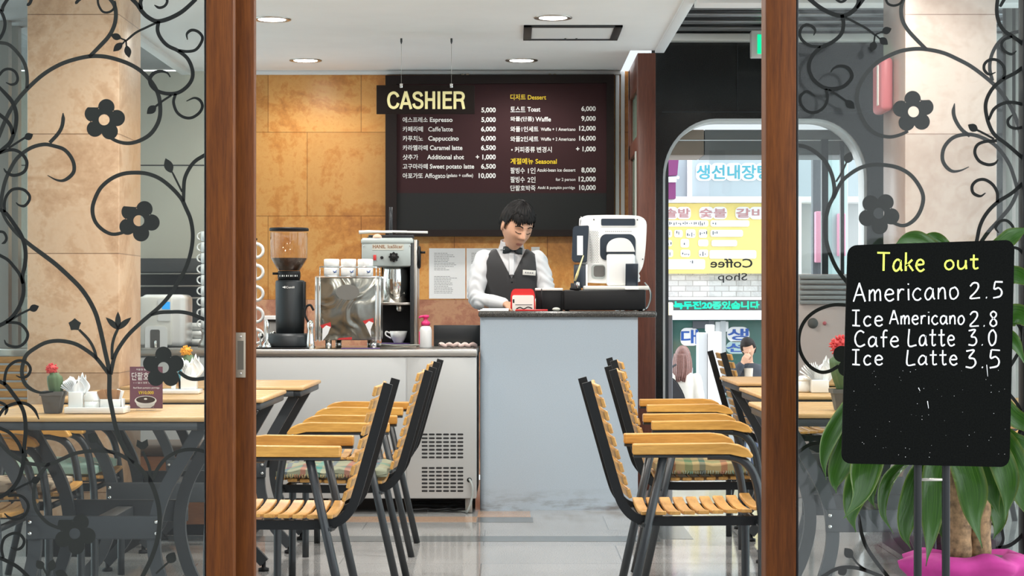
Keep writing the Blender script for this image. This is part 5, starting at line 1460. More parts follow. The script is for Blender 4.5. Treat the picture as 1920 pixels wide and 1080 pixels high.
# shelf unit behind it and crockery
sh = thing('wall_shelf', (X(330, 12.0), 12.0, 0.9), 'dark open wall shelf in the kitchen behind the left glass', 'shelf')
b = MB()
for pa, pb in ((515, 512), (538, 535), (560, 557)): b.box(-2.4, -1.84, 11.9, 12.19, Z(pa, 12.0), Z(pb, 12.0), 0.003)
b.obj('board', 'steel', sh)
b = MB(); b.box(-2.4, -1.84, 12.15, 12.195, Z(680, 12.0), Z(485, 12.0)); b.box(-2.4, -1.84, 11.90, 12.15, Z(511, 12.0), Z(485, 12.0), 0.004); b.obj('back_panel', 'shelf_dark', sh)
for k in range(3):
    b = MB(); b.lathe((X(372, 10.7), 10.7, FT + 0.001 + k * 0.045), [(0, 0), (0.05, 0), (0.07, 0.012), (0.072, 0.040), (0.066, 0.040), (0.05, 0.012), (0, 0.008)], 24)
    tag(b.obj('bowl', 'porcelain'), 'white bowl stacked behind the water dispenser, %s' % ('lowest', 'middle', 'top')[k], 'bowl', 'stacked white bowls')

# ================================================================ ice shaver
sd = 10.48
zs_ = lambda py: Z(py, sd); xs_ = lambda px: X(px, sd)
isv = thing('ice_shaver', (xs_(735), sd, FT), 'tall grey ice shaver with steel drum and side crank on the steel counter', 'ice shaver')
b = MB(); b.box(xs_(678), xs_(774), sd + 0.0, sd + 0.26, zs_(500), zs_(446), 0.008, 2); hd = b.obj('head', 'shaver_grey', isv)
b = MB(); b.box(xs_(677), xs_(775), sd - 0.004, sd + 0.27, zs_(456), zs_(449), 0.003); b.obj('top_lip', 'shaver_grey', hd)
plain('label_cream', (0.50, 0.50, 0.44), 0.6)
b = MB(); b.box(xs_(698), xs_(757), sd - 0.0015, sd - 0.0003, zs_(469), zs_(457.5)); pl_ = b.obj('nameplate', 'label_cream', hd)
b = MB(); put_text(b, 'HANIL', 699, 723, 459, 465.5, sd - 0.002, 0.03); put_text(b, 'IceSlicer', 727, 755, 459, 465.5, sd - 0.002, 0.02); b.obj('lettering', 'ink_brown', pl_)
b = MB(); star_pts = []
for k in range(48):
    a = 2 * PI * k / 48; r_ = 0.0255 * (1 + 0.13 * math.cos(8 * a)); star_pts.append((xs_(738.5) + r_ * math.cos(a), zs_(482) + r_ * math.sin(a)))
b.prism(star_pts, sd - 0.022, sd - 0.0005); b.lathe((xs_(738.5), sd - 0.022, zs_(482)), [(0.0, -0.010), (0.014, -0.010), (0.016, 0.0)], 18, axis='y'); b.obj('dial', 'black_plastic', hd)
b = MB(); b.lathe((xs_(716), sd, zs_(483)), [(0.0, -0.006), (0.0085, -0.006), (0.009, 0.0)], 14, axis='y'); b.obj('button', 'black_plastic', hd)
b = MB(); b.box(xs_(700), xs_(705.5), sd - 0.005, sd, zs_(488), zs_(478), 0.001); b.obj('rocker_switch', 'deco_red', hd)
b = MB()
for px in (682, 769): b.sphere((xs_(px), sd - 0.001, zs_(461)), 0.005, 10, 6)
b.obj('screw', 'chrome', hd)
b = MB(); b.lathe((xs_(740), sd + 0.13, 0), [(0.0, zs_(567)), (0.078, zs_(567)), (0.078, zs_(520)), (0.072, zs_(505)), (0.074, zs_(501)), (0, zs_(501))], 40); b.obj('drum', 'chrome', isv)
b = MB(); b.box(xs_(712), xs_(769), sd + 0.05, sd + 0.24, zs_(572), zs_(567), 0.002); b.lathe((xs_(748), sd + 0.10, zs_(580)), [(0.012, -0.012), (0.020, 0.0), (0.020, 0.02)], 16); b.obj('blade_plate', 'steel', isv)
for px0, px1 in ((769, 775.5), (774.5, 782)):
    b = MB(); b.box(xs_(px0), xs_(px1), sd + (0.0 if px0 < 772 else 0.02), sd + 0.26, zs_(650), zs_(449), 0.003); b.obj('side_column', 'steel' if px0 > 772 else 'gun_metal', isv)
b = MB(); b.box(xs_(710), xs_(770), sd + 0.235, sd + 0.26, zs_(645), zs_(500)); b.obj('rear_plate', 'black_plastic', isv)
b = MB(); b.box(xs_(690), xs_(782), sd - 0.02, sd + 0.27, FT, FT + 0.014, 0.003); b.obj('base', 'steel', isv)
b = MB(); b.tube([(xs_(780), sd + 0.06, zs_(482)), (xs_(785), sd + 0.06, zs_(482))], 0.012, 12)
b.tube([(xs_(785) + 0.0, sd + 0.06 + 0.052 * math.cos(2 * PI * k / 28), zs_(482) + 0.056 * math.sin(2 * PI * k / 28)) for k in range(28)], 0.008, 8, closed=True)
b.tube([(xs_(785), sd + 0.06, zs_(482) - 0.055), (xs_(785), sd + 0.06, zs_(482) + 0.055)], 0.008, 8)
b.tube([(xs_(785), sd + 0.03, zs_(473)), (xs_(797), sd + 0.03, zs_(473))], 0.0065, 10); b.obj('crank_wheel', 'black_plastic', isv)
b = MB(); b.tube([(xs_(730), sd + 0.13, zs_(447)), (xs_(730), sd + 0.13, zs_(386))], 0.0095, 12)
for k in range(24): b.lathe((xs_(730), sd + 0.13, zs_(436) + k * 0.0055), [(0.0095, 0.0), (0.0110, 0.0015), (0.0095, 0.003)], 12, caps=False)
b.obj('threaded_rod', 'gun_metal', isv)
# tray and long tongs on top of the shaver
b = MB(); b.box(xs_(688), xs_(776), sd + 0.03, sd + 0.09, zs_(446) + 0.0005, zs_(444), 0.001)
b.box(xs_(690), xs_(775), sd + 0.035, sd + 0.085, zs_(444), zs_(440), 0.002); tag(b.obj('wire_tray', 'gun_metal'), 'thin dark wire tray lying on top of the ice shaver', 'tray')
for k, (pa, pb, pya, lab) in enumerate(((672, 735, 434, 'pinkish handled spatula on the wire tray, the left one'), (705, 762, 433.5, 'white handled spatula on the wire tray, the middle one'), (740, 801, 434.2, 'long white handled spatula on the wire tray, the right one'))):
    b = MB(); yy = sd + 0.04 + 0.02 * k
    b.tube([(xs_(pa), yy, zs_(pya + 1)), (xs_(pa + 20), yy, zs_(pya)), (xs_(pb), yy, zs_(pya + .5))], [0.0105, 0.009, 0.006] if k == 0 else [0.006, 0.007, 0.007], 10)
    tag(b.obj('spatula', 'off_white'), lab, 'spatula')
b = MB(); b.sphere((xs_(707), sd + 0.015, zs_(445)), 0.026, 18, 10, (1, 0.5, 0.75)); bm = b.bm
bmesh.ops.bisect_plane(bm, geom=list(bm.verts) + list(bm.edges) + list(bm.faces), plane_co=(0, 0, zs_(445.7)), plane_no=(0, 0, -1), clear_outer=True)
plain('peach', (0.72, 0.48, 0.36), 0.7); tag(b.obj('scoop', 'peach'), 'peach coloured rounded scoop on top of the ice shaver', 'scoop')
# cup inside, cloth, wooden spoon
c = thing('teacup', (xs_(745), sd + 0.10, FT + 0.0205), 'white teacup inside the ice shaver under the drum', 'cup')
b = MB(); b.lathe((xs_(745), sd + 0.10, FT + 0.0205), [(0, 0), (0.026, 0), (0.028, 0.006), (0.042, 0.03), (0.050, 0.066), (0.047, 0.066), (0.036, 0.025), (0, 0.012)], 28); b.obj('cup_body', 'porcelain', c)
b = MB(); yq = sd + 0.10; b.tube(catmull([(xs_(745) - 0.047, yq, FT + 0.075), (xs_(745) - 0.068, yq, FT + 0.083), (xs_(745) - 0.070, yq, FT + 0.064), (xs_(745) - 0.040, yq, FT + 0.045)], 5), 0.0045, 8); b.obj('handle', 'porcelain', c)
b = MB(); b.box(xs_(712), xs_(768), sd + 0.01, sd + 0.2, FT + 0.0145, FT + 0.020, 0.002); tag(b.obj('tray_cloth', 'purple_cloth'), 'purple cloth on the ice shaver base under the teacup', 'cloth')
b = MB(); b.tube([(xs_(716), sd - 0.06, FT + 0.014), (xs_(740), sd - 0.06, FT + 0.010), (xs_(790), sd - 0.065, FT + 0.012)], [0.006, 0.005, 0.004], 8, flat=(1, 1.4)); b.sphere((xs_(711), sd - 0.06, FT + 0.014), 0.02, 14, 8, (1, .8, .5)); tag(b.obj('wooden_spoon', 'label_cream'), 'pale spoon lying in front of the ice shaver', 'spoon')
b = MB(); b.box(X(640, 10.05), X(712, 10.05), 10.03, 10.10, FT, FT + 0.004, 0.001); tag(b.obj('counter_cloth', 'purple_cloth'), 'dark purple cloth spread under the espresso machine front', 'cloth')
# pump bottle
pd_ = 10.22; px_ = X(798, pd_)
pb = thing('pump_bottle', (px_, pd_, FT), 'white pump bottle with bright pink pump right of the ice shaver', 'bottle')
b = MB(); b.lathe((px_, pd_, FT), [(0, 0), (0.032, 0), (0.0335, 0.005), (0.0335, 0.095), (0.029, 0.112), (0.018, 0.122), (0, 0.122)], 28); bt = b.obj('bottle_body', 'white_gloss', pb)
b = MB(); b.box(px_ - 0.0355, px_ - 0.030, pd_ - 0.014, pd_ + 0.014, FT + 0.02, FT + 0.09, 0.002); b.obj('label_strip', 'pink_plastic', bt)
b = MB(); b.lathe((px_, pd_, FT + 0.1222), [(0.0, 0), (0.024, 0.0), (0.024, 0.018), (0.012, 0.026), (0.011, 0.040), (0.019, 0.042), (0.019, 0.055), (0, 0.057)], 22); b.tube([(px_, pd_, FT + 0.172), (px_ - 0.028, pd_ - 0.012, FT + 0.170), (px_ - 0.034, pd_ - 0.014, FT + 0.162)], 0.006, 8); b.obj('pump', 'pink_plastic', pb)

# ================================================================ notices on the wall
def notice(px0, px1, py0, py1, lab, seed):
    d_ = BW - 0.004
    n = thing('notice', (X((px0 + px1) / 2, d_), d_, Z(py1, d_)), lab, 'notice')
    b = MB(); b.box(X(px0, d_), X(px1, d_), d_ - 0.001, d_ + 0.003, Z(py1, d_), Z(py0, d_)); b.obj('sheet', 'paper', n)
    rnd = random.Random(seed); b = MB()
    y = py0 + 9
    while y < py1 - 9:
        if y > (py0 + py1) / 2 + 2 and not getattr(b, 'second', False) and py1 - py0 > 40:
            b.obj('small_print', 'ink_grey', n); b = MB(); b.second = True
        if abs(y - (py0 + py1) / 2) > 5:
            L = (px1 - px0) * rnd.uniform(.45, .75); x_ = px0 + (px1 - px0) * .14
            while x_ < px0 + L:
                wl = rnd.uniform(2, 6); b.box(X(x_, d_), X(min(x_ + wl, px1 - 4), d_), d_ - 0.0016, d_ - 0.0012, Z(y + 0.9, d_), Z(y, d_)); x_ += wl + 0.9
        y += 3.1
    b.obj('small_print', 'ink_grey', n)
notice(804.5, 872.5, 465.5, 560, 'white printed notice sheet on the marble wall, left of two', 1)
notice(874.5, 942, 465.5, 560, 'white printed notice sheet on the wall behind the cashier shoulder, right of two', 2)
notice(996, 1012, 463, 478, 'small white note on the wall beside the cashier upper arm', 3)

# ================================================================ menu board
mb_d = 12.13
mbd = thing('menu_board', (X(937, mb_d), mb_d, Z(443, mb_d)), 'large dark wall menu board listing drinks and desserts with prices', 'menu board')
zm = lambda py: Z(py, mb_d); xm = lambda px: X(px, mb_d)
b = MB(); b.prism([(xm(723), zm(443)), (xm(723), zm(142)), (xm(1151), zm(140)), (xm(1151), zm(443))], mb_d - 0.02, BW - 0.002, holes=[[(xm(744), zm(431)), (xm(744), zm(158)), (xm(1137), zm(156)), (xm(1137), zm(431))]]); b.obj('frame', 'board_frame', mbd)
b = MB(); b.box(xm(744), xm(1137), mb_d, mb_d + 0.03, zm(362), zm(156)); pm = b.obj('menu_panel', 'maroon_panel', mbd)
b = MB(); b.box(xm(744), xm(1137), mb_d, mb_d + 0.03, zm(431), zm(362)); b.obj('blank_panel', 'board_slate', mbd)
tdd = mb_d - 0.0025
def wt(t, x0, x1, yt, yb, bold=0.014, mat='letter_white'):
    kor = any(ord(c) > 0x3000 for c in t); q = MB(); put_text(q, t, x0, x1, yt, yb, tdd, bold * (0.9 if kor else 1.9)); q.obj('menu_lettering', mat, pm)
rows = [('에스프레소', 755, 802, 'Espresso', 806, 848.5, 219.5, '5,000', 902.5, 929.5), ('카페라떼', 755, 793, "Caffe'latte", 803, 849, 237, '6,000', 902, 929.5), ('카푸치노', 755, 793, 'Cappuccino', 803, 860, 254.5, '6,000', 902, 929.5), ('카라멜라떼', 755, 802, 'Caramel latte', 806, 867, 272, '6,500', 902, 929.5), ('샷추가', 755, 784, 'Additional shot', 801, 870, 289.5, '+ 1,000', 892, 929.5), ('고구마라떼', 755, 802, 'Sweet potato latte', 806, 889, 307, '6,500', 902, 929.5), ('아포가또', 755, 793, 'Affogato', 796.5, 835, 324.5, '10,000', 897.5, 929.5)]
desc = {'Espresso': 2.5, 'Cappuccino': 2.5, 'Sweet potato latte': 2.5, 'Affogato': 2.5}
for k, a, a1, e_, c0, c1, yt, pr, p0, p1 in rows:
    wt(k, a, a1, yt, yt + 10.2); wt(e_, c0, c1, yt + 0.6, yt + 9.4 + desc.get(e_, 0), 0.010 if 'ff' not in e_ else 0.004); wt(pr, p0, p1, yt + 0.2, yt + 11.0)
wt('5,000', 902.5, 929.5, 201.5, 212.3)
wt('(gelato + coffee)', 837, 887, 325.5, 334, 0.006)
rows2 = [('토스트', 957, 985, 'Toast', 989, 1013, 200, '6,000', 1090, 1117), ('와플(단품)', 957, 1001, 'Waffle', 1004, 1033, 218.5, '9,000', 1090, 1117), ('와플1인세트', 957, 1009.5, 'Waffle + 1 Americano', 1014, 1079, 237, '12,000', 1086, 1117), ('와플2인세트', 957, 1009.5, 'Waffle + 2 Americano', 1014, 1079, 255.5, '16,000', 1086, 1117)]
for k, a, a1, e_, c0, c1, yt, pr, p0, p1 in rows2:
    sm = 'Ameri' in e_
    wt(k, a, a1, yt, yt + 10.2); wt(e_, c0, c1, yt + (2.2 if sm else 0.6), yt + (8.4 if sm else 9.4), 0.006 if sm else 0.010); wt(pr, p0, p1, yt - 1, yt + 9.8)
wt('• 커피종류', 958.5, 1003, 275, 286); wt('변경시', 1006.5, 1034.5, 275, 286); wt('+ 1,000', 1080, 1117, 274.5, 285.5)
wt('팔빙수', 957, 984, 314, 325.5); wt('1인', 990, 1004, 314, 325.5); wt('Azuki-bean ice dessert', 1007, 1079, 315.5, 322, 0.006); wt('8,000', 1090, 1117, 314, 325)
wt('팔빙수', 957, 984, 331, 342.5); wt('2인', 989, 1004, 331, 342.5); wt('for 2 person', 1042, 1079, 333.5, 341, 0.006); wt('12,000', 1085, 1117, 331, 342)
wt('단팥호박죽', 957, 1004, 347.5, 358); wt('Azuki & pumpkin porridge', 1008, 1078, 349, 356, 0.006); wt('10,000', 1086, 1117, 347, 358)
wt('디저트 Dessert', 957, 1024, 176.5, 187.5, 0.016, 'letter_yellow')
wt('계절메뉴 Seasonal', 957, 1044, 296.5, 308, 0.016, 'letter_yellow')
b = MB()
for px in (868, 877, 1031, 1040): b.sphere((xm(px), mb_d - 0.01, zm(140.2)), 0.010, 10, 6, (1.2, .6, .6))
b.obj('hanger_clip', 'handle_brass', mbd)

# hanging cashier sign
hs = F * 1.5 / (HY - 72)
cs = thing('cashier_sign', (X(798, hs), hs, Z(214, hs)), 'small dark hanging sign reading CASHIER in cream letters', 'sign')
b = MB(); b.box(X(706, hs), X(890, hs), hs - 0.006, hs + 0.006, Z(214, hs), Z(160, hs), 0.0015); plate = b.obj('plate', 'sign_black', cs)
b = MB(); sw_ = 5.2 * hs / F
def stroke(pts, smooth=True):
    pp = catmull([(X(p[0], hs), Z(p[1], hs), 0) for p in pts], 6) if smooth else [Vector((X(p[0], hs), Z(p[1], hs), 0)) for p in pts]
    stroke.n += 1; b.ribbon([(p.x, p.y) for p in pp], sw_, hs - 0.0075 - 0.00012 * stroke.n, hs - 0.0062)
stroke.n = 0
stroke([(746.6, 182), (744, 177), (738.5, 174.2), (732, 177), (729, 184), (729, 192), (732, 199.5), (738.5, 202.2), (744, 199.5), (747, 193.5)])
stroke([(751.4, 204.6), (761, 171.6)], False); stroke([(761, 171.6), (770.8, 204.6)], False); stroke([(754.4, 194.4), (767.6, 194.4)], False)
stroke([(791, 181), (788.5, 176), (783.5, 174.2), (778, 176), (776.3, 180.5), (779, 185), (784.5, 187.5), (790, 190.5), (791.6, 195.5), (789.5, 200.3), (784, 202.3), (778, 200.3), (775.4, 194.5)])
for xx in (799.5, 813.5, 823, 832.6, 853): stroke([(xx, 171.6), (xx, 204.6)], False)
stroke([(799.5, 187), (813.5, 187)], False)
for yy in (174.2, 187, 202): stroke([(832.6, yy), (847.6 if yy != 187 else 846.4, yy)], False)
stroke([(853, 174.2), (862, 174.2), (867, 176), (869, 181), (867, 186.3), (862, 188), (853, 188)]); stroke([(862, 188), (866.5, 190), (868, 196), (869.8, 204.6)])
b.obj('lettering', 'letter_cream', plate)
for px in (752.5, 846.5):
    b = MB(); b.box(X(px - 2.6, hs), X(px + 2.6, hs), hs - 0.010, hs + 0.010, Z(165, hs), Z(157, hs), 0.002); cl_ = b.obj('clamp', 'chrome', cs)
    b = MB(); b.tube([(X(px, hs), hs, Z(157, hs)), (X(px, hs), hs, 2.58)], 0.0011, 6); b.obj('wire', 'steel', cl_)
    b = MB(); b.lathe((X(px, hs), hs, 2.6), [(0.006, 0), (0.006, -0.018), (0.002, -0.032)], 10); b.obj('ceiling_hook', 'gun_metal', cl_)

# ================================================================ cash counter
CD = F * HC / (957 - HY)
cc = thing('cash_counter', (X(1050, CD), CD, 0), 'pale blue grey cash counter with dark speckled granite top', 'counter')
cx0, cx1, cz = X(900, CD), X(1196, CD), Z(595, CD)
prof = []
for k in range(9):
    a = PI + PI / 2 * k / 8; prof.append((cx0 + 0.03 + 0.03 * math.cos(a), CD + 0.03 + 0.03 * math.sin(a)))
prof += [(cx1, CD), (cx1, CD + 0.46), (cx0, CD + 0.46)]
b = MB(); lo = [b.bm.verts.new((p[0], p[1], 0)) for p in prof]; hi = [b.bm.verts.new((p[0], p[1], cz)) for p in prof]
for k in range(len(prof)): b.bm.faces.new((lo[k], lo[(k + 1) % len(prof)], hi[(k + 1) % len(prof)], hi[k]))
b.bm.faces.new(lo[::-1]); b.bm.faces.new(hi)
b.obj('front_panel', 'counter_panel', cc)
CT = Z(583.5, CD)
b = MB(); b.box(X(897, CD), X(1231, CD), CD - 0.03, CD + 0.56, cz, CT, 0.012, 4); b.obj('countertop', 'counter_granite', cc)

# ---------------------------------------------------------------- POS terminal on its cash drawer
pdp = CD + 0.10
xp = lambda px: X(px, pdp); zp = lambda py: Z(py, pdp)
dr = thing('till_cash_drawer', (xp(1136), pdp, CT), 'wide black cash drawer under the white till on the granite counter', 'cash drawer')
b = MB(); b.box(xp(1057), xp(1211), pdp, pdp + 0.38, CT + 0.004, zp(543.5), 0.008, 2); b.obj('body', 'black_plastic', dr)
for px in (1064, 1202):
    b = MB(); b.lathe((xp(px), pdp + 0.04, CT), [(0.012, 0), (0.012, 0.006)], 12); b.obj('foot', 'black_plastic', dr)
DT = zp(543.5)
ps = thing('till_terminal', (xp(1140), pdp + 0.1, DT), 'white touch screen till seen from behind, on the black cash drawer', 'till')
y0 = pdp + 0.17
yp = y0
xq = lambda px: X(px, y0); zq = lambda py: Z(py, y0)
# back shell of the monitor: rounded outline, tapering foot at the right
outl = [(1086, 418), (1090, 409), (1098, 404.5), (1112, 403.5), (1150, 403), (1190, 404), (1203, 407), (1211, 414), (1212.5, 426), (1210, 470), (1205, 500), (1196, 516), (1194, 530), (1100, 530), (1090, 522), (1088, 500)]
sm = catmull([(a, c, 0) for a, c in outl], 4, closed=True)
b = MB()
b.prism([(xq(p.x), zq(p.y)) for p in sm], y0, y0 + 0.045)
ctr = (xq(1150), zq(468))
bmesh.ops.bevel(b.bm, geom=[e for e in b.bm.edges if abs(e.verts[0].co.y - y0) < 1e-5 and abs(e.verts[1].co.y - y0) < 1e-5], offset=0.010, segments=3, affect='EDGES', profile=0.6)
for f in b.bm.faces: f.smooth = len(f.verts) == 4
shell = b.obj('monitor_shell', 'white_gloss', ps)
b = MB(); b.prism(rrect(xq(1127), xq(1191), zq(423), zq(410), 0.008), y0 - 0.0045, y0 - 0.0005); b.obj('top_panel', 'navy_plastic', shell)
b = MB(); b.prism(rrect(xq(1124.5), xq(1193.5), zq(425.5), zq(407.5), 0.010), y0 - 0.0022, y0 - 0.0001); b.obj('panel_rim', 'white_gloss', shell)
b = MB(); b.prism(rrect(xq(1125), xq(1191.5), zq(488), zq(439), 0.035, 8), y0 - 0.004, y0 - 0.0003); b.obj('arm_recess', 'navy_plastic', shell)
b = MB()
for i in range(5):
    for j in range(24):
        px = 1107 + i * 3.2 + (1.6 if j % 2 else 0); py = 434 + j * 2.5
        b.lathe((xq(px), y0 - 0.0005, zq(py)), [(0.0, -0.0006), (0.0021, -0.0006), (0.0021, 0.0)], 6, axis='y')
for i in range(14): b.box(xq(1135 + i * 3.6), xq(1135 + i * 3.6 + 2), y0 - 0.001, y0, zq(434.5), zq(433.5))
b.obj('vent_holes', 'pot_grey', shell)
b = MB()
for px, py in ((1113.5, 411.5), (1195, 412), (1205, 486)): b.lathe((xq(px), y0 - 0.001, zq(py)), [(0, -0.001), (0.004, -0.001), (0.004, 0.001)], 8, axis='y')
b.obj('screw', 'pot_grey', shell)
b = MB(); b.prism(rrect(xq(1109), xq(1135), zq(523), zq(496), 0.02, 6), y0 - 0.0045, y0 - 0.0005); b.mi = 1; b.prism(rrect(xq(1113), xq(1134), zq(519), zq(498), 0.014, 6), y0 - 0.0055, y0 - 0.0046); b.obj('port_recess', ['cable_grey', 'pot_grey'], shell)
# stand neck with hood
b = MB(); yn = y0 - 0.11; xn = lambda px: X(px, yn); zn = lambda py: Z(py, yn)
b.box(xn(1138), xn(1191), yn, yn + 0.075, zn(536), zn(475), 0.016, 4); b.obj('stand_neck', 'white_gloss', ps)
b = MB(); hood = [(1138, 472), (1139, 460), (1145, 451), (1156, 446.5), (1170, 446.5), (1180, 451), (1187, 461), (1190.5, 472)]
b.prism([(xn(p.x), zn(p.y)) for p in catmull([(a, c, 0) for a, c in hood], 4)], yn - 0.002, yn + 0.105)
for f in b.bm.faces: f.smooth = len(f.verts) == 4
b.obj('hinge_hood', 'white_gloss', ps)
b = MB(); b.box(xn(1139), xn(1190), yn + 0.004, yn + 0.10, zn(475.5), zn(471.5)); b.obj('hinge_gap', 'navy_plastic', ps)
b = MB(); b.box(xn(1094), xn(1216), yn - 0.03, yn + 0.13, DT, zn(536), 0.004, 2); b.obj('base_plate', 'off_white', ps)
# customer side units clipped on
b = MB(); yk = y0 - 0.03
b.prism([(X(q[0], yk), Z(q[1], yk)) for q in ((1074, 428), (1078, 424), (1104, 423), (1100, 492), (1076, 492), (1072, 486))], yk - 0.028, yk + 0.028)
bmesh.ops.bevel(b.bm, geom=list(b.bm.edges), offset=0.004, segments=2, affect='EDGES')
cr = b.obj('card_reader', 'navy_plastic', ps)
b = MB(); yk2 = yk - 0.0285; b.box(X(1082, yk2), X(1093, yk2), yk2 - 0.001, yk2, Z(478.5, yk2), Z(442, yk2)); b.obj('reader_label', 'paper', cr)
b = MB(); b.box(X(1076, yk), X(1099, yk), yk - 0.02, yk + 0.03, DT + 0.012, Z(496, yk), 0.004); b.obj('receipt_slot', 'navy_plastic', ps)
b = MB(); b.box(X(1098, yk), X(1101.5, yk), yk - 0.022, yk + 0.03, DT + 0.012, Z(496, yk), 0.002); b.obj('slot_edge', 'white_gloss', ps)
# phone-like dark display leaning at the right
b = MB(); yv = yn - 0.035
b.obox((X(1184.5, yv), yv, Z(516, yv)), (1, 0, 0.0), (0, .97, .22), (0, -.22, .97), 0.034, 0.006, 0.064, 0.003)
vd = thing('customer_display', (X(1184.5, yv), yv, DT), 'small dark phone shaped display leaning on the white till stand', 'display')
b.obj('screen', 'navy_plastic', vd)
b = MB(); b.box(X(1172, yv), X(1197, yv), yv - 0.03, yv + 0.03, DT, DT + 0.012, 0.003); b.obj('cradle', 'white_gloss', vd)
# pen in a pot
yb_ = pdp + 0.03
pn = thing('pen_pot', (X(1079, yb_), yb_, DT), 'black pen pot with a chrome rim at the left end of the cash drawer', 'pen pot')
b = MB(); b.lathe((X(1079, yb_), yb_, DT), [(0, 0), (0.030, 0), (0.032, 0.008), (0.026, 0.014), (0.026, 0.036), (0.022, 0.036), (0.020, 0.018), (0, 0.018)], 22); b.obj('pot', 'black_plastic', pn)
b = MB(); b.lathe((X(1083, yb_), yb_ - 0.024, DT + 0.01), [(0.010, 0), (0.010, 0.03), (0.006, 0.034)], 12); b.obj('cap', 'chrome', pn)
b = MB(); pa, pz = P(1078, 527, yb_), P(1094, 479, yb_); b.tube([pa, pa.lerp(pz, .25), pa.lerp(pz, .45), pz], [0.006, 0.0075, 0.0055, 0.003], 10)
plain('pen_yellow', (0.72, 0.62, 0.30), 0.4); tag(b.obj('pen', 'pen_yellow'), 'pale yellow pen standing in the black pen pot', 'pen')
# cables behind the till
b = MB(); b.tube(catmull([P(1209, 530, pdp + .2), P(1218, 543, pdp + .15), P(1219, 560, pdp + .12), P(1214, 575, pdp + .1), Vector((X(1206, pdp), pdp - 0.02, CT + 0.006))], 6), 0.004, 7); tag(b.obj('till_cable', 'cable_grey'), 'grey cable looping down the right end of the cash drawer', 'cable')
b = MB(); b.tube(catmull([P(1212, 534, pdp + .32), P(1221, 552, pdp + .29), P(1217, 570, pdp + .26), Vector((X(1211, pdp+.2), pdp + 0.2, CT + 0.006))], 6), 0.0045, 7); tag(b.obj('till_cable', 'black_plastic'), 'black cable looping down the right end of the cash drawer', 'cable')
# ---------------------------------------------------------------- receipt printer, black box, papers
yr = CD + 0.05
rp_ = thing('receipt_printer', (X(980, yr), yr, CT), 'small red and white receipt printer on the cash counter', 'receipt printer')
b = MB(); b.prism([(X(q[0], yr), Z(q[1], yr)) for q in ((957, 580), (957.5, 553), (960, 545), (964, 541.5), (998, 541.5), (1001, 545), (1003, 553), (1004, 580))], yr + 0.012, yr + 0.13)
bmesh.ops.bevel(b.bm, geom=list(b.bm.edges), offset=0.004, segments=2, affect='EDGES'); b.obj('cover', 'red_plastic', rp_)
b = MB(); b.prism(rrect(X(960.5, yr), X(1001, yr), CT + 0.001, Z(553.5, yr), 0.010), yr, yr + 0.02)
bmesh.ops.bevel(b.bm, geom=[e for e in b.bm.edges if abs(e.verts[0].co.y - yr) < 1e-5 and abs(e.verts[1].co.y - yr) < 1e-5], offset=0.003, segments=2, affect='EDGES'); ff = b.obj('front', 'off_white', rp_)
b = MB(); b.box(X(961.5, yr), X(964.5, yr), yr - 0.001, yr + 0.001, Z(568, yr), Z(561, yr), 0.0003); b.box(X(966, yr), X(998, yr), yr - 0.001, yr + 0.001, Z(572, yr), Z(571, yr)); b.obj('switch', 'black_plastic', ff)
bb = thing('black_box', (X(1030, yr + .12), yr + .12, CT), 'black open box with pale rim between printer and cash drawer', 'box')
b = MB(); b.box(X(1005, yr + .1), X(1055, yr + .1), yr + 0.10, yr + 0.24, CT, Z(545, yr + .1), 0.003); b.obj('body', 'black_plastic', bb)
b = MB(); b.box(X(1003.5, yr + .1), X(1055.5, yr + .1), yr + 0.095, yr + 0.245, Z(545, yr + .1), Z(540, yr + .1), 0.003); b.obj('lid', 'off_white', bb)
b = MB(); b.tube([(X(1016, yr + .06), yr + 0.06, CT), (X(1015.5, yr + .06), yr + 0.06, Z(541, yr + .06))], [0.0042, 0.003], 8); tag(b.obj('antenna', 'black_plastic'), 'thin black upright antenna in front of the black box', 'antenna')
b = MB(); b.box(X(966, yr - .04), X(1027, yr - .04), yr - 0.055, yr - 0.02, CT, CT + 0.010, 0.003); tag(b.obj('bill_tray', 'red_plastic'), 'flat dark red bill tray at the front of the cash counter', 'tray')
b = MB(); b.tube(catmull([(X(968, yr), yr - 0.012, CT + 0.012), (X(975, yr), yr - 0.014, CT + 0.02), (X(982, yr), yr - 0.012, CT + 0.012), (X(990, yr), yr - 0.015, CT + 0.022), (X(998, yr), yr - 0.012, CT + 0.014)], 5), 0.003, 6); tag(b.obj('cord', 'black_plastic'), 'thin black wavy cord in front of the receipt printer', 'cord')
b = MB(); b.sphere((X(1043, yr - .02), yr - 0.02, CT + 0.010), 0.02, 14, 8, (1.1, .7, .5)); tag(b.obj('pebble_dish', 'label_cream'), 'small beige stone shaped dish left of the cash drawer', 'dish')
for k in range(3):
    b = MB(); b.obox((X(925, yr) + 0.006 * k, yr - 0.02 + 0.01 * k, CT + 0.003 + 0.005 * k), (math.cos(.05 * k), math.sin(.05 * k), 0), (-math.sin(.05 * k), math.cos(.05 * k), 0), (0, 0, 1), 0.082 - 0.008 * k, 0.05, 0.0022, 0.0008)
    tag(b.obj('paper_pad', 'paper'), 'white paper pad on the left corner of the cash counter, %s' % ('lowest', 'middle', 'topmost')[k], 'paper')
# ================================================================ people
def sstep(a, b, t):
    t = max(0.0, min(1.0, (t - a) / (b - a))); return t * t * (3 - 2 * t)
def gs(x, m, s): return math.exp(-((x - m) / s) ** 2)

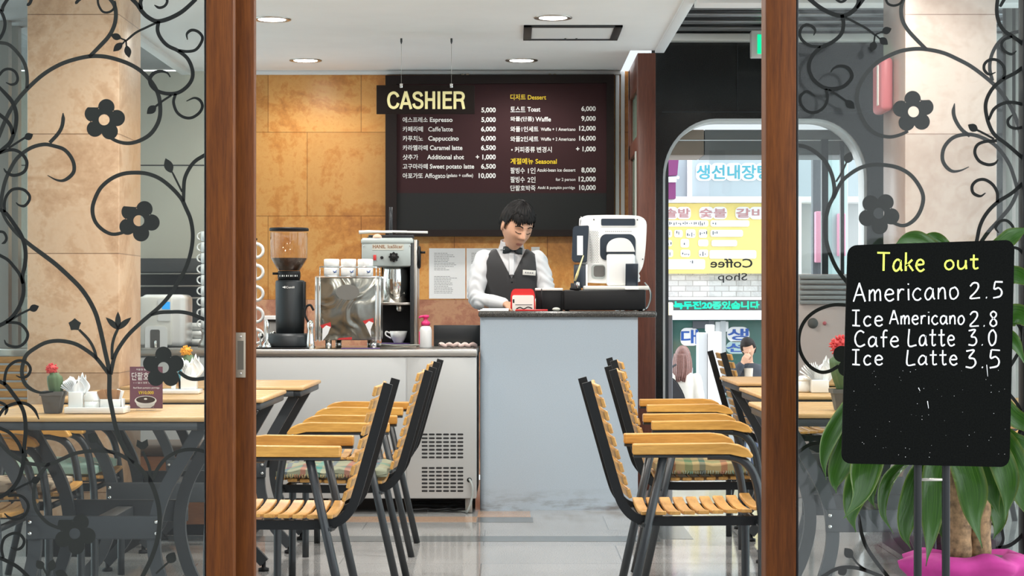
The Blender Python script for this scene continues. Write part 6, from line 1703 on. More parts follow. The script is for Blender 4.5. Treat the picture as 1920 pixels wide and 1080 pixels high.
def head_point(n, grow=0.0):
    """unit direction -> point on a head 0.24 tall, face towards -y, centre at eye height - 0.01"""
    x, y, z = n.x, n.y, n.z
    px, py, pz = x * 0.076, y * 0.096, z * 0.122
    if z < 0:                                   # jaw and chin taper
        k = sstep(0.05, 1.0, -z)
        px *= 1 - 0.36 * k
        if y < 0: py *= 1 - 0.10 * k
        else: py *= 1 - 0.45 * k
        py -= 0.016 * k
    else:
        px *= 1 + 0.04 * z
    if y < 0: py *= 0.94 + 0.04 * abs(x)
    f = sstep(0.15, 0.7, -y)                    # how much this is the face
    ax = abs(px)
    # nose
    if -0.062 < pz < 0.03:
        up = (0.03 - pz) / 0.062
        pr = sstep(0.0, 0.85, up) * (1 - sstep(0.86, 1.0, up))
        py -= 0.026 * pr * gs(px, 0, 0.0085 + 0.007 * up) * f
        py -= 0.007 * gs(ax, 0.0135, 0.006) * gs(pz, -0.024, 0.008) * f
    py += 0.0095 * gs(ax, 0.031, 0.015) * gs(pz, 0.012, 0.013) * f     # sockets
    py -= 0.0050 * gs(ax, 0.031, 0.013) * gs(pz, 0.008, 0.0075) * f     # closed lids
    py -= 0.0045 * gs(ax, 0.028, 0.022) * gs(pz, 0.034, 0.009) * f     # brow
    py -= 0.0060 * gs(px, 0, 0.019) * gs(pz, -0.057, 0.0055) * f       # lips
    py -= 0.0055 * gs(px, 0, 0.016) * gs(pz, -0.068, 0.0055) * f
    py += 0.0030 * gs(px, 0, 0.020) * gs(pz, -0.0625, 0.0028) * f
    py += 0.0030 * gs(px, 0, 0.020) * gs(pz, -0.082, 0.008) * f
    py -= 0.0055 * gs(px, 0, 0.022) * gs(pz, -0.105, 0.014) * f        # chin
    py -= 0.0035 * gs(ax, 0.048, 0.018) * gs(pz, -0.018, 0.018) * f    # cheeks
    v = Vector((px, py, pz))
    if grow: v += Vector((x, y, z)) * grow
    return v

def sph_grid(b, fn, u=56, v=40):
    rows = []
    for j in range(v + 1):
        th = PI * j / v
        if j in (0, v): rows.append([b.bm.verts.new(fn(Vector((0, 0, math.cos(th)))))])
        else: rows.append([b.bm.verts.new(fn(Vector((math.sin(th) * math.sin(2 * PI * i / u), -math.sin(th) * math.cos(2 * PI * i / u), math.cos(th))))) for i in range(u)])
    n0 = len(b.bm.faces)
    for j in range(v):
        A_, B_ = rows[j], rows[j + 1]
        for i in range(u):
            k = (i + 1) % u
            if len(A_) == 1: b.bm.faces.new((A_[0], B_[i], B_[k]))
            elif len(B_) == 1: b.bm.faces.new((A_[i], B_[0], A_[k]))
            else: b.bm.faces.new((A_[i], B_[i], B_[k], A_[k]))
    b._mark(n0, True)

def loft(b, secs, seg=36, caps=True, power=2.3):
    """secs: (centre, right vec, front vec) superellipse rings"""
    n0 = len(b.bm.faces); rings = []
    for c, rv, fv in secs:
        c, rv, fv = Vector(c), Vector(rv), Vector(fv); ring = []
        for k in range(seg):
            a = 2 * PI * k / seg; ca, sa = math.cos(a), math.sin(a)
            q = 2.0 / power
            ring.append(b.bm.verts.new(c + rv * (abs(ca) ** q * (1 if ca >= 0 else -1)) + fv * (abs(sa) ** q * (1 if sa >= 0 else -1))))
        rings.append(ring)
    for A_, B_ in zip(rings, rings[1:]):
        for k in range(seg): b.bm.faces.new((A_[k], A_[(k + 1) % seg], B_[(k + 1) % seg], B_[k]))
    if caps: b.bm.faces.new(rings[0][::-1]); b.bm.faces.new(rings[-1])
    b._mark(n0, True)

def limb(b, pts, rad, seg=16, n=6):
    pp = catmull(pts, n); rr = []
    m = len(pts) - 1
    for i in range(len(pp)):
        t = i / n; k = min(int(t), m - 1); u = t - k
        rr.append(rad[k] * (1 - u) + rad[k + 1] * u)
    b.tube(pp, rr, seg)
    b.sphere(pp[0], rr[0], seg, 10); b.sphere(pp[-1], rr[-1], seg, 10)

def hand(b, wrist, fdir, palm_n, k=1.0, side=1, curl=0.6):
    """palm plus five separate curled fingers; fdir = pointing direction, palm_n = palm normal"""
    f = Vector(fdir).normalized(); n = Vector(palm_n); n = (n - f * n.dot(f)).normalized(); s_ = f.cross(n) * side
    w = Vector(wrist)
    loft(b, [(w + f * t, s_ * a * k, n * c * k) for t, a, c in ((0.0, .024, .018), (.03 * k, .034, .017), (.06 * k, .042, .015), (.09 * k, .041, .012))], 20)
    for i, (o, L) in enumerate(((-.030, .062), (-.010, .074), (.010, .070), (.029, .055))):
        p0 = w + f * .082 * k + s_ * o * k; pts = [p0]; d_ = f.copy()
        for j, seg_ in enumerate((.45, .32, .23)):
            a = curl * (0.5 + 0.5 * j); d_ = (f * math.cos(a) + n * math.sin(a)).normalized()
            pts.append(pts[-1] + d_ * L * seg_ * k)
        limb(b, pts, [.0088 * k, .0085 * k, .0078 * k, .0065 * k], 10, 3)
    p0 = w + f * .028 * k - s_ * .030 * k
    limb(b, [p0, p0 - s_ * .020 * k + f * .024 * k + n * .008 * k, p0 - s_ * .026 * k + f * .050 * k + n * .016 * k], [.0125 * k, .0100 * k, .0078 * k], 10, 3)

def remesh(b, voxel, smooth=3):
    """fuse everything in the builder into one continuous surface"""
    me = bpy.data.meshes.new('tmp'); b.bm.to_mesh(me)
    o = bpy.data.objects.new('tmp', me); COL.objects.link(o)
    m = o.modifiers.new('r', 'REMESH'); m.mode = 'VOXEL'; m.voxel_size = voxel; m.use_smooth_shade = True
    if smooth:
        s = o.modifiers.new('s', 'SMOOTH'); s.iterations = smooth; s.factor = 0.5
    dg = bpy.context.evaluated_depsgraph_get(); dg.update()
    out = bpy.data.meshes.new_from_object(o.evaluated_get(dg))
    bpy.data.objects.remove(o); bpy.data.meshes.remove(me)
    b.bm.free(); b.bm = bmesh.new(); b.bm.from_mesh(out); bpy.data.meshes.remove(out)
    for f in b.bm.faces: f.smooth = True; f.material_index = 0
    return b

def rotm(yaw, pitch, roll):
    return Matrix.Rotation(math.radians(yaw), 3, 'Z') @ Matrix.Rotation(math.radians(pitch), 3, 'X') @ Matrix.Rotation(math.radians(roll), 3, 'Y')

# ---------------------------------------------------------------- the cashier
FLr = 0.0
per = thing('person', (0.0, 10.92, 0), 'man in white shirt, charcoal waistcoat and bow tie looking down behind the cash counter', 'person')
bd = 10.90
sR, sL = Vector((-0.178, bd - 0.01, 1.365)), Vector((0.160, bd + 0.0, 1.355))
eR, wR = Vector((-0.192, 10.80, 1.125)), Vector((-0.045, 10.60, 1.100))
eL, wL = Vector((0.212, 10.82, 1.110)), Vector((0.145, 10.60, 1.098))
neck0, neck1 = Vector((-0.008, bd - 0.01, 1.40)), Vector((0.015, 10.83, 1.475))
HS = 1.10
hc = Vector((0.026, 10.775, 1.540)); HR = rotm(27, 28, 5)
def hp_(v): return hc + HR @ (v * HS)
b = MB()
sph_grid(b, lambda n: hp_(head_point(n)), 72, 56)
for sx in (-1, 1):
    b.sphere(hp_(Vector((sx * 0.076, 0.008, -0.004))), 1.0, 14, 10, (0.010, 0.020, 0.033), HR @ Matrix.Rotation(sx * 0.3, 3, 'Z'))
limb(b, [neck0, neck0.lerp(neck1, .5), neck1 + Vector((0, 0, 0.02))], [0.062, 0.056, 0.056], 20)
rv = Vector((1, -0.05, 0)); fv = Vector((0.05, 1, 0))
def torso(grow, y_lean=0.05):
    out = []
    for z, w, dpt, cx_ in ((0.86, .160, .105, 0.0), (0.95, .158, .105, 0.0), (1.04, .150, .103, -0.002), (1.12, .153, .106, -0.004), (1.20, .165, .112, -0.006), (1.28, .176, .113, -0.008), (1.34, .172, .103, -0.008), (1.385, .140, .082, -0.008), (1.415, .092, .064, -0.008), (1.43, .062, .055, -0.008)):
        yy = bd + 0.04 - y_lean * (z - 0.86) / 0.57
        out.append(((cx_, yy, z), rv * (w + grow), fv * (dpt + grow)))
    return out
loft(b, torso(-0.020), 36)
limb(b, [sR + Vector((.02, 0, -.02)), eR, wR], [.042, .036, .027]); limb(b, [sL + Vector((-.02, 0, -.02)), eL, wL], [.042, .036, .027])
hand(b, wR, (0.86, -0.42, -0.16), (0.1, 0.1, -1), 1.0, 1, 0.8)
hand(b, wL, (-0.75, -0.5, -0.12), (-0.1, 0.1, -1), 1.0, -1, 0.8)
for sx in (-1, 1):
    limb(b, [(sx * .085, bd + .05, .92), (sx * .095, bd + .03, .50), (sx * .10, bd + .06, .10)], [.082, .056, .040])
    limb(b, [(sx * .10, bd + .06, .055), (sx * .105, bd - .10, .035)], [.042, .034])
remesh(b, 0.0042, 2)
# lips coloured where they are
inv = HR.inverted()
for f in b.bm.faces:
    q = inv @ (f.calc_center_median() - hc) / HS
    if q.y < -0.07 and abs(q.x) < 0.022 and ((q.x / 0.020) ** 2 + ((q.z + 0.0625) / 0.0085) ** 2) < 1: f.material_index = 1
body = b.obj('body', ['skin', 'lip'], per)

def face_curve(name, pts, r, mat, par):
    b = MB(); pp = []
    for (a, c) in pts:
        # project (x,z) on the face surface
        best = None
        for it in range(60):
            ny = -1 + it * 0.02
            pass
        z_n = max(-.98, min(.98, c / 0.122)); x_n = a / 0.076
        y_n = -math.sqrt(max(0.02, 1 - min(.96, x_n ** 2 + z_n ** 2)))
        n = Vector((x_n, y_n, z_n)).normalized(); v = head_point(n); v.y -= 0.0015
        pp.append(hp_(Vector((a, v.y, c))))
    b.tube(catmull(pp, 4), r, 8)
    return b.obj(name, mat, par)
for sx in (-1, 1):
    face_curve('eyebrow', [(sx * .014, .034), (sx * .026, .0385), (sx * .040, .0365), (sx * .050, .030)], [0.0030] * 13, 'hair_black', per)
    face_curve('eyelashes', [(sx * .016, .004), (sx * .024, .0005), (sx * .034, .0005), (sx * .044, .005)], [0.0019] * 13, 'hair_black', per)
# hair: cap with a swept fringe
b = MB()
def hairline(n):
    """lowest z of hair for a direction (azimuth from the face)"""
    az = math.atan2(n.x, -n.y); a = abs(az)
    if a < 0.95: base = 0.080 - 0.006 * math.sin(az * 17)
    elif a < 1.20: base = 0.078 + (0.040 - 0.078) * sstep(0.95, 1.2, a)
    elif a < 1.42: base = 0.040 + (-0.006 - 0.040) * sstep(1.20, 1.30, a)
    elif a < 1.85: base = 0.022
    else: base = 0.022 - 0.067 * sstep(1.85, 2.3, a)
    return base
def hair_fn(n):
    v = head_point(n)
    g = 0.010 + 0.010 * max(0, n.z) + 0.005 * max(0, n.y)
    az = math.atan2(n.x, -n.y)
    g += 0.0026 * math.sin(az * 23 + n.z * 6) + 0.003 * noise.noise(n * 7)
    lim = hairline(n)
    t = sstep(lim - 0.014, lim + 0.004, v.z)
    return hp_(v + n * (g * t - 0.006 * (1 - t)))
sph_grid(b, hair_fn, 96, 64)
kill = [f for f in b.bm.faces if (lambda q: q.z < hairline((q).normalized()) - 0.016)(inv @ (f.calc_center_median() - hc) / HS)]
bmesh.ops.delete(b.bm, geom=kill, context='FACES')
rnd = random.Random(5)
for k in range(30):       # fringe strands falling over the forehead
    u = k / 29; x0 = -0.062 + 0.124 * u
    n0_ = Vector((x0 / 0.076 * .8, -0.75, 0.62)).normalized()
    sw = -0.004 + 0.020 * u + rnd.uniform(-.007, .007)
    L = (0.050 + 0.010 * math.sin(u * 11)) * (1.0 if u < .45 else 1.0 - .9 * (u - .45))
    z0 = 0.098; pp = []
    for i in range(5):
        t = i / 4; zz_ = z0 - L * t; xx = x0 + sw * t
        zn = zz_ / 0.122; xn_ = xx / 0.076; yn_ = -math.sqrt(max(0.04, 1 - min(.95, xn_ ** 2 * .8 + zn ** 2)))
        v = head_point(Vector((xn_, yn_, zn)).normalized())
        pp.append(hp_(Vector((xx, v.y - 0.011 * (1 - t * .35), zz_))))
    b.tube(pp, [0.0075, 0.008, 0.0072, 0.005, 0.0012], 7, flat=(1.0, 1.0))
b.obj('hair', 'hair_black', per)
# shirt: torso, sleeves and cuffs fused
b = MB(); loft(b, torso(0.0)[:-1], 40)
limb(b, [sR + Vector((.02, 0, -.01)), sR.lerp(eR, .5) + Vector((-.012, 0, 0)), eR + Vector((-.004, 0, 0)), eR.lerp(wR, .55), wR - (wR - eR).normalized() * .01], [.063, .055, .049, .043, .036])
limb(b, [sL + Vector((-.02, 0, -.005)), sL.lerp(eL, .5), eL, eL.lerp(wL, .55), wL - (wL - eL).normalized() * .01], [.061, .052, .047, .042, .036])
remesh(b, 0.006, 5)
for v in b.bm.verts:
    if abs(v.co.x) > 0.13:
        v.co += v.normal * (0.0045 * noise.noise(v.co * 22) + 0.003 * math.sin(v.co.z * 95 + 40 * v.co.y + 12 * noise.noise(v.co * 9)))
shirt = b.obj('shirt', 'shirt_white', per)
b = MB()    # collar wings
nc = Vector((-0.004, bd - 0.020, 1.428))
secs = []
for k in range(25):
    a = -2.62 + 5.24 * k / 24          # leaves a gap at the throat (-y)
    d_ = Vector((math.sin(a + PI) * 0.066, -math.cos(a + PI) * 0.060, 0)); d_ = Vector((math.sin(a) * 0.067, math.cos(a) * 0.062, 0))
    drop = 0.010 * math.cos(a)
    secs.append((nc + d_ + Vector((0, 0, -0.020 + drop)), nc + d_ * 0.93 + Vector((0.004, -0.012, 0.036 + drop * 1.4))))
for (a0, a1), (b0, b1) in zip(secs, secs[1:]): b.face([a0, b0, b1, a1], True)
bmesh.ops.remove_doubles(b.bm, verts=b.bm.verts, dist=1e-5); bmesh.ops.solidify(b.bm, geom=list(b.bm.faces), thickness=0.003)
for sx in (-1, 1):
    p = nc + Vector((sx * 0.030, -0.058, 0.012)); b.face([p, p + Vector((sx * 0.030, 0.016, 0.018)), p + Vector((sx * 0.045, 0.006, -0.024)), p + Vector((sx * 0.010, -0.014, -0.030))])
b.obj('collar', 'shirt_white', shirt)
b = MB()    # button placket
for k in range(2): b.sphere((-0.002, bd - 0.088 - 0.012 * k, 1.345 - 0.045 * k), 0.0045, 8, 6, (1, .4, 1))
b.box(-0.016, 0.012, bd - 0.122, bd - 0.06, 1.26, 1.385, 0.004)
bmesh.ops.rotate(b.bm, cent=(0, bd - 0.09, 1.32), matrix=Matrix.Rotation(-0.16, 3, 'X'), verts=b.bm.verts)
b.obj('placket', 'shirt_white', shirt)
# waistcoat: lofted shell cut by the neckline and arm holes
b = MB(); loft(b, torso(0.009)[:-1], 72, caps=False)
bm_ = b.bm
bmesh.ops.subdivide_edges(bm_, edges=list(bm_.edges), cuts=1)
yf = bd - 0.02
def cut(co, no): bmesh.ops.bisect_plane(bm_, geom=list(bm_.verts) + list(bm_.edges) + list(bm_.faces), plane_co=co, plane_no=no)
vb = Vector((-0.002, yf, 1.245))
tl, tr = Vector((-0.098, yf, 1.43)), Vector((0.088, yf, 1.43))
def plane_n(a, c): d_ = c - a; return Vector((-d_.z, 0, d_.x)).normalized()
nL, nR = plane_n(vb, tl), plane_n(tr, vb)
cut(vb, nL); cut(vb, nR)
aR, aL = Vector((-0.150, yf, 1.30)), Vector((0.140, yf, 1.30))
nAR, nAL = Vector((-1, 0, 0.10)).normalized(), Vector((1, 0, 0.10)).normalized()
cut(aR, nAR); cut(aL, nAL)
def inside_v(p): return p.y < yf and (p - vb).dot(Vector((1, 0, 0)) if False else nL) * sgnL > 0 and (p - vb).dot(nR) * sgnR > 0
mid = Vector((-0.004, yf, 1.40)); sgnL = 1 if (mid - vb).dot(nL) > 0 else -1; sgnR = 1 if (mid - vb).dot(nR) > 0 else -1
dead = [f for f in bm_.faces if inside_v(f.calc_center_median()) or ((f.calc_center_median() - aR).dot(nAR) > 0 and f.calc_center_median().z > 1.19) or ((f.calc_center_median() - aL).dot(nAL) > 0 and f.calc_center_median().z > 1.19)]
bmesh.ops.delete(bm_, geom=dead, context='FACES')
bmesh.ops.solidify(bm_, geom=list(bm_.faces), thickness=0.004)
for f in bm_.faces: f.smooth = True
vest = b.obj('waistcoat', 'vest_charcoal', per)
b = MB()
for k in range(3): b.sphere((0.0, bd - 0.113 + 0.012 * k, 1.225 - 0.06 * k), 0.006, 10, 6, (1, .4, 1))
b.obj('button', 'black_plastic', vest)
b = MB(); b.obox((0.098, bd - 0.115, 1.278), (0.97, 0.22, -0.06), (-.22, .97, 0.1), (0.06, -0.1, 0.99), 0.038, 0.002, 0.0145, 0.001); nt_ = b.obj('name_tag', 'off_white', vest)
b = MB()
for k in range(4): b.obox((0.078 + 0.013 * k, bd - 0.1222 + 0.003 * k, 1.279 - 0.0008 * k), (0.97, 0.22, -0.06), (-.22, .97, 0.1), (0.06, -0.1, 0.99), 0.0045, 0.0006, 0.004)
b.obj('small_print', 'ink_grey', nt_)
# bow tie
b = MB(); tc = Vector((0.004, bd - 0.092, 1.408))
for sx in (-1, 1):
    n0 = len(b.bm.faces)
    pr = [(0.006, 0.008), (0.020, 0.017), (0.045, 0.023), (0.056, 0.020)]
    secs = [(tc + Vector((sx * x_, 0.012 * (x_ / .056) ** 1.5 + 0.002 * math.sin(x_ * 200), -0.004 * x_ / .05)), Vector((0, 0.0065, 0)), Vector((0, 0, h_))) for x_, h_ in pr]
    loft(b, secs, 18)
b.box(tc.x - 0.009, tc.x + 0.009, tc.y - 0.010, tc.y + 0.006, tc.z - 0.010, tc.z + 0.010, 0.004)
bmesh.ops.rotate(b.bm, cent=tc, matrix=Matrix.Rotation(math.radians(5), 3, 'Y'), verts=b.bm.verts)
b.obj('bow_tie', 'bow_tie', per)
b = MB()    # trousers
for sx in (-1, 1): limb(b, [(sx * .082, bd + .05, .95), (sx * .095, bd + .03, .50), (sx * .10, bd + .055, .09)], [.098, .072, .058])
loft(b, [((0, bd + .045, .84), rv * .165, fv * .112), ((0, bd + .045, .98), rv * .166, fv * .115)], 30)
remesh(b, 0.010, 3); b.obj('trousers', 'trousers', per)
for sx in (-1, 1):
    b = MB(); loft(b, [((sx * .105, bd + .09 - .25 * t, .045 - .012 * t), Vector((.042 + .008 * math.sin(PI * t), 0, 0)), Vector((0, 0, .046 - .02 * t))) for t in (0, .3, .7, .95)], 18); b.obj('shoe', 'shoe', per)

# ---------------------------------------------------------------- passers by in the street
GZ = -1.0        # street level
def passer(name, d, px, py_top, height, yaw, lab, coat, trouser, hair_mat, long_hair, arms, pitch=0, roll=0, lean=0.0, inner=None):
    x = X(px, d); ztop = Z(py_top, d); base = Vector((x, d, GZ)); k = (ztop - GZ) / 1.72
    t = thing(name, (x, d, GZ), lab, 'person')
    R_ = Matrix.Rotation(math.radians(yaw), 3, 'Z')
    def L(v): return base + R_ @ (Vector(v) * k)
    hR_ = R_ @ rotm(0, pitch, roll); hc_ = L((0, -0.02 - lean, 1.60))
    b = MB()
    sph_grid(b, lambda n: hc_ + hR_ @ (head_point(n) * k), 48, 36)
    for sx in (-1, 1): b.sphere(hc_ + hR_ @ (Vector((sx * .076, .008, -.004)) * k), 1.0, 10, 8, (.010 * k, .02 * k, .032 * k), hR_)
    limb(b, [L((0, .02 - lean * .5, 1.40)), L((0, 0 - lean, 1.52))], [.058 * k, .052 * k])
    def T(g): return [(L((0, 0.02 - lean * (z - .85) / .6, z)), R_ @ Vector(((w + g) * k, 0, 0)), R_ @ Vector((0, (dp + g) * k, 0))) for z, w, dp in ((.84, .155, .105), (.98, .145, .10), (1.12, .15, .105), (1.26, .172, .112), (1.34, .168, .10), (1.39, .13, .08), (1.42, .07, .06))]
    loft(b, T(0), 28)
    for pts in arms: limb(b, [L(p) for p in pts[:3]], [.048 * k, .038 * k, .028 * k]); hand(b, L(pts[2]), R_ @ Vector(pts[3]), R_ @ Vector(pts[4]), k, pts[5], 0.7)
    for sx in (-1, 1):
        limb(b, [L((sx * .085, .02, .88)), L((sx * .09, 0, .48)), L((sx * .09, .03, .09))], [.08 * k, .055 * k, .04 * k])
        limb(b, [L((sx * .09, .03, .05)), L((sx * .095, -.13, .035))], [.04 * k, .033 * k])
    remesh(b, 0.007, 2); b.obj('body', 'skin', t)
    b = MB(); loft(b, T(0.022), 30)
    hem = [(L((0, 0.02, z)), R_ @ Vector((w * k, 0, 0)), R_ @ Vector((0, dp * k, 0))) for z, w, dp in ((.62, .20, .15), (.86, .18, .13))]
    loft(b, hem, 30)
    for pts in arms:
        a, c, e_ = [L(p) for p in pts[:3]]; limb(b, [a, c, c.lerp(e_, .9)], [.072 * k, .062 * k, .050 * k])
    remesh(b, 0.010, 4)
    for v in b.bm.verts: v.co += v.normal * 0.006 * noise.noise(v.co * 12)
    ct = b.obj('coat', coat, t)
    if inner:
        b = MB(); loft(b, [(L((0, -0.095 - lean * (z - .85) / .6, z)), R_ @ Vector((w * k, 0, 0)), R_ @ Vector((0, .045 * k, 0))) for z, w in ((.80, .035), (1.0, .040), (1.2, .050), (1.36, .055))], 20); b.obj('shirt', inner, ct)
    b = MB()
    for sx in (-1, 1): limb(b, [L((sx * .085, .02, .88)), L((sx * .09, 0, .48)), L((sx * .09, .03, .07))], [.095 * k, .068 * k, .056 * k])
    remesh(b, 0.012, 2); b.obj('trousers', trouser, t)
    b = MB()
    for sx in (-1, 1): b.sphere(L((sx * .094, -.05, .04)), 1, 12, 8, (.048 * k, .13 * k, .042 * k), R_)
    b.obj('shoes', 'shoe', t)
    b = MB()
    def hf(n):
        v = head_point(n); az = abs(math.atan2(n.x, -n.y)); lim = 0.055 if az < 1.0 else (0.0 if az < 1.7 else -0.07)
        tt = sstep(lim - .012, lim + .004, v.z)
        return hc_ + hR_ @ ((v + n * (.020 * tt - .006 * (1 - tt) + .003 * noise.noise(n * 8))) * k)
    sph_grid(b, hf, 48, 36)
    if long_hair:
        for i in range(46):
            a = -2.1 + 4.2 * i / 45; a2 = a
            sx_, sy_ = math.sin(a2), math.cos(a2)
            rr_ = random.Random(i).uniform(.9, 1.08)
            pts = [L((sx_ * .080, -0.0 + sy_ * .095, 1.64)), L((sx_ * .096 * rr_, .005 + sy_ * .110 * rr_, 1.54)), L((sx_ * .100 * rr_, .012 + sy_ * .120 * rr_, 1.44)), L((sx_ * .080, .02 + sy_ * .130 * rr_, 1.33 + .03 * math.cos(i * 2.3)))]
            b.tube(catmull(pts, 4), [.020 * k * (1 - .6 * (q / 12) ** 3) for q in range(13)], 7)
    b.obj('hair', hair_mat, t)
    return t
plain('coat_cream', (0.72, 0.68, 0.60), 0.85); plain('jacket_navy', (0.035, 0.042, 0.055), 0.8); plain('shirt_beige', (0.62, 0.52, 0.42), 0.8); plain('jeans', (0.08, 0.11, 0.18), 0.8)
passer('person', 21.5, 1279, 651, 1.6, 165, 'woman with long reddish brown hair and cream coat seen from behind in the street', 'coat_cream', 'trousers', 'hair_brown', True,
       [((-.17, .02, 1.34), (-.22, .04, 1.08), (-.20, -.08, .86), (0, -.2, -1), (1, 0, 0), 1), ((.17, .02, 1.34), (.22, .04, 1.08), (.20, -.08, .86), (0, -.2, -1), (-1, 0, 0), -1)], 6, 0, 0.02)
pm_ = passer('person', 22.6, 1403, 634, 1.7, -6, 'dark haired man in navy jacket raising a hand to his face in the street', 'jacket_navy', 'jeans', 'hair_black', False,
       [((-.17, .02, 1.34), (-.27, -.12, 1.12), (-.075, -.20, 1.42), (.5, -.1, .8), (.2, 1, 0), 1), ((.17, .02, 1.34), (.24, .0, 1.08), (.12, -.20, .98), (-.8, -.5, .1), (-.3, 0, -1), -1)], 16, -14, 0.05, 'shirt_beige')
# her shoulder bag
b = MB(); dbg = 21.2
pp = [(X(q[0], dbg), Z(q[1], dbg)) for q in ((1243, 760), (1243, 712), (1256, 705), (1268, 714), (1280, 735), (1288, 760))]
b.prism(pp, dbg - 0.10, dbg + 0.08)
bmesh.ops.bevel(b.bm, geom=list(b.bm.edges), offset=0.02, segments=3, affect='EDGES')
b.mi = 0; b.tube(catmull([(X(1255, dbg), dbg, Z(706, dbg)), (X(1259, dbg), dbg, Z(690, dbg)), (X(1268, dbg), dbg + .05, Z(684, dbg))], 5), 0.012, 8)
tag(b.obj('shoulder_bag', 'trousers'), 'large black bag hanging beside the woman in the cream coat', 'bag')
# ================================================================ chalkboard sign on its stand
SD_ = 4.62
xs6 = lambda px: X(px, SD_); zs6 = lambda py: Z(py, SD_)
cb = thing('chalkboard_sign', (xs6(1745), SD_ + 0.02, 0), 'black chalkboard on a two post stand listing take out coffee prices', 'chalkboard sign')
corn = [(1590, 460), (1902.5, 449.5), (1893, 876), (1578, 869)]      # px corners: tl, tr, br, bl
def quad(u, v):
    a = Vector(corn[0]).lerp(Vector(corn[1]), u); c = Vector(corn[3]).lerp(Vector(corn[2]), u); return a.lerp(c, v)
rp6 = []
ru, rv_ = 0.055, 0.042
for cu, cv, a0 in ((1 - ru, rv_, 0), (ru, rv_, 90), (ru, 1 - rv_, 180), (1 - ru, 1 - rv_, 270)):
    for k in range(9):
        a = math.radians(a0 + 90 * k / 8); q = quad(cu + ru * math.cos(a), cv - rv_ * math.sin(a)); rp6.append((xs6(q.x), zs6(q.y)))
b = MB(); b.prism(rp6, SD_, SD_ + 0.009)
bmesh.ops.bevel(b.bm, geom=[e for e in b.bm.edges if abs(e.verts[0].co.y - e.verts[1].co.y) < 1e-6], offset=0.0015, segments=2, affect='EDGES')
brd = b.obj('board', 'chalkboard', cb)
GL = {
 'T': (.72, [[(0, 1), (.72, .98)], [(.37, 1), (.35, 0)]]), 'a': (.52, [[(.44, .52), (.28, .62), (.10, .50), (.03, .24), (.12, .03), (.28, .04), (.43, .28), (.45, .60)], [(.45, .4), (.46, .12), (.54, .0)]]),
 'k': (.46, [[(.05, 1.02), (.05, 0)], [(.42, .62), (.07, .28), (.20, .34), (.46, 0)]]), 'e': (.48, [[(.05, .33), (.42, .37), (.40, .54), (.25, .63), (.09, .52), (.03, .26), (.14, .04), (.30, .0), (.47, .10)]]),
 'o': (.48, [[(.26, .62), (.08, .52), (.03, .28), (.12, .04), (.28, .0), (.44, .18), (.45, .42), (.34, .60), (.24, .62)]]), 'u': (.50, [[(.04, .62), (.04, .2), (.15, .01), (.32, .06), (.44, .3), (.45, .63)], [(.45, .3), (.48, 0)]]),
 't': (.42, [[(.2, .98), (.19, .15), (.28, .0), (.42, .07)], [(.0, .64), (.42, .66)]]), 'A': (.64, [[(0, 0), (.31, 1.0)], [(.31, 1.0), (.62, 0)], [(.11, .36), (.53, .38)]]),
 'm': (.66, [[(.04, .62), (.04, 0)], [(.04, .38), (.18, .60), (.30, .52), (.31, 0)], [(.31, .38), (.46, .60), (.58, .5), (.61, 0)]]), 'r': (.36, [[(.05, .62), (.05, 0)], [(.05, .36), (.18, .58), (.36, .58)]]),
 'i': (.10, [[(.05, .60), (.06, 0)], [(.05, .84), (.06, .89)]]), 'c': (.45, [[(.43, .52), (.27, .63), (.10, .50), (.03, .26), (.13, .04), (.30, .0), (.45, .11)]]), 'n': (.44, [[(.04, .62), (.04, 0)], [(.04, .36), (.2, .6), (.36, .52), (.40, 0)]]),
 'I': (.44, [[(0, 1), (.42, 1.0)], [(.21, 1), (.21, .02)], [(0, .02), (.44, .0)]]), 'C': (.60, [[(.56, .86), (.36, 1.0), (.14, .86), (.03, .5), (.12, .13), (.34, .0), (.60, .16)]]), 'f': (.42, [[(.42, .98), (.28, 1.0), (.19, .78), (.19, -.04)], [(.03, .58), (.40, .60)]]),
 'L': (.52, [[(.06, 1), (.03, .01), (.52, .04)]]), '2': (.52, [[(.04, .78), (.18, .98), (.38, .95), (.44, .72), (.30, .40), (.02, .02), (.52, .05)]]), '3': (.48, [[(.04, .94), (.40, .98), (.18, .58), (.40, .50), (.46, .24), (.30, .02), (.02, .06)]]),
 '5': (.50, [[(.10, 1), (.07, .56), (.30, .62), (.45, .40), (.38, .10), (.02, .0)], [(.10, 1), (.50, .98)]]), '8': (.46, [[(.40, .86), (.24, 1), (.08, .84), (.16, .62), (.38, .38), (.40, .14), (.22, 0), (.05, .16), (.12, .42), (.36, .68), (.41, .86)]]),
 '0': (.46, [[(.24, 1), (.07, .76), (.05, .32), (.20, .0), (.40, .22), (.43, .70), (.26, 1)]]), '.': (.10, [[(.03, .05), (.07, .02)]]), ' ': (.35, []),
}
def chalk(parent, txt, px0, px1, pyt, pyb, w, mat, sp=0.17, slope=0.0):
    tot = 0
    for ch in txt: tot += GL[ch][0] + sp
    tot -= sp
    k = (px1 - px0) / tot; hgt = pyb - pyt; cx_ = px0; b = MB(); rnd = random.Random(len(txt) * 7 + int(px0))
    for ch in txt:
        w_, st = GL[ch]
        for ks, s_ in enumerate(st):
            pts = []
            for (u, v) in s_:
                px = cx_ + u * k; py = pyb - v * hgt + slope * (px - px0)
                pts.append((xs6(px + rnd.uniform(-.4, .4)), zs6(py + rnd.uniform(-.4, .4)), 0))
            pp = catmull(pts, 5) if len(pts) > 2 else [Vector(p) for p in pts]
            ws = [0.9 * w * SD_ / F * rnd.uniform(.82, 1.1) for _ in pp]
            b.ribbon([(p.x, p.y) for p in pp], ws, SD_ - 0.0007 - 0.0003 * ks, SD_ - 0.0002)
        cx_ += (w_ + sp) * k
    return b.obj('chalk_lettering', mat, parent)
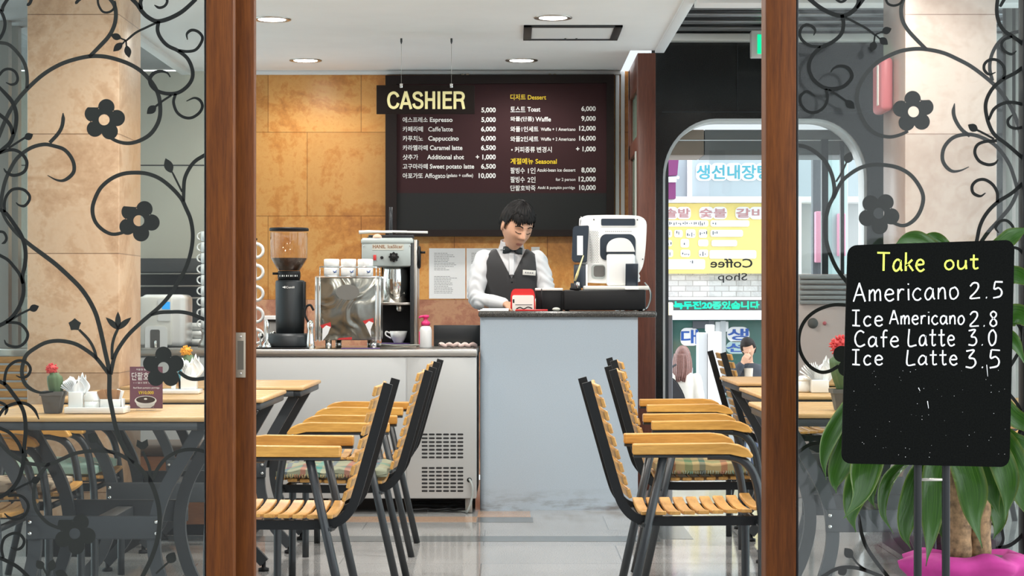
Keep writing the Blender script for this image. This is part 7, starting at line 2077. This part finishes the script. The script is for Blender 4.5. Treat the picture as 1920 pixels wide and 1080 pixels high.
chalk(brd, 'Take', 1645, 1733, 474, 508, 4.2, 'chalk_green'); chalk(brd, 'out', 1771, 1834, 478, 505, 4.0, 'chalk_green', slope=-0.02)
chalk(brd, 'Americano', 1600, 1797, 531, 566, 3.3, 'chalk_white', slope=-0.03); chalk(brd, '2.5', 1818, 1880, 530, 560, 3.4, 'chalk_white', .28, -0.03)
chalk(brd, 'Ice', 1598, 1655, 582, 611, 3.3, 'chalk_white', .20); chalk(brd, 'Americano', 1668, 1808, 582, 608, 3.2, 'chalk_white'); chalk(brd, '2.8', 1818, 1870, 584, 612, 3.2, 'chalk_white', .26)
chalk(brd, 'Cafe', 1602, 1685, 620, 650, 3.3, 'chalk_white'); chalk(brd, 'Latte', 1703, 1790, 617, 648, 3.3, 'chalk_white'); chalk(brd, '3.0', 1815, 1868, 618, 648, 3.4, 'chalk_white', .26)
chalk(brd, 'Ice', 1598, 1655, 656, 684, 3.3, 'chalk_white', .22); chalk(brd, 'Latte', 1700, 1795, 656, 684, 3.3, 'chalk_white'); chalk(brd, '3.5', 1810, 1875, 656, 690, 3.5, 'chalk_white', .26)
b = MB(); rnd = random.Random(2)
for k in range(60):
    px, py = rnd.uniform(1595, 1885), rnd.uniform(690, 860); r_ = rnd.uniform(.25, .6) * SD_ / F
    b.lathe((xs6(px), SD_ - 0.0001, zs6(py)), [(0, -0.0004), (r_, -0.0004), (r_, 0.0)], 6, axis='y')
for (a, c, e_, f_) in ((1850, 684, 1852, 706), (1739, 752, 1741, 766), (1722, 727, 1725, 733)): b.ribbon([(xs6(a), zs6(c)), (xs6(e_), zs6(f_))], [0.002, 0.0008], SD_ - 0.0005, SD_ - 0.0001)
b.obj('chalk_dust', 'chalk_white', brd, kind='stuff')
for px in (1723.5, 1776.5):
    b = MB(); b.box(xs6(px - 7), xs6(px + 7), SD_ + 0.010, SD_ + 0.024, 0.012, 1.05, 0.003); b.obj('post', 'black_metal', cb)
b = MB(); b.box(xs6(1729), xs6(1772), SD_ + 0.013, SD_ + 0.021, Z(903, SD_), Z(898, SD_), 0.001); b.obj('crossbar', 'steel', cb)
b = MB(); b.box(xs6(1660), xs6(1840), SD_ - 0.10, SD_ + 0.13, 0.0, 0.012, 0.004); b.obj('base', 'black_metal', cb)

# ================================================================ potted dracaena wrapped in pink fabric
PY = 4.86
pl = thing('potted_plant', (X(1812, PY), PY, 0), 'leafy corn plant in a magenta fabric wrapped pot behind the chalkboard', 'plant')
pc = (X(1815, PY), PY)
b = MB()
seg = 72; zt6 = Z(1036, PY); rings = []
for i in range(26):
    u = i / 25; z = zt6 * u
    r_ = 0.120 + 0.010 * u + 0.045 * math.exp(-((u - 0.95) / 0.08) ** 2)
    if u > 0.96: r_ *= 1 - 0.25 * (u - .96) / .04
    ring = []
    for k in range(seg):
        a = 2 * PI * k / seg
        f_ = 0.010 * math.sin(a * 7 + 3 * math.sin(u * 5)) * (0.4 + u) + 0.008 * noise.noise(Vector((math.cos(a) * 3, math.sin(a) * 3, u * 6)))
        ring.append(b.bm.verts.new((pc[0] + (r_ + f_) * math.cos(a), pc[1] + (r_ + f_) * 0.66 * math.sin(a), z + (0.012 * noise.noise(Vector((math.cos(a) * 2, math.sin(a) * 2, 7))) if u > .9 else 0))))
    rings.append(ring)
inner = [b.bm.verts.new((pc[0] + 0.112 * math.cos(2 * PI * k / seg), pc[1] + 0.112 * 0.66 * math.sin(2 * PI * k / seg), zt6 - 0.03)) for k in range(seg)]
rings.append(inner)
for A_, B_ in zip(rings, rings[1:]):
    for k in range(seg): b.bm.faces.new((A_[k], A_[(k + 1) % seg], B_[(k + 1) % seg], B_[k]))
b.bm.faces.new(rings[0][::-1]); b.bm.faces.new(inner)
for f in b.bm.faces: f.smooth = True
b.obj('fabric_wrap', 'fabric_magenta', pl)
b = MB(); b.lathe((pc[0], pc[1], zt6 - 0.028), [(0, 0), (0.11, 0), (0.10, 0.018), (0, 0.022)], 30, sy=0.64); b.obj('soil', 'soil', pl, kind='stuff')
b = MB(); 
for dx, dy, r_ in ((-0.018, -0.006, 0.030), (0.034, 0.006, 0.030)):
    pts = [(X(1812, PY) + dx, PY + dy, zt6 - 0.02), (X(1812, PY) + dx * 1.05, PY + dy, 0.75), (X(1812, PY) + dx * 1.1, PY + dy, 1.12)]
    b.tube(catmull(pts, 10), [r_ * (1 + .06 * math.sin(k * 2.1)) for k in range(21)], 18)
b.obj('trunk', 'trunk', pl)

def strap_leaf(path, width, d0, d1, fold=0.25, twist=0.0, nm='leaf'):
    """leaf blade along px path (base to tip) between depths d0..d1, width in px at its widest"""
    n = len(path); pts = []
    for i, (px, py) in enumerate(path):
        d_ = d0 + (d1 - d0) * i / (n - 1); pts.append(P(px, py, d_))
    pp = catmull(pts, 6); m = len(pp); bm_ = bmesh.new(); uv = bm_.loops.layers.uv.new('UVMap'); rows = []
    W = 1.22 * width * ((d0 + d1) / 2) / F
    for i, p in enumerate(pp):
        t = i / (m - 1)
        a = pp[max(0, i - 1)]; c = pp[min(m - 1, i + 1)]; tg = (c - a).normalized()
        side = Vector((-tg.z, 0, tg.x)); side = side if side.length > .2 else Vector((1, 0, 0)); side.normalize()
        nn = tg.cross(side).normalized()
        ang = twist * math.sin(t * 3.0 + 0.5)
        sd = side * math.cos(ang) + nn * math.sin(ang); n2 = tg.cross(sd).normalized()
        wd = W * (0.30 + 0.70 * sstep(0, .35, t)) * (1 - sstep(.55, 1.0, t) ** 1.3 * 0.97)
        row = []
        for j in range(7):
            u = -1 + j / 3
            wav = 0.11 * wd * math.sin(t * 13 + u * 2.0 + width) * abs(u)
            row.append((bm_.verts.new(p + sd * u * wd / 2 + n2 * (abs(u) * fold * wd / 2 + wav)), (j / 6, t)))
        rows.append(row)
    for A_, B_ in zip(rows, rows[1:]):
        for j in range(6):
            f = bm_.faces.new((A_[j][0], A_[j + 1][0], B_[j + 1][0], B_[j][0])); f.smooth = True
            for lp, q in zip(f.loops, (A_[j], A_[j + 1], B_[j + 1], B_[j])): lp[uv].uv = q[1]
    bmesh.ops.solidify(bm_, geom=list(bm_.faces), thickness=0.0011)
    b = MB(); b.bm.free(); b.bm = bm_
    return b.obj(nm, 'leaf_green', pl)
LV = [
 ([(1790, 650), (1700, 690), (1610, 745), (1562, 810), (1545, 860), (1549, 900)], 26, 4.82, 4.76, .3, .5),
 ([(1790, 690), (1700, 720), (1620, 770), (1585, 850), (1566, 900), (1568, 925)], 42, 4.84, 4.74, .2, .3),
 ([(1790, 700), (1720, 720), (1650, 780), (1625, 870), (1612, 930), (1582, 972)], 50, 4.80, 4.72, .12, .15),
 ([(1795, 720), (1730, 740), (1650, 800), (1612, 900), (1596, 960), (1605, 998)], 44, 4.86, 4.79, .12, .1),
 ([(1795, 730), (1720, 760), (1660, 830), (1636, 890), (1632, 930), (1642, 955)], 26, 4.82, 4.76, .3, .4),
 ([(1800, 800), (1760, 830), (1700, 868), (1665, 905), (1655, 960), (1676, 1002)], 20, 4.83, 4.75, .5, .8),
 ([(1800, 820), (1765, 850), (1725, 890), (1705, 950), (1697, 1000), (1708, 1030)], 34, 4.84, 4.78, .3, .3),
 ([(1800, 800), (1775, 830), (1752, 880), (1748, 950), (1744, 1010), (1736, 1062)], 36, 4.80, 4.72, .12, .1),
 ([(1800, 780), (1790, 800), (1806, 860), (1822, 915), (1826, 970), (1842, 1028)], 48, 4.81, 4.73, .10, .12),
 ([(1800, 820), (1790, 840), (1808, 868), (1812, 890), (1806, 905)], 40, 4.82, 4.77, .2, .1),
 ([(1810, 810), (1840, 840), (1855, 890), (1862, 930), (1876, 975)], 34, 4.84, 4.80, .2, .2),
 ([(1810, 790), (1850, 820), (1880, 870), (1890, 920), (1884, 980)], 40, 4.82, 4.76, .15, .25),
 ([(1815, 840), (1845, 880), (1868, 930), (1872, 980), (1862, 1012)], 32, 4.88, 4.84, .2, .2),
 ([(1815, 780), (1870, 820), (1905, 880), (1925, 940), (1935, 985)], 46, 4.84, 4.78, .15, .2),
 ([(1810, 660), (1860, 610), (1900, 590), (1925, 600), (1945, 640)], 34, 4.86, 4.80, .2, .2),
 ([(1810, 600), (1850, 540), (1895, 515), (1922, 525), (1940, 550)], 28, 4.86, 4.82, .25, .2),
 ([(1805, 560), (1840, 500), (1880, 455), (1905, 438), (1935, 425)], 30, 4.86, 4.84, .25, .2),
 ([(1800, 560), (1770, 490), (1735, 456), (1700, 448), (1670, 470)], 26, 4.86, 4.82, .3, .2),
 ([(1802, 560), (1780, 480), (1758, 452), (1735, 450), (1710, 460)], 22, 4.88, 4.84, .3, .2),
 ([(1810, 640), (1860, 620), (1900, 640), (1925, 690)], 24, 4.85, 4.80, .3, .2),
 ([(1812, 760), (1860, 745), (1900, 780), (1925, 800), (1940, 830)], 28, 4.85, 4.80, .3, .2),
 ([(1812, 800), (1860, 800), (1900, 825), (1928, 840), (1950, 870)], 26, 4.86, 4.82, .25, .2),
 ([(1800, 840), (1780, 870), (1768, 930), (1765, 985), (1772, 1024)], 22, 4.90, 4.88, .3, .2),
]
for a in LV: strap_leaf(*a)
# ================================================================ the street outside
plain('asphalt', (0.42, 0.42, 0.42), 0.85, var=0.1, vscale=20)
plain('step_stone', (0.50, 0.49, 0.47), 0.7, var=0.1, vscale=60)
plain('shutter_brown', (0.22, 0.17, 0.13), 0.5, 0.2); plain('shutter_grey', (0.16, 0.17, 0.17), 0.5, 0.3)
plain('sign_panel_blue', (0.46, 0.54, 0.58), 0.5); plain('letter_blue', (0.02, 0.10, 0.42), 0.6); plain('letter_teal', (0.08, 0.40, 0.50), 0.6)
plain('sign_yellow', (0.84, 0.70, 0.24), 0.6); plain('sign_white', (0.88, 0.88, 0.88), 0.6); plain('letter_red', (0.52, 0.26, 0.27), 0.6)
plain('led_green', (0.0, 0.45, 0.30), 0.5, emit=(0.0, 0.42, 0.24), es=0.8); plain('led_ground', (0.12, 0.14, 0.14), 0.5)
stone_tiles('pale_brick', (0.52, 0.51, 0.50), (0.62, 0.61, 0.60), (0.70, 0.69, 0.68), 0.20, 0.075, (0.62, 0.60, 0.58), 0.8, 3.0, 'XZ', 0.5, (0, 0), 0.006)
plain('shop_glass', (0.05, 0.14, 0.12), 0.15, spec=0.6); plain('awning_purple', (0.22, 0.05, 0.17), 0.8)
plain('facade_grey', (0.55, 0.57, 0.58), 0.7); plain('banner_pink', (0.70, 0.30, 0.42), 0.6); plain('pale_teal', (0.45, 0.62, 0.62), 0.3)
plain('lamp_cream', (0.85, 0.80, 0.60), 0.4, emit=(1.0, 0.9, 0.6), es=0.6); plain('column_grey', (0.09, 0.10, 0.115), 0.6)

b = MB(); b.box(-6, 16, 12.5, 36, GZ - 0.1, GZ)
b.obj('floor', 'asphalt', label='pale street paving outside the doorway', cat='ground', kind=S)
b = MB()
for k in range(5): b.box(0.86, 3.4, FLOOR_END + 0.0 + 0.28 * k, FLOOR_END + 0.28 * (k + 1) + 0.02, GZ - 0.05, -0.002 - 0.17 * (k + 1) + 0.17, 0.004)
b.obj('floor', 'step_stone', label='stone steps going down to the street', cat='steps', kind=S)
# shutter boxes over the doorway outside
dq = 11.822
sx0, sx1 = 0.9, 2.3
for (pa, pb, mt, lab) in ((264, 291, 'shutter_grey', 'lower grey roller shutter box over the street doorway'), (243, 262, 'shutter_grey', 'upper grey roller shutter box over the street doorway')):
    so = thing('shutter_box', (1.6, dq, Z(pb, dq)), lab, 'shutter box')
    b = MB(); b.box(sx0, X(1320, dq), dq, dq + 0.4, Z(pb, dq), Z(pa, dq), 0.004); b.obj('brown_section', 'shutter_brown', so)
    b = MB(); b.box(X(1321, dq), sx1, dq, dq + 0.4, Z(pb, dq), Z(pa, dq), 0.004); b.obj('grey_section', mt, so)
b = MB(); b.box(sx0, sx1, dq + 0.001, dq + 0.3, Z(263.9, dq), Z(262.1, dq)); tag(b.obj('light_strip', 'trim_white'), 'thin white strip between the two shutter boxes', 'strip')

sd7 = 26.0
x7 = lambda px, d=sd7: X(px, d); z7 = lambda py, d=sd7: Z(py, d)
b = MB(); b.box(-1, 12, sd7 + 0.3, sd7 + 0.6, GZ, 8.0)
b.obj('wall_street', 'facade_grey', label='grey facade of the building across the street', cat='facade', kind=S)
b = MB(); b.box(x7(1150), x7(1700), sd7 + 0.1, sd7 + 0.3, z7(557), z7(512))
b.obj('wall_street', 'pale_brick', label='pale brick band below the yellow sign across the street', cat='facade', kind=S, base=(x7(1150), sd7, 0))

def signboard(name, px0, px1, py0, py1, d, mat, lab, cat='sign', dep=0.12):
    t = thing(name, (X((px0 + px1) / 2, d), d, Z(py1, d)), lab, cat)
    b = MB(); b.box(X(px0, d), X(px1, d), d, d + dep, Z(py1, d), Z(py0, d), 0.01); p = b.obj('panel', mat, t)
    return t, p
def outlined(parent, txt, px0, px1, py0, py1, d, mat, halo='sign_white', bold=0.02, hb=0.11):
    b = MB(); n_ = len(txt); w_ = (px1 - px0) / n_
    for i in range(n_):      # white cut-out board behind each character
        xa, xb = px0 + i * w_ - 1.2, px0 + (i + 1) * w_ + 1.2
        b.prism(rrect(X(xa, d), X(xb, d), Z(py1 + 3.2, d), Z(py0 - 3.2, d), 0.30 * (X(xb, d) - X(xa, d)), 5), d - 0.010 - 0.002 * (i % 2), d - 0.001)
    b.obj('letter_backing', halo, parent)
    b = MB(); put_text(b, txt, px0, px1, py0, py1, d - 0.016, bold); b.obj('lettering', mat, parent)
t, p = signboard('fascia_sign', 1225, 1640, 293, 369, sd7, 'sign_panel_blue', 'pale blue fascia sign with blue Korean letters above the yellow sign')
outlined(p, '생선내장탕', 1306, 1446, 309, 336, sd7, 'letter_teal')
b = MB(); b.box(x7(1288), x7(1297), sd7 - 0.06, sd7 - 0.005, z7(369), z7(292)); b.obj('upright', 'sign_white', t)
t, p = signboard('ledge', 1225, 1640, 368.4, 379.6, sd7 - 0.15, 'sign_white', 'white ledge between the pale blue sign and the yellow sign', 'ledge', 0.4)
t, p = signboard('yellow_sign', 1225, 1500, 381, 513, sd7, 'sign_yellow', 'big yellow restaurant sign with white outlined lettering across the street')
outlined(p, '솔밭', 1246, 1294, 391, 408, sd7, 'letter_red'); outlined(p, '숯불', 1312, 1362, 391, 408, sd7, 'letter_red'); outlined(p, '갈비', 1380, 1432, 391, 408, sd7, 'letter_red')
b = MB()
for (a, c, e_, f_) in ((1240, 1328, 413, 425), (1332, 1405, 413, 425), (1240, 1260, 431, 445), (1264, 1280, 431, 445), (1286, 1304, 430, 446), (1310, 1326, 430, 446), (1332, 1393, 431, 444), (1240, 1260, 450, 462), (1276, 1292, 448, 464), (1309, 1328, 449, 462), (1334, 1382, 450, 462), (1240, 1262, 468, 482), (1276, 1294, 468, 482), (1310, 1328, 468, 482), (1330, 1418, 469, 485), (1244, 1322, 486, 505)):
    b.prism(rrect(x7(a), x7(c), z7(f_), z7(e_), 0.03, 4), sd7 - 0.012, sd7 - 0.002)
b.obj('letter_backing', 'sign_white', p)
b = MB(); rnd = random.Random(9)
for (a, c, yy) in ((1243, 1322, 419), (1336, 1345, 419), (1243, 1258, 438), (1268, 1272, 436), (1288, 1302, 440), (1312, 1324, 437), (1336, 1344, 437), (1243, 1258, 456), (1282, 1286, 458), (1243, 1258, 476), (1279, 1291, 476), (1312, 1324, 476), (1294, 1300, 490)):
    px = a
    while px < c:
        b.box(x7(px), x7(px + rnd.uniform(1.2, 2.2)), sd7 - 0.014, sd7 - 0.012, z7(yy + rnd.uniform(1, 4)), z7(yy - rnd.uniform(0, 4))); px += rnd.uniform(3, 5)
b.obj('faded_print', 'column_grey', p)
t, p = signboard('ledge', 1225, 1640, 557, 562.5, sd7 - 0.1, 'sign_white', 'thin white ledge above the green lettered display', 'ledge', 0.4)
t, p = signboard('led_display', 1248, 1640, 562.5, 581, sd7, 'led_ground', 'dark display band with green glowing Korean letters across the street', 'display')
b = MB(); put_text(b, '녹두전20종있습니다', 1263, 1424, 564.5, 580, sd7 - 0.012, 0.05); b.obj('lettering', 'led_green', p)
t, p = signboard('shop_awning', 1225, 1640, 582, 600, sd7 - 0.25, 'sign_white', 'white rolled awning over the shop front across the street', 'awning', 0.24)
t, p = signboard('shop_window', 1225, 1640, 600, 745, sd7 + 0.1, 'shop_glass', 'dark green shop window with blue outlined letters across the street', 'shop window', 0.2)
outlined(p, '대', 1277, 1309, 618, 645, sd7 + 0.1, 'letter_blue', 'sign_white', 0.02, 0.10)
outlined(p, '생', 1364, 1404, 616, 638, sd7 + 0.1, 'letter_blue', 'sign_white', 0.02, 0.10)
outlined(p, '선', 1362, 1400, 643, 660, sd7 + 0.1, 'letter_blue', 'pale_teal', 0.02, 0.08)
b = MB()
for (a, c, e_, f_, m_) in ((1246, 1262, 604, 742, 1), (1262, 1300, 690, 742, 2), (1352, 1362, 602, 742, 2), (1300, 1340, 602, 616, 1), (1440, 1452, 600, 742, 2)):
    b.mi = m_; b.box(x7(a), x7(c), sd7 + 0.06, sd7 + 0.1, z7(f_), z7(e_))
b.obj('window_frame', ['column_grey', 'column_grey', 'facade_grey'], p)
t, p = signboard('shop_notice', 1341, 1366, 603, 622, sd7 + 0.075, 'paper', 'white notice hung at the top of the shop window across the street', 'notice', 0.022)
# standing white banner box
db7 = 22.0
bx = thing('banner_stand', (X(1332, db7), db7, GZ), 'tall white and grey standing banner box between the two passers by', 'banner stand')
b = MB(); b.box(X(1328, db7), X(1353, db7), db7, db7 + 0.3, GZ, Z(622, db7), 0.01); b.obj('front_panel', 'sign_white', bx)
b = MB(); b.box(X(1310, db7), X(1327.5, db7), db7 + 0.05, db7 + 0.3, GZ, Z(624, db7), 0.01); b.obj('side_panel', 'facade_grey', bx)
b = MB(); b.box(X(1326, db7), X(1341, db7), db7 + 0.05, db7 + 0.25, Z(622, db7), Z(609, db7), 0.01); b.obj('top_box', 'sign_white', bx)
# lantern on a dark post beside the doorway
dl7 = 13.4
ln = thing('street_lantern', (X(1253, dl7), dl7, GZ), 'cream lantern on a dark post just outside the doorway', 'lantern')
b = MB(); b.box(X(1245, dl7), X(1261, dl7), dl7, dl7 + 0.08, GZ, Z(591, dl7), 0.004); b.obj('post', 'column_grey', ln)
b = MB(); b.box(X(1244, dl7), X(1262, dl7), dl7 - 0.01, dl7 + 0.09, Z(591, dl7), Z(567, dl7), 0.010); b.obj('lamp_box', 'lamp_cream', ln)
# purple awning folded at the left
da7 = 25.59
aw = thing('purple_awning', (X(1257, da7), da7, Z(372, da7)), 'purple folded fabric awning at the left edge of the street view', 'awning')
b = MB(); b.prism([(X(q[0], da7), Z(q[1], da7)) for q in ((1244, 330), (1244, 308), (1262, 294), (1273, 293), (1270, 328))], da7, da7 + 0.25); b.obj('upper_flap', 'awning_purple', aw)
b = MB(); b.prism([(X(q[0], da7), Z(q[1], da7)) for q in ((1240, 373), (1240, 343), (1267, 342), (1267, 372))], da7, da7 + 0.25); b.obj('lower_flap', 'awning_purple', aw)
b = MB(); b.box(X(1236, da7), X(1268, da7), da7 - 0.03, da7 + 0.05, Z(342, da7), Z(332, da7), 0.01); b.sphere((X(1271, da7), da7, Z(333, da7)), 0.022, 10, 7); b.obj('arm', 'sign_white', aw)
# shop fronts seen through the right hand glass
for (a, c, e_, f_, dd, mt, nm, lab, cat) in (
    (1524, 1546, 270, 745, 16.5, 'column_grey', 'street_column', 'grey building column across the street behind the right glass', 'column'),
    (1530, 1546, 396, 492, 16.395, 'banner_pink', 'hanging_banner', 'pink and white hanging banner behind the right glass, left one', 'banner'),
    (1572, 1586, 400, 480, 16.903, 'banner_pink', 'hanging_banner', 'pink and white hanging banner behind the right glass, right one', 'banner'),
    (1548, 1590, 290, 520, 17.0, 'pale_teal', 'glass_panel', 'pale teal glass panel across the street behind the right glass', 'glass panel'),
    (1493, 1503, 372, 600, 17.0, 'sign_white', 'light_sign', 'bright white upright sign right beside the brown post', 'sign')):
    b = MB(); b.box(X(a, dd), X(c, dd), dd, dd + 0.1, GZ if nm in ('street_column', 'glass_panel', 'light_sign') else Z(f_, dd), Z(e_, dd), 0.008); tag(b.obj(nm, mt), lab, cat)
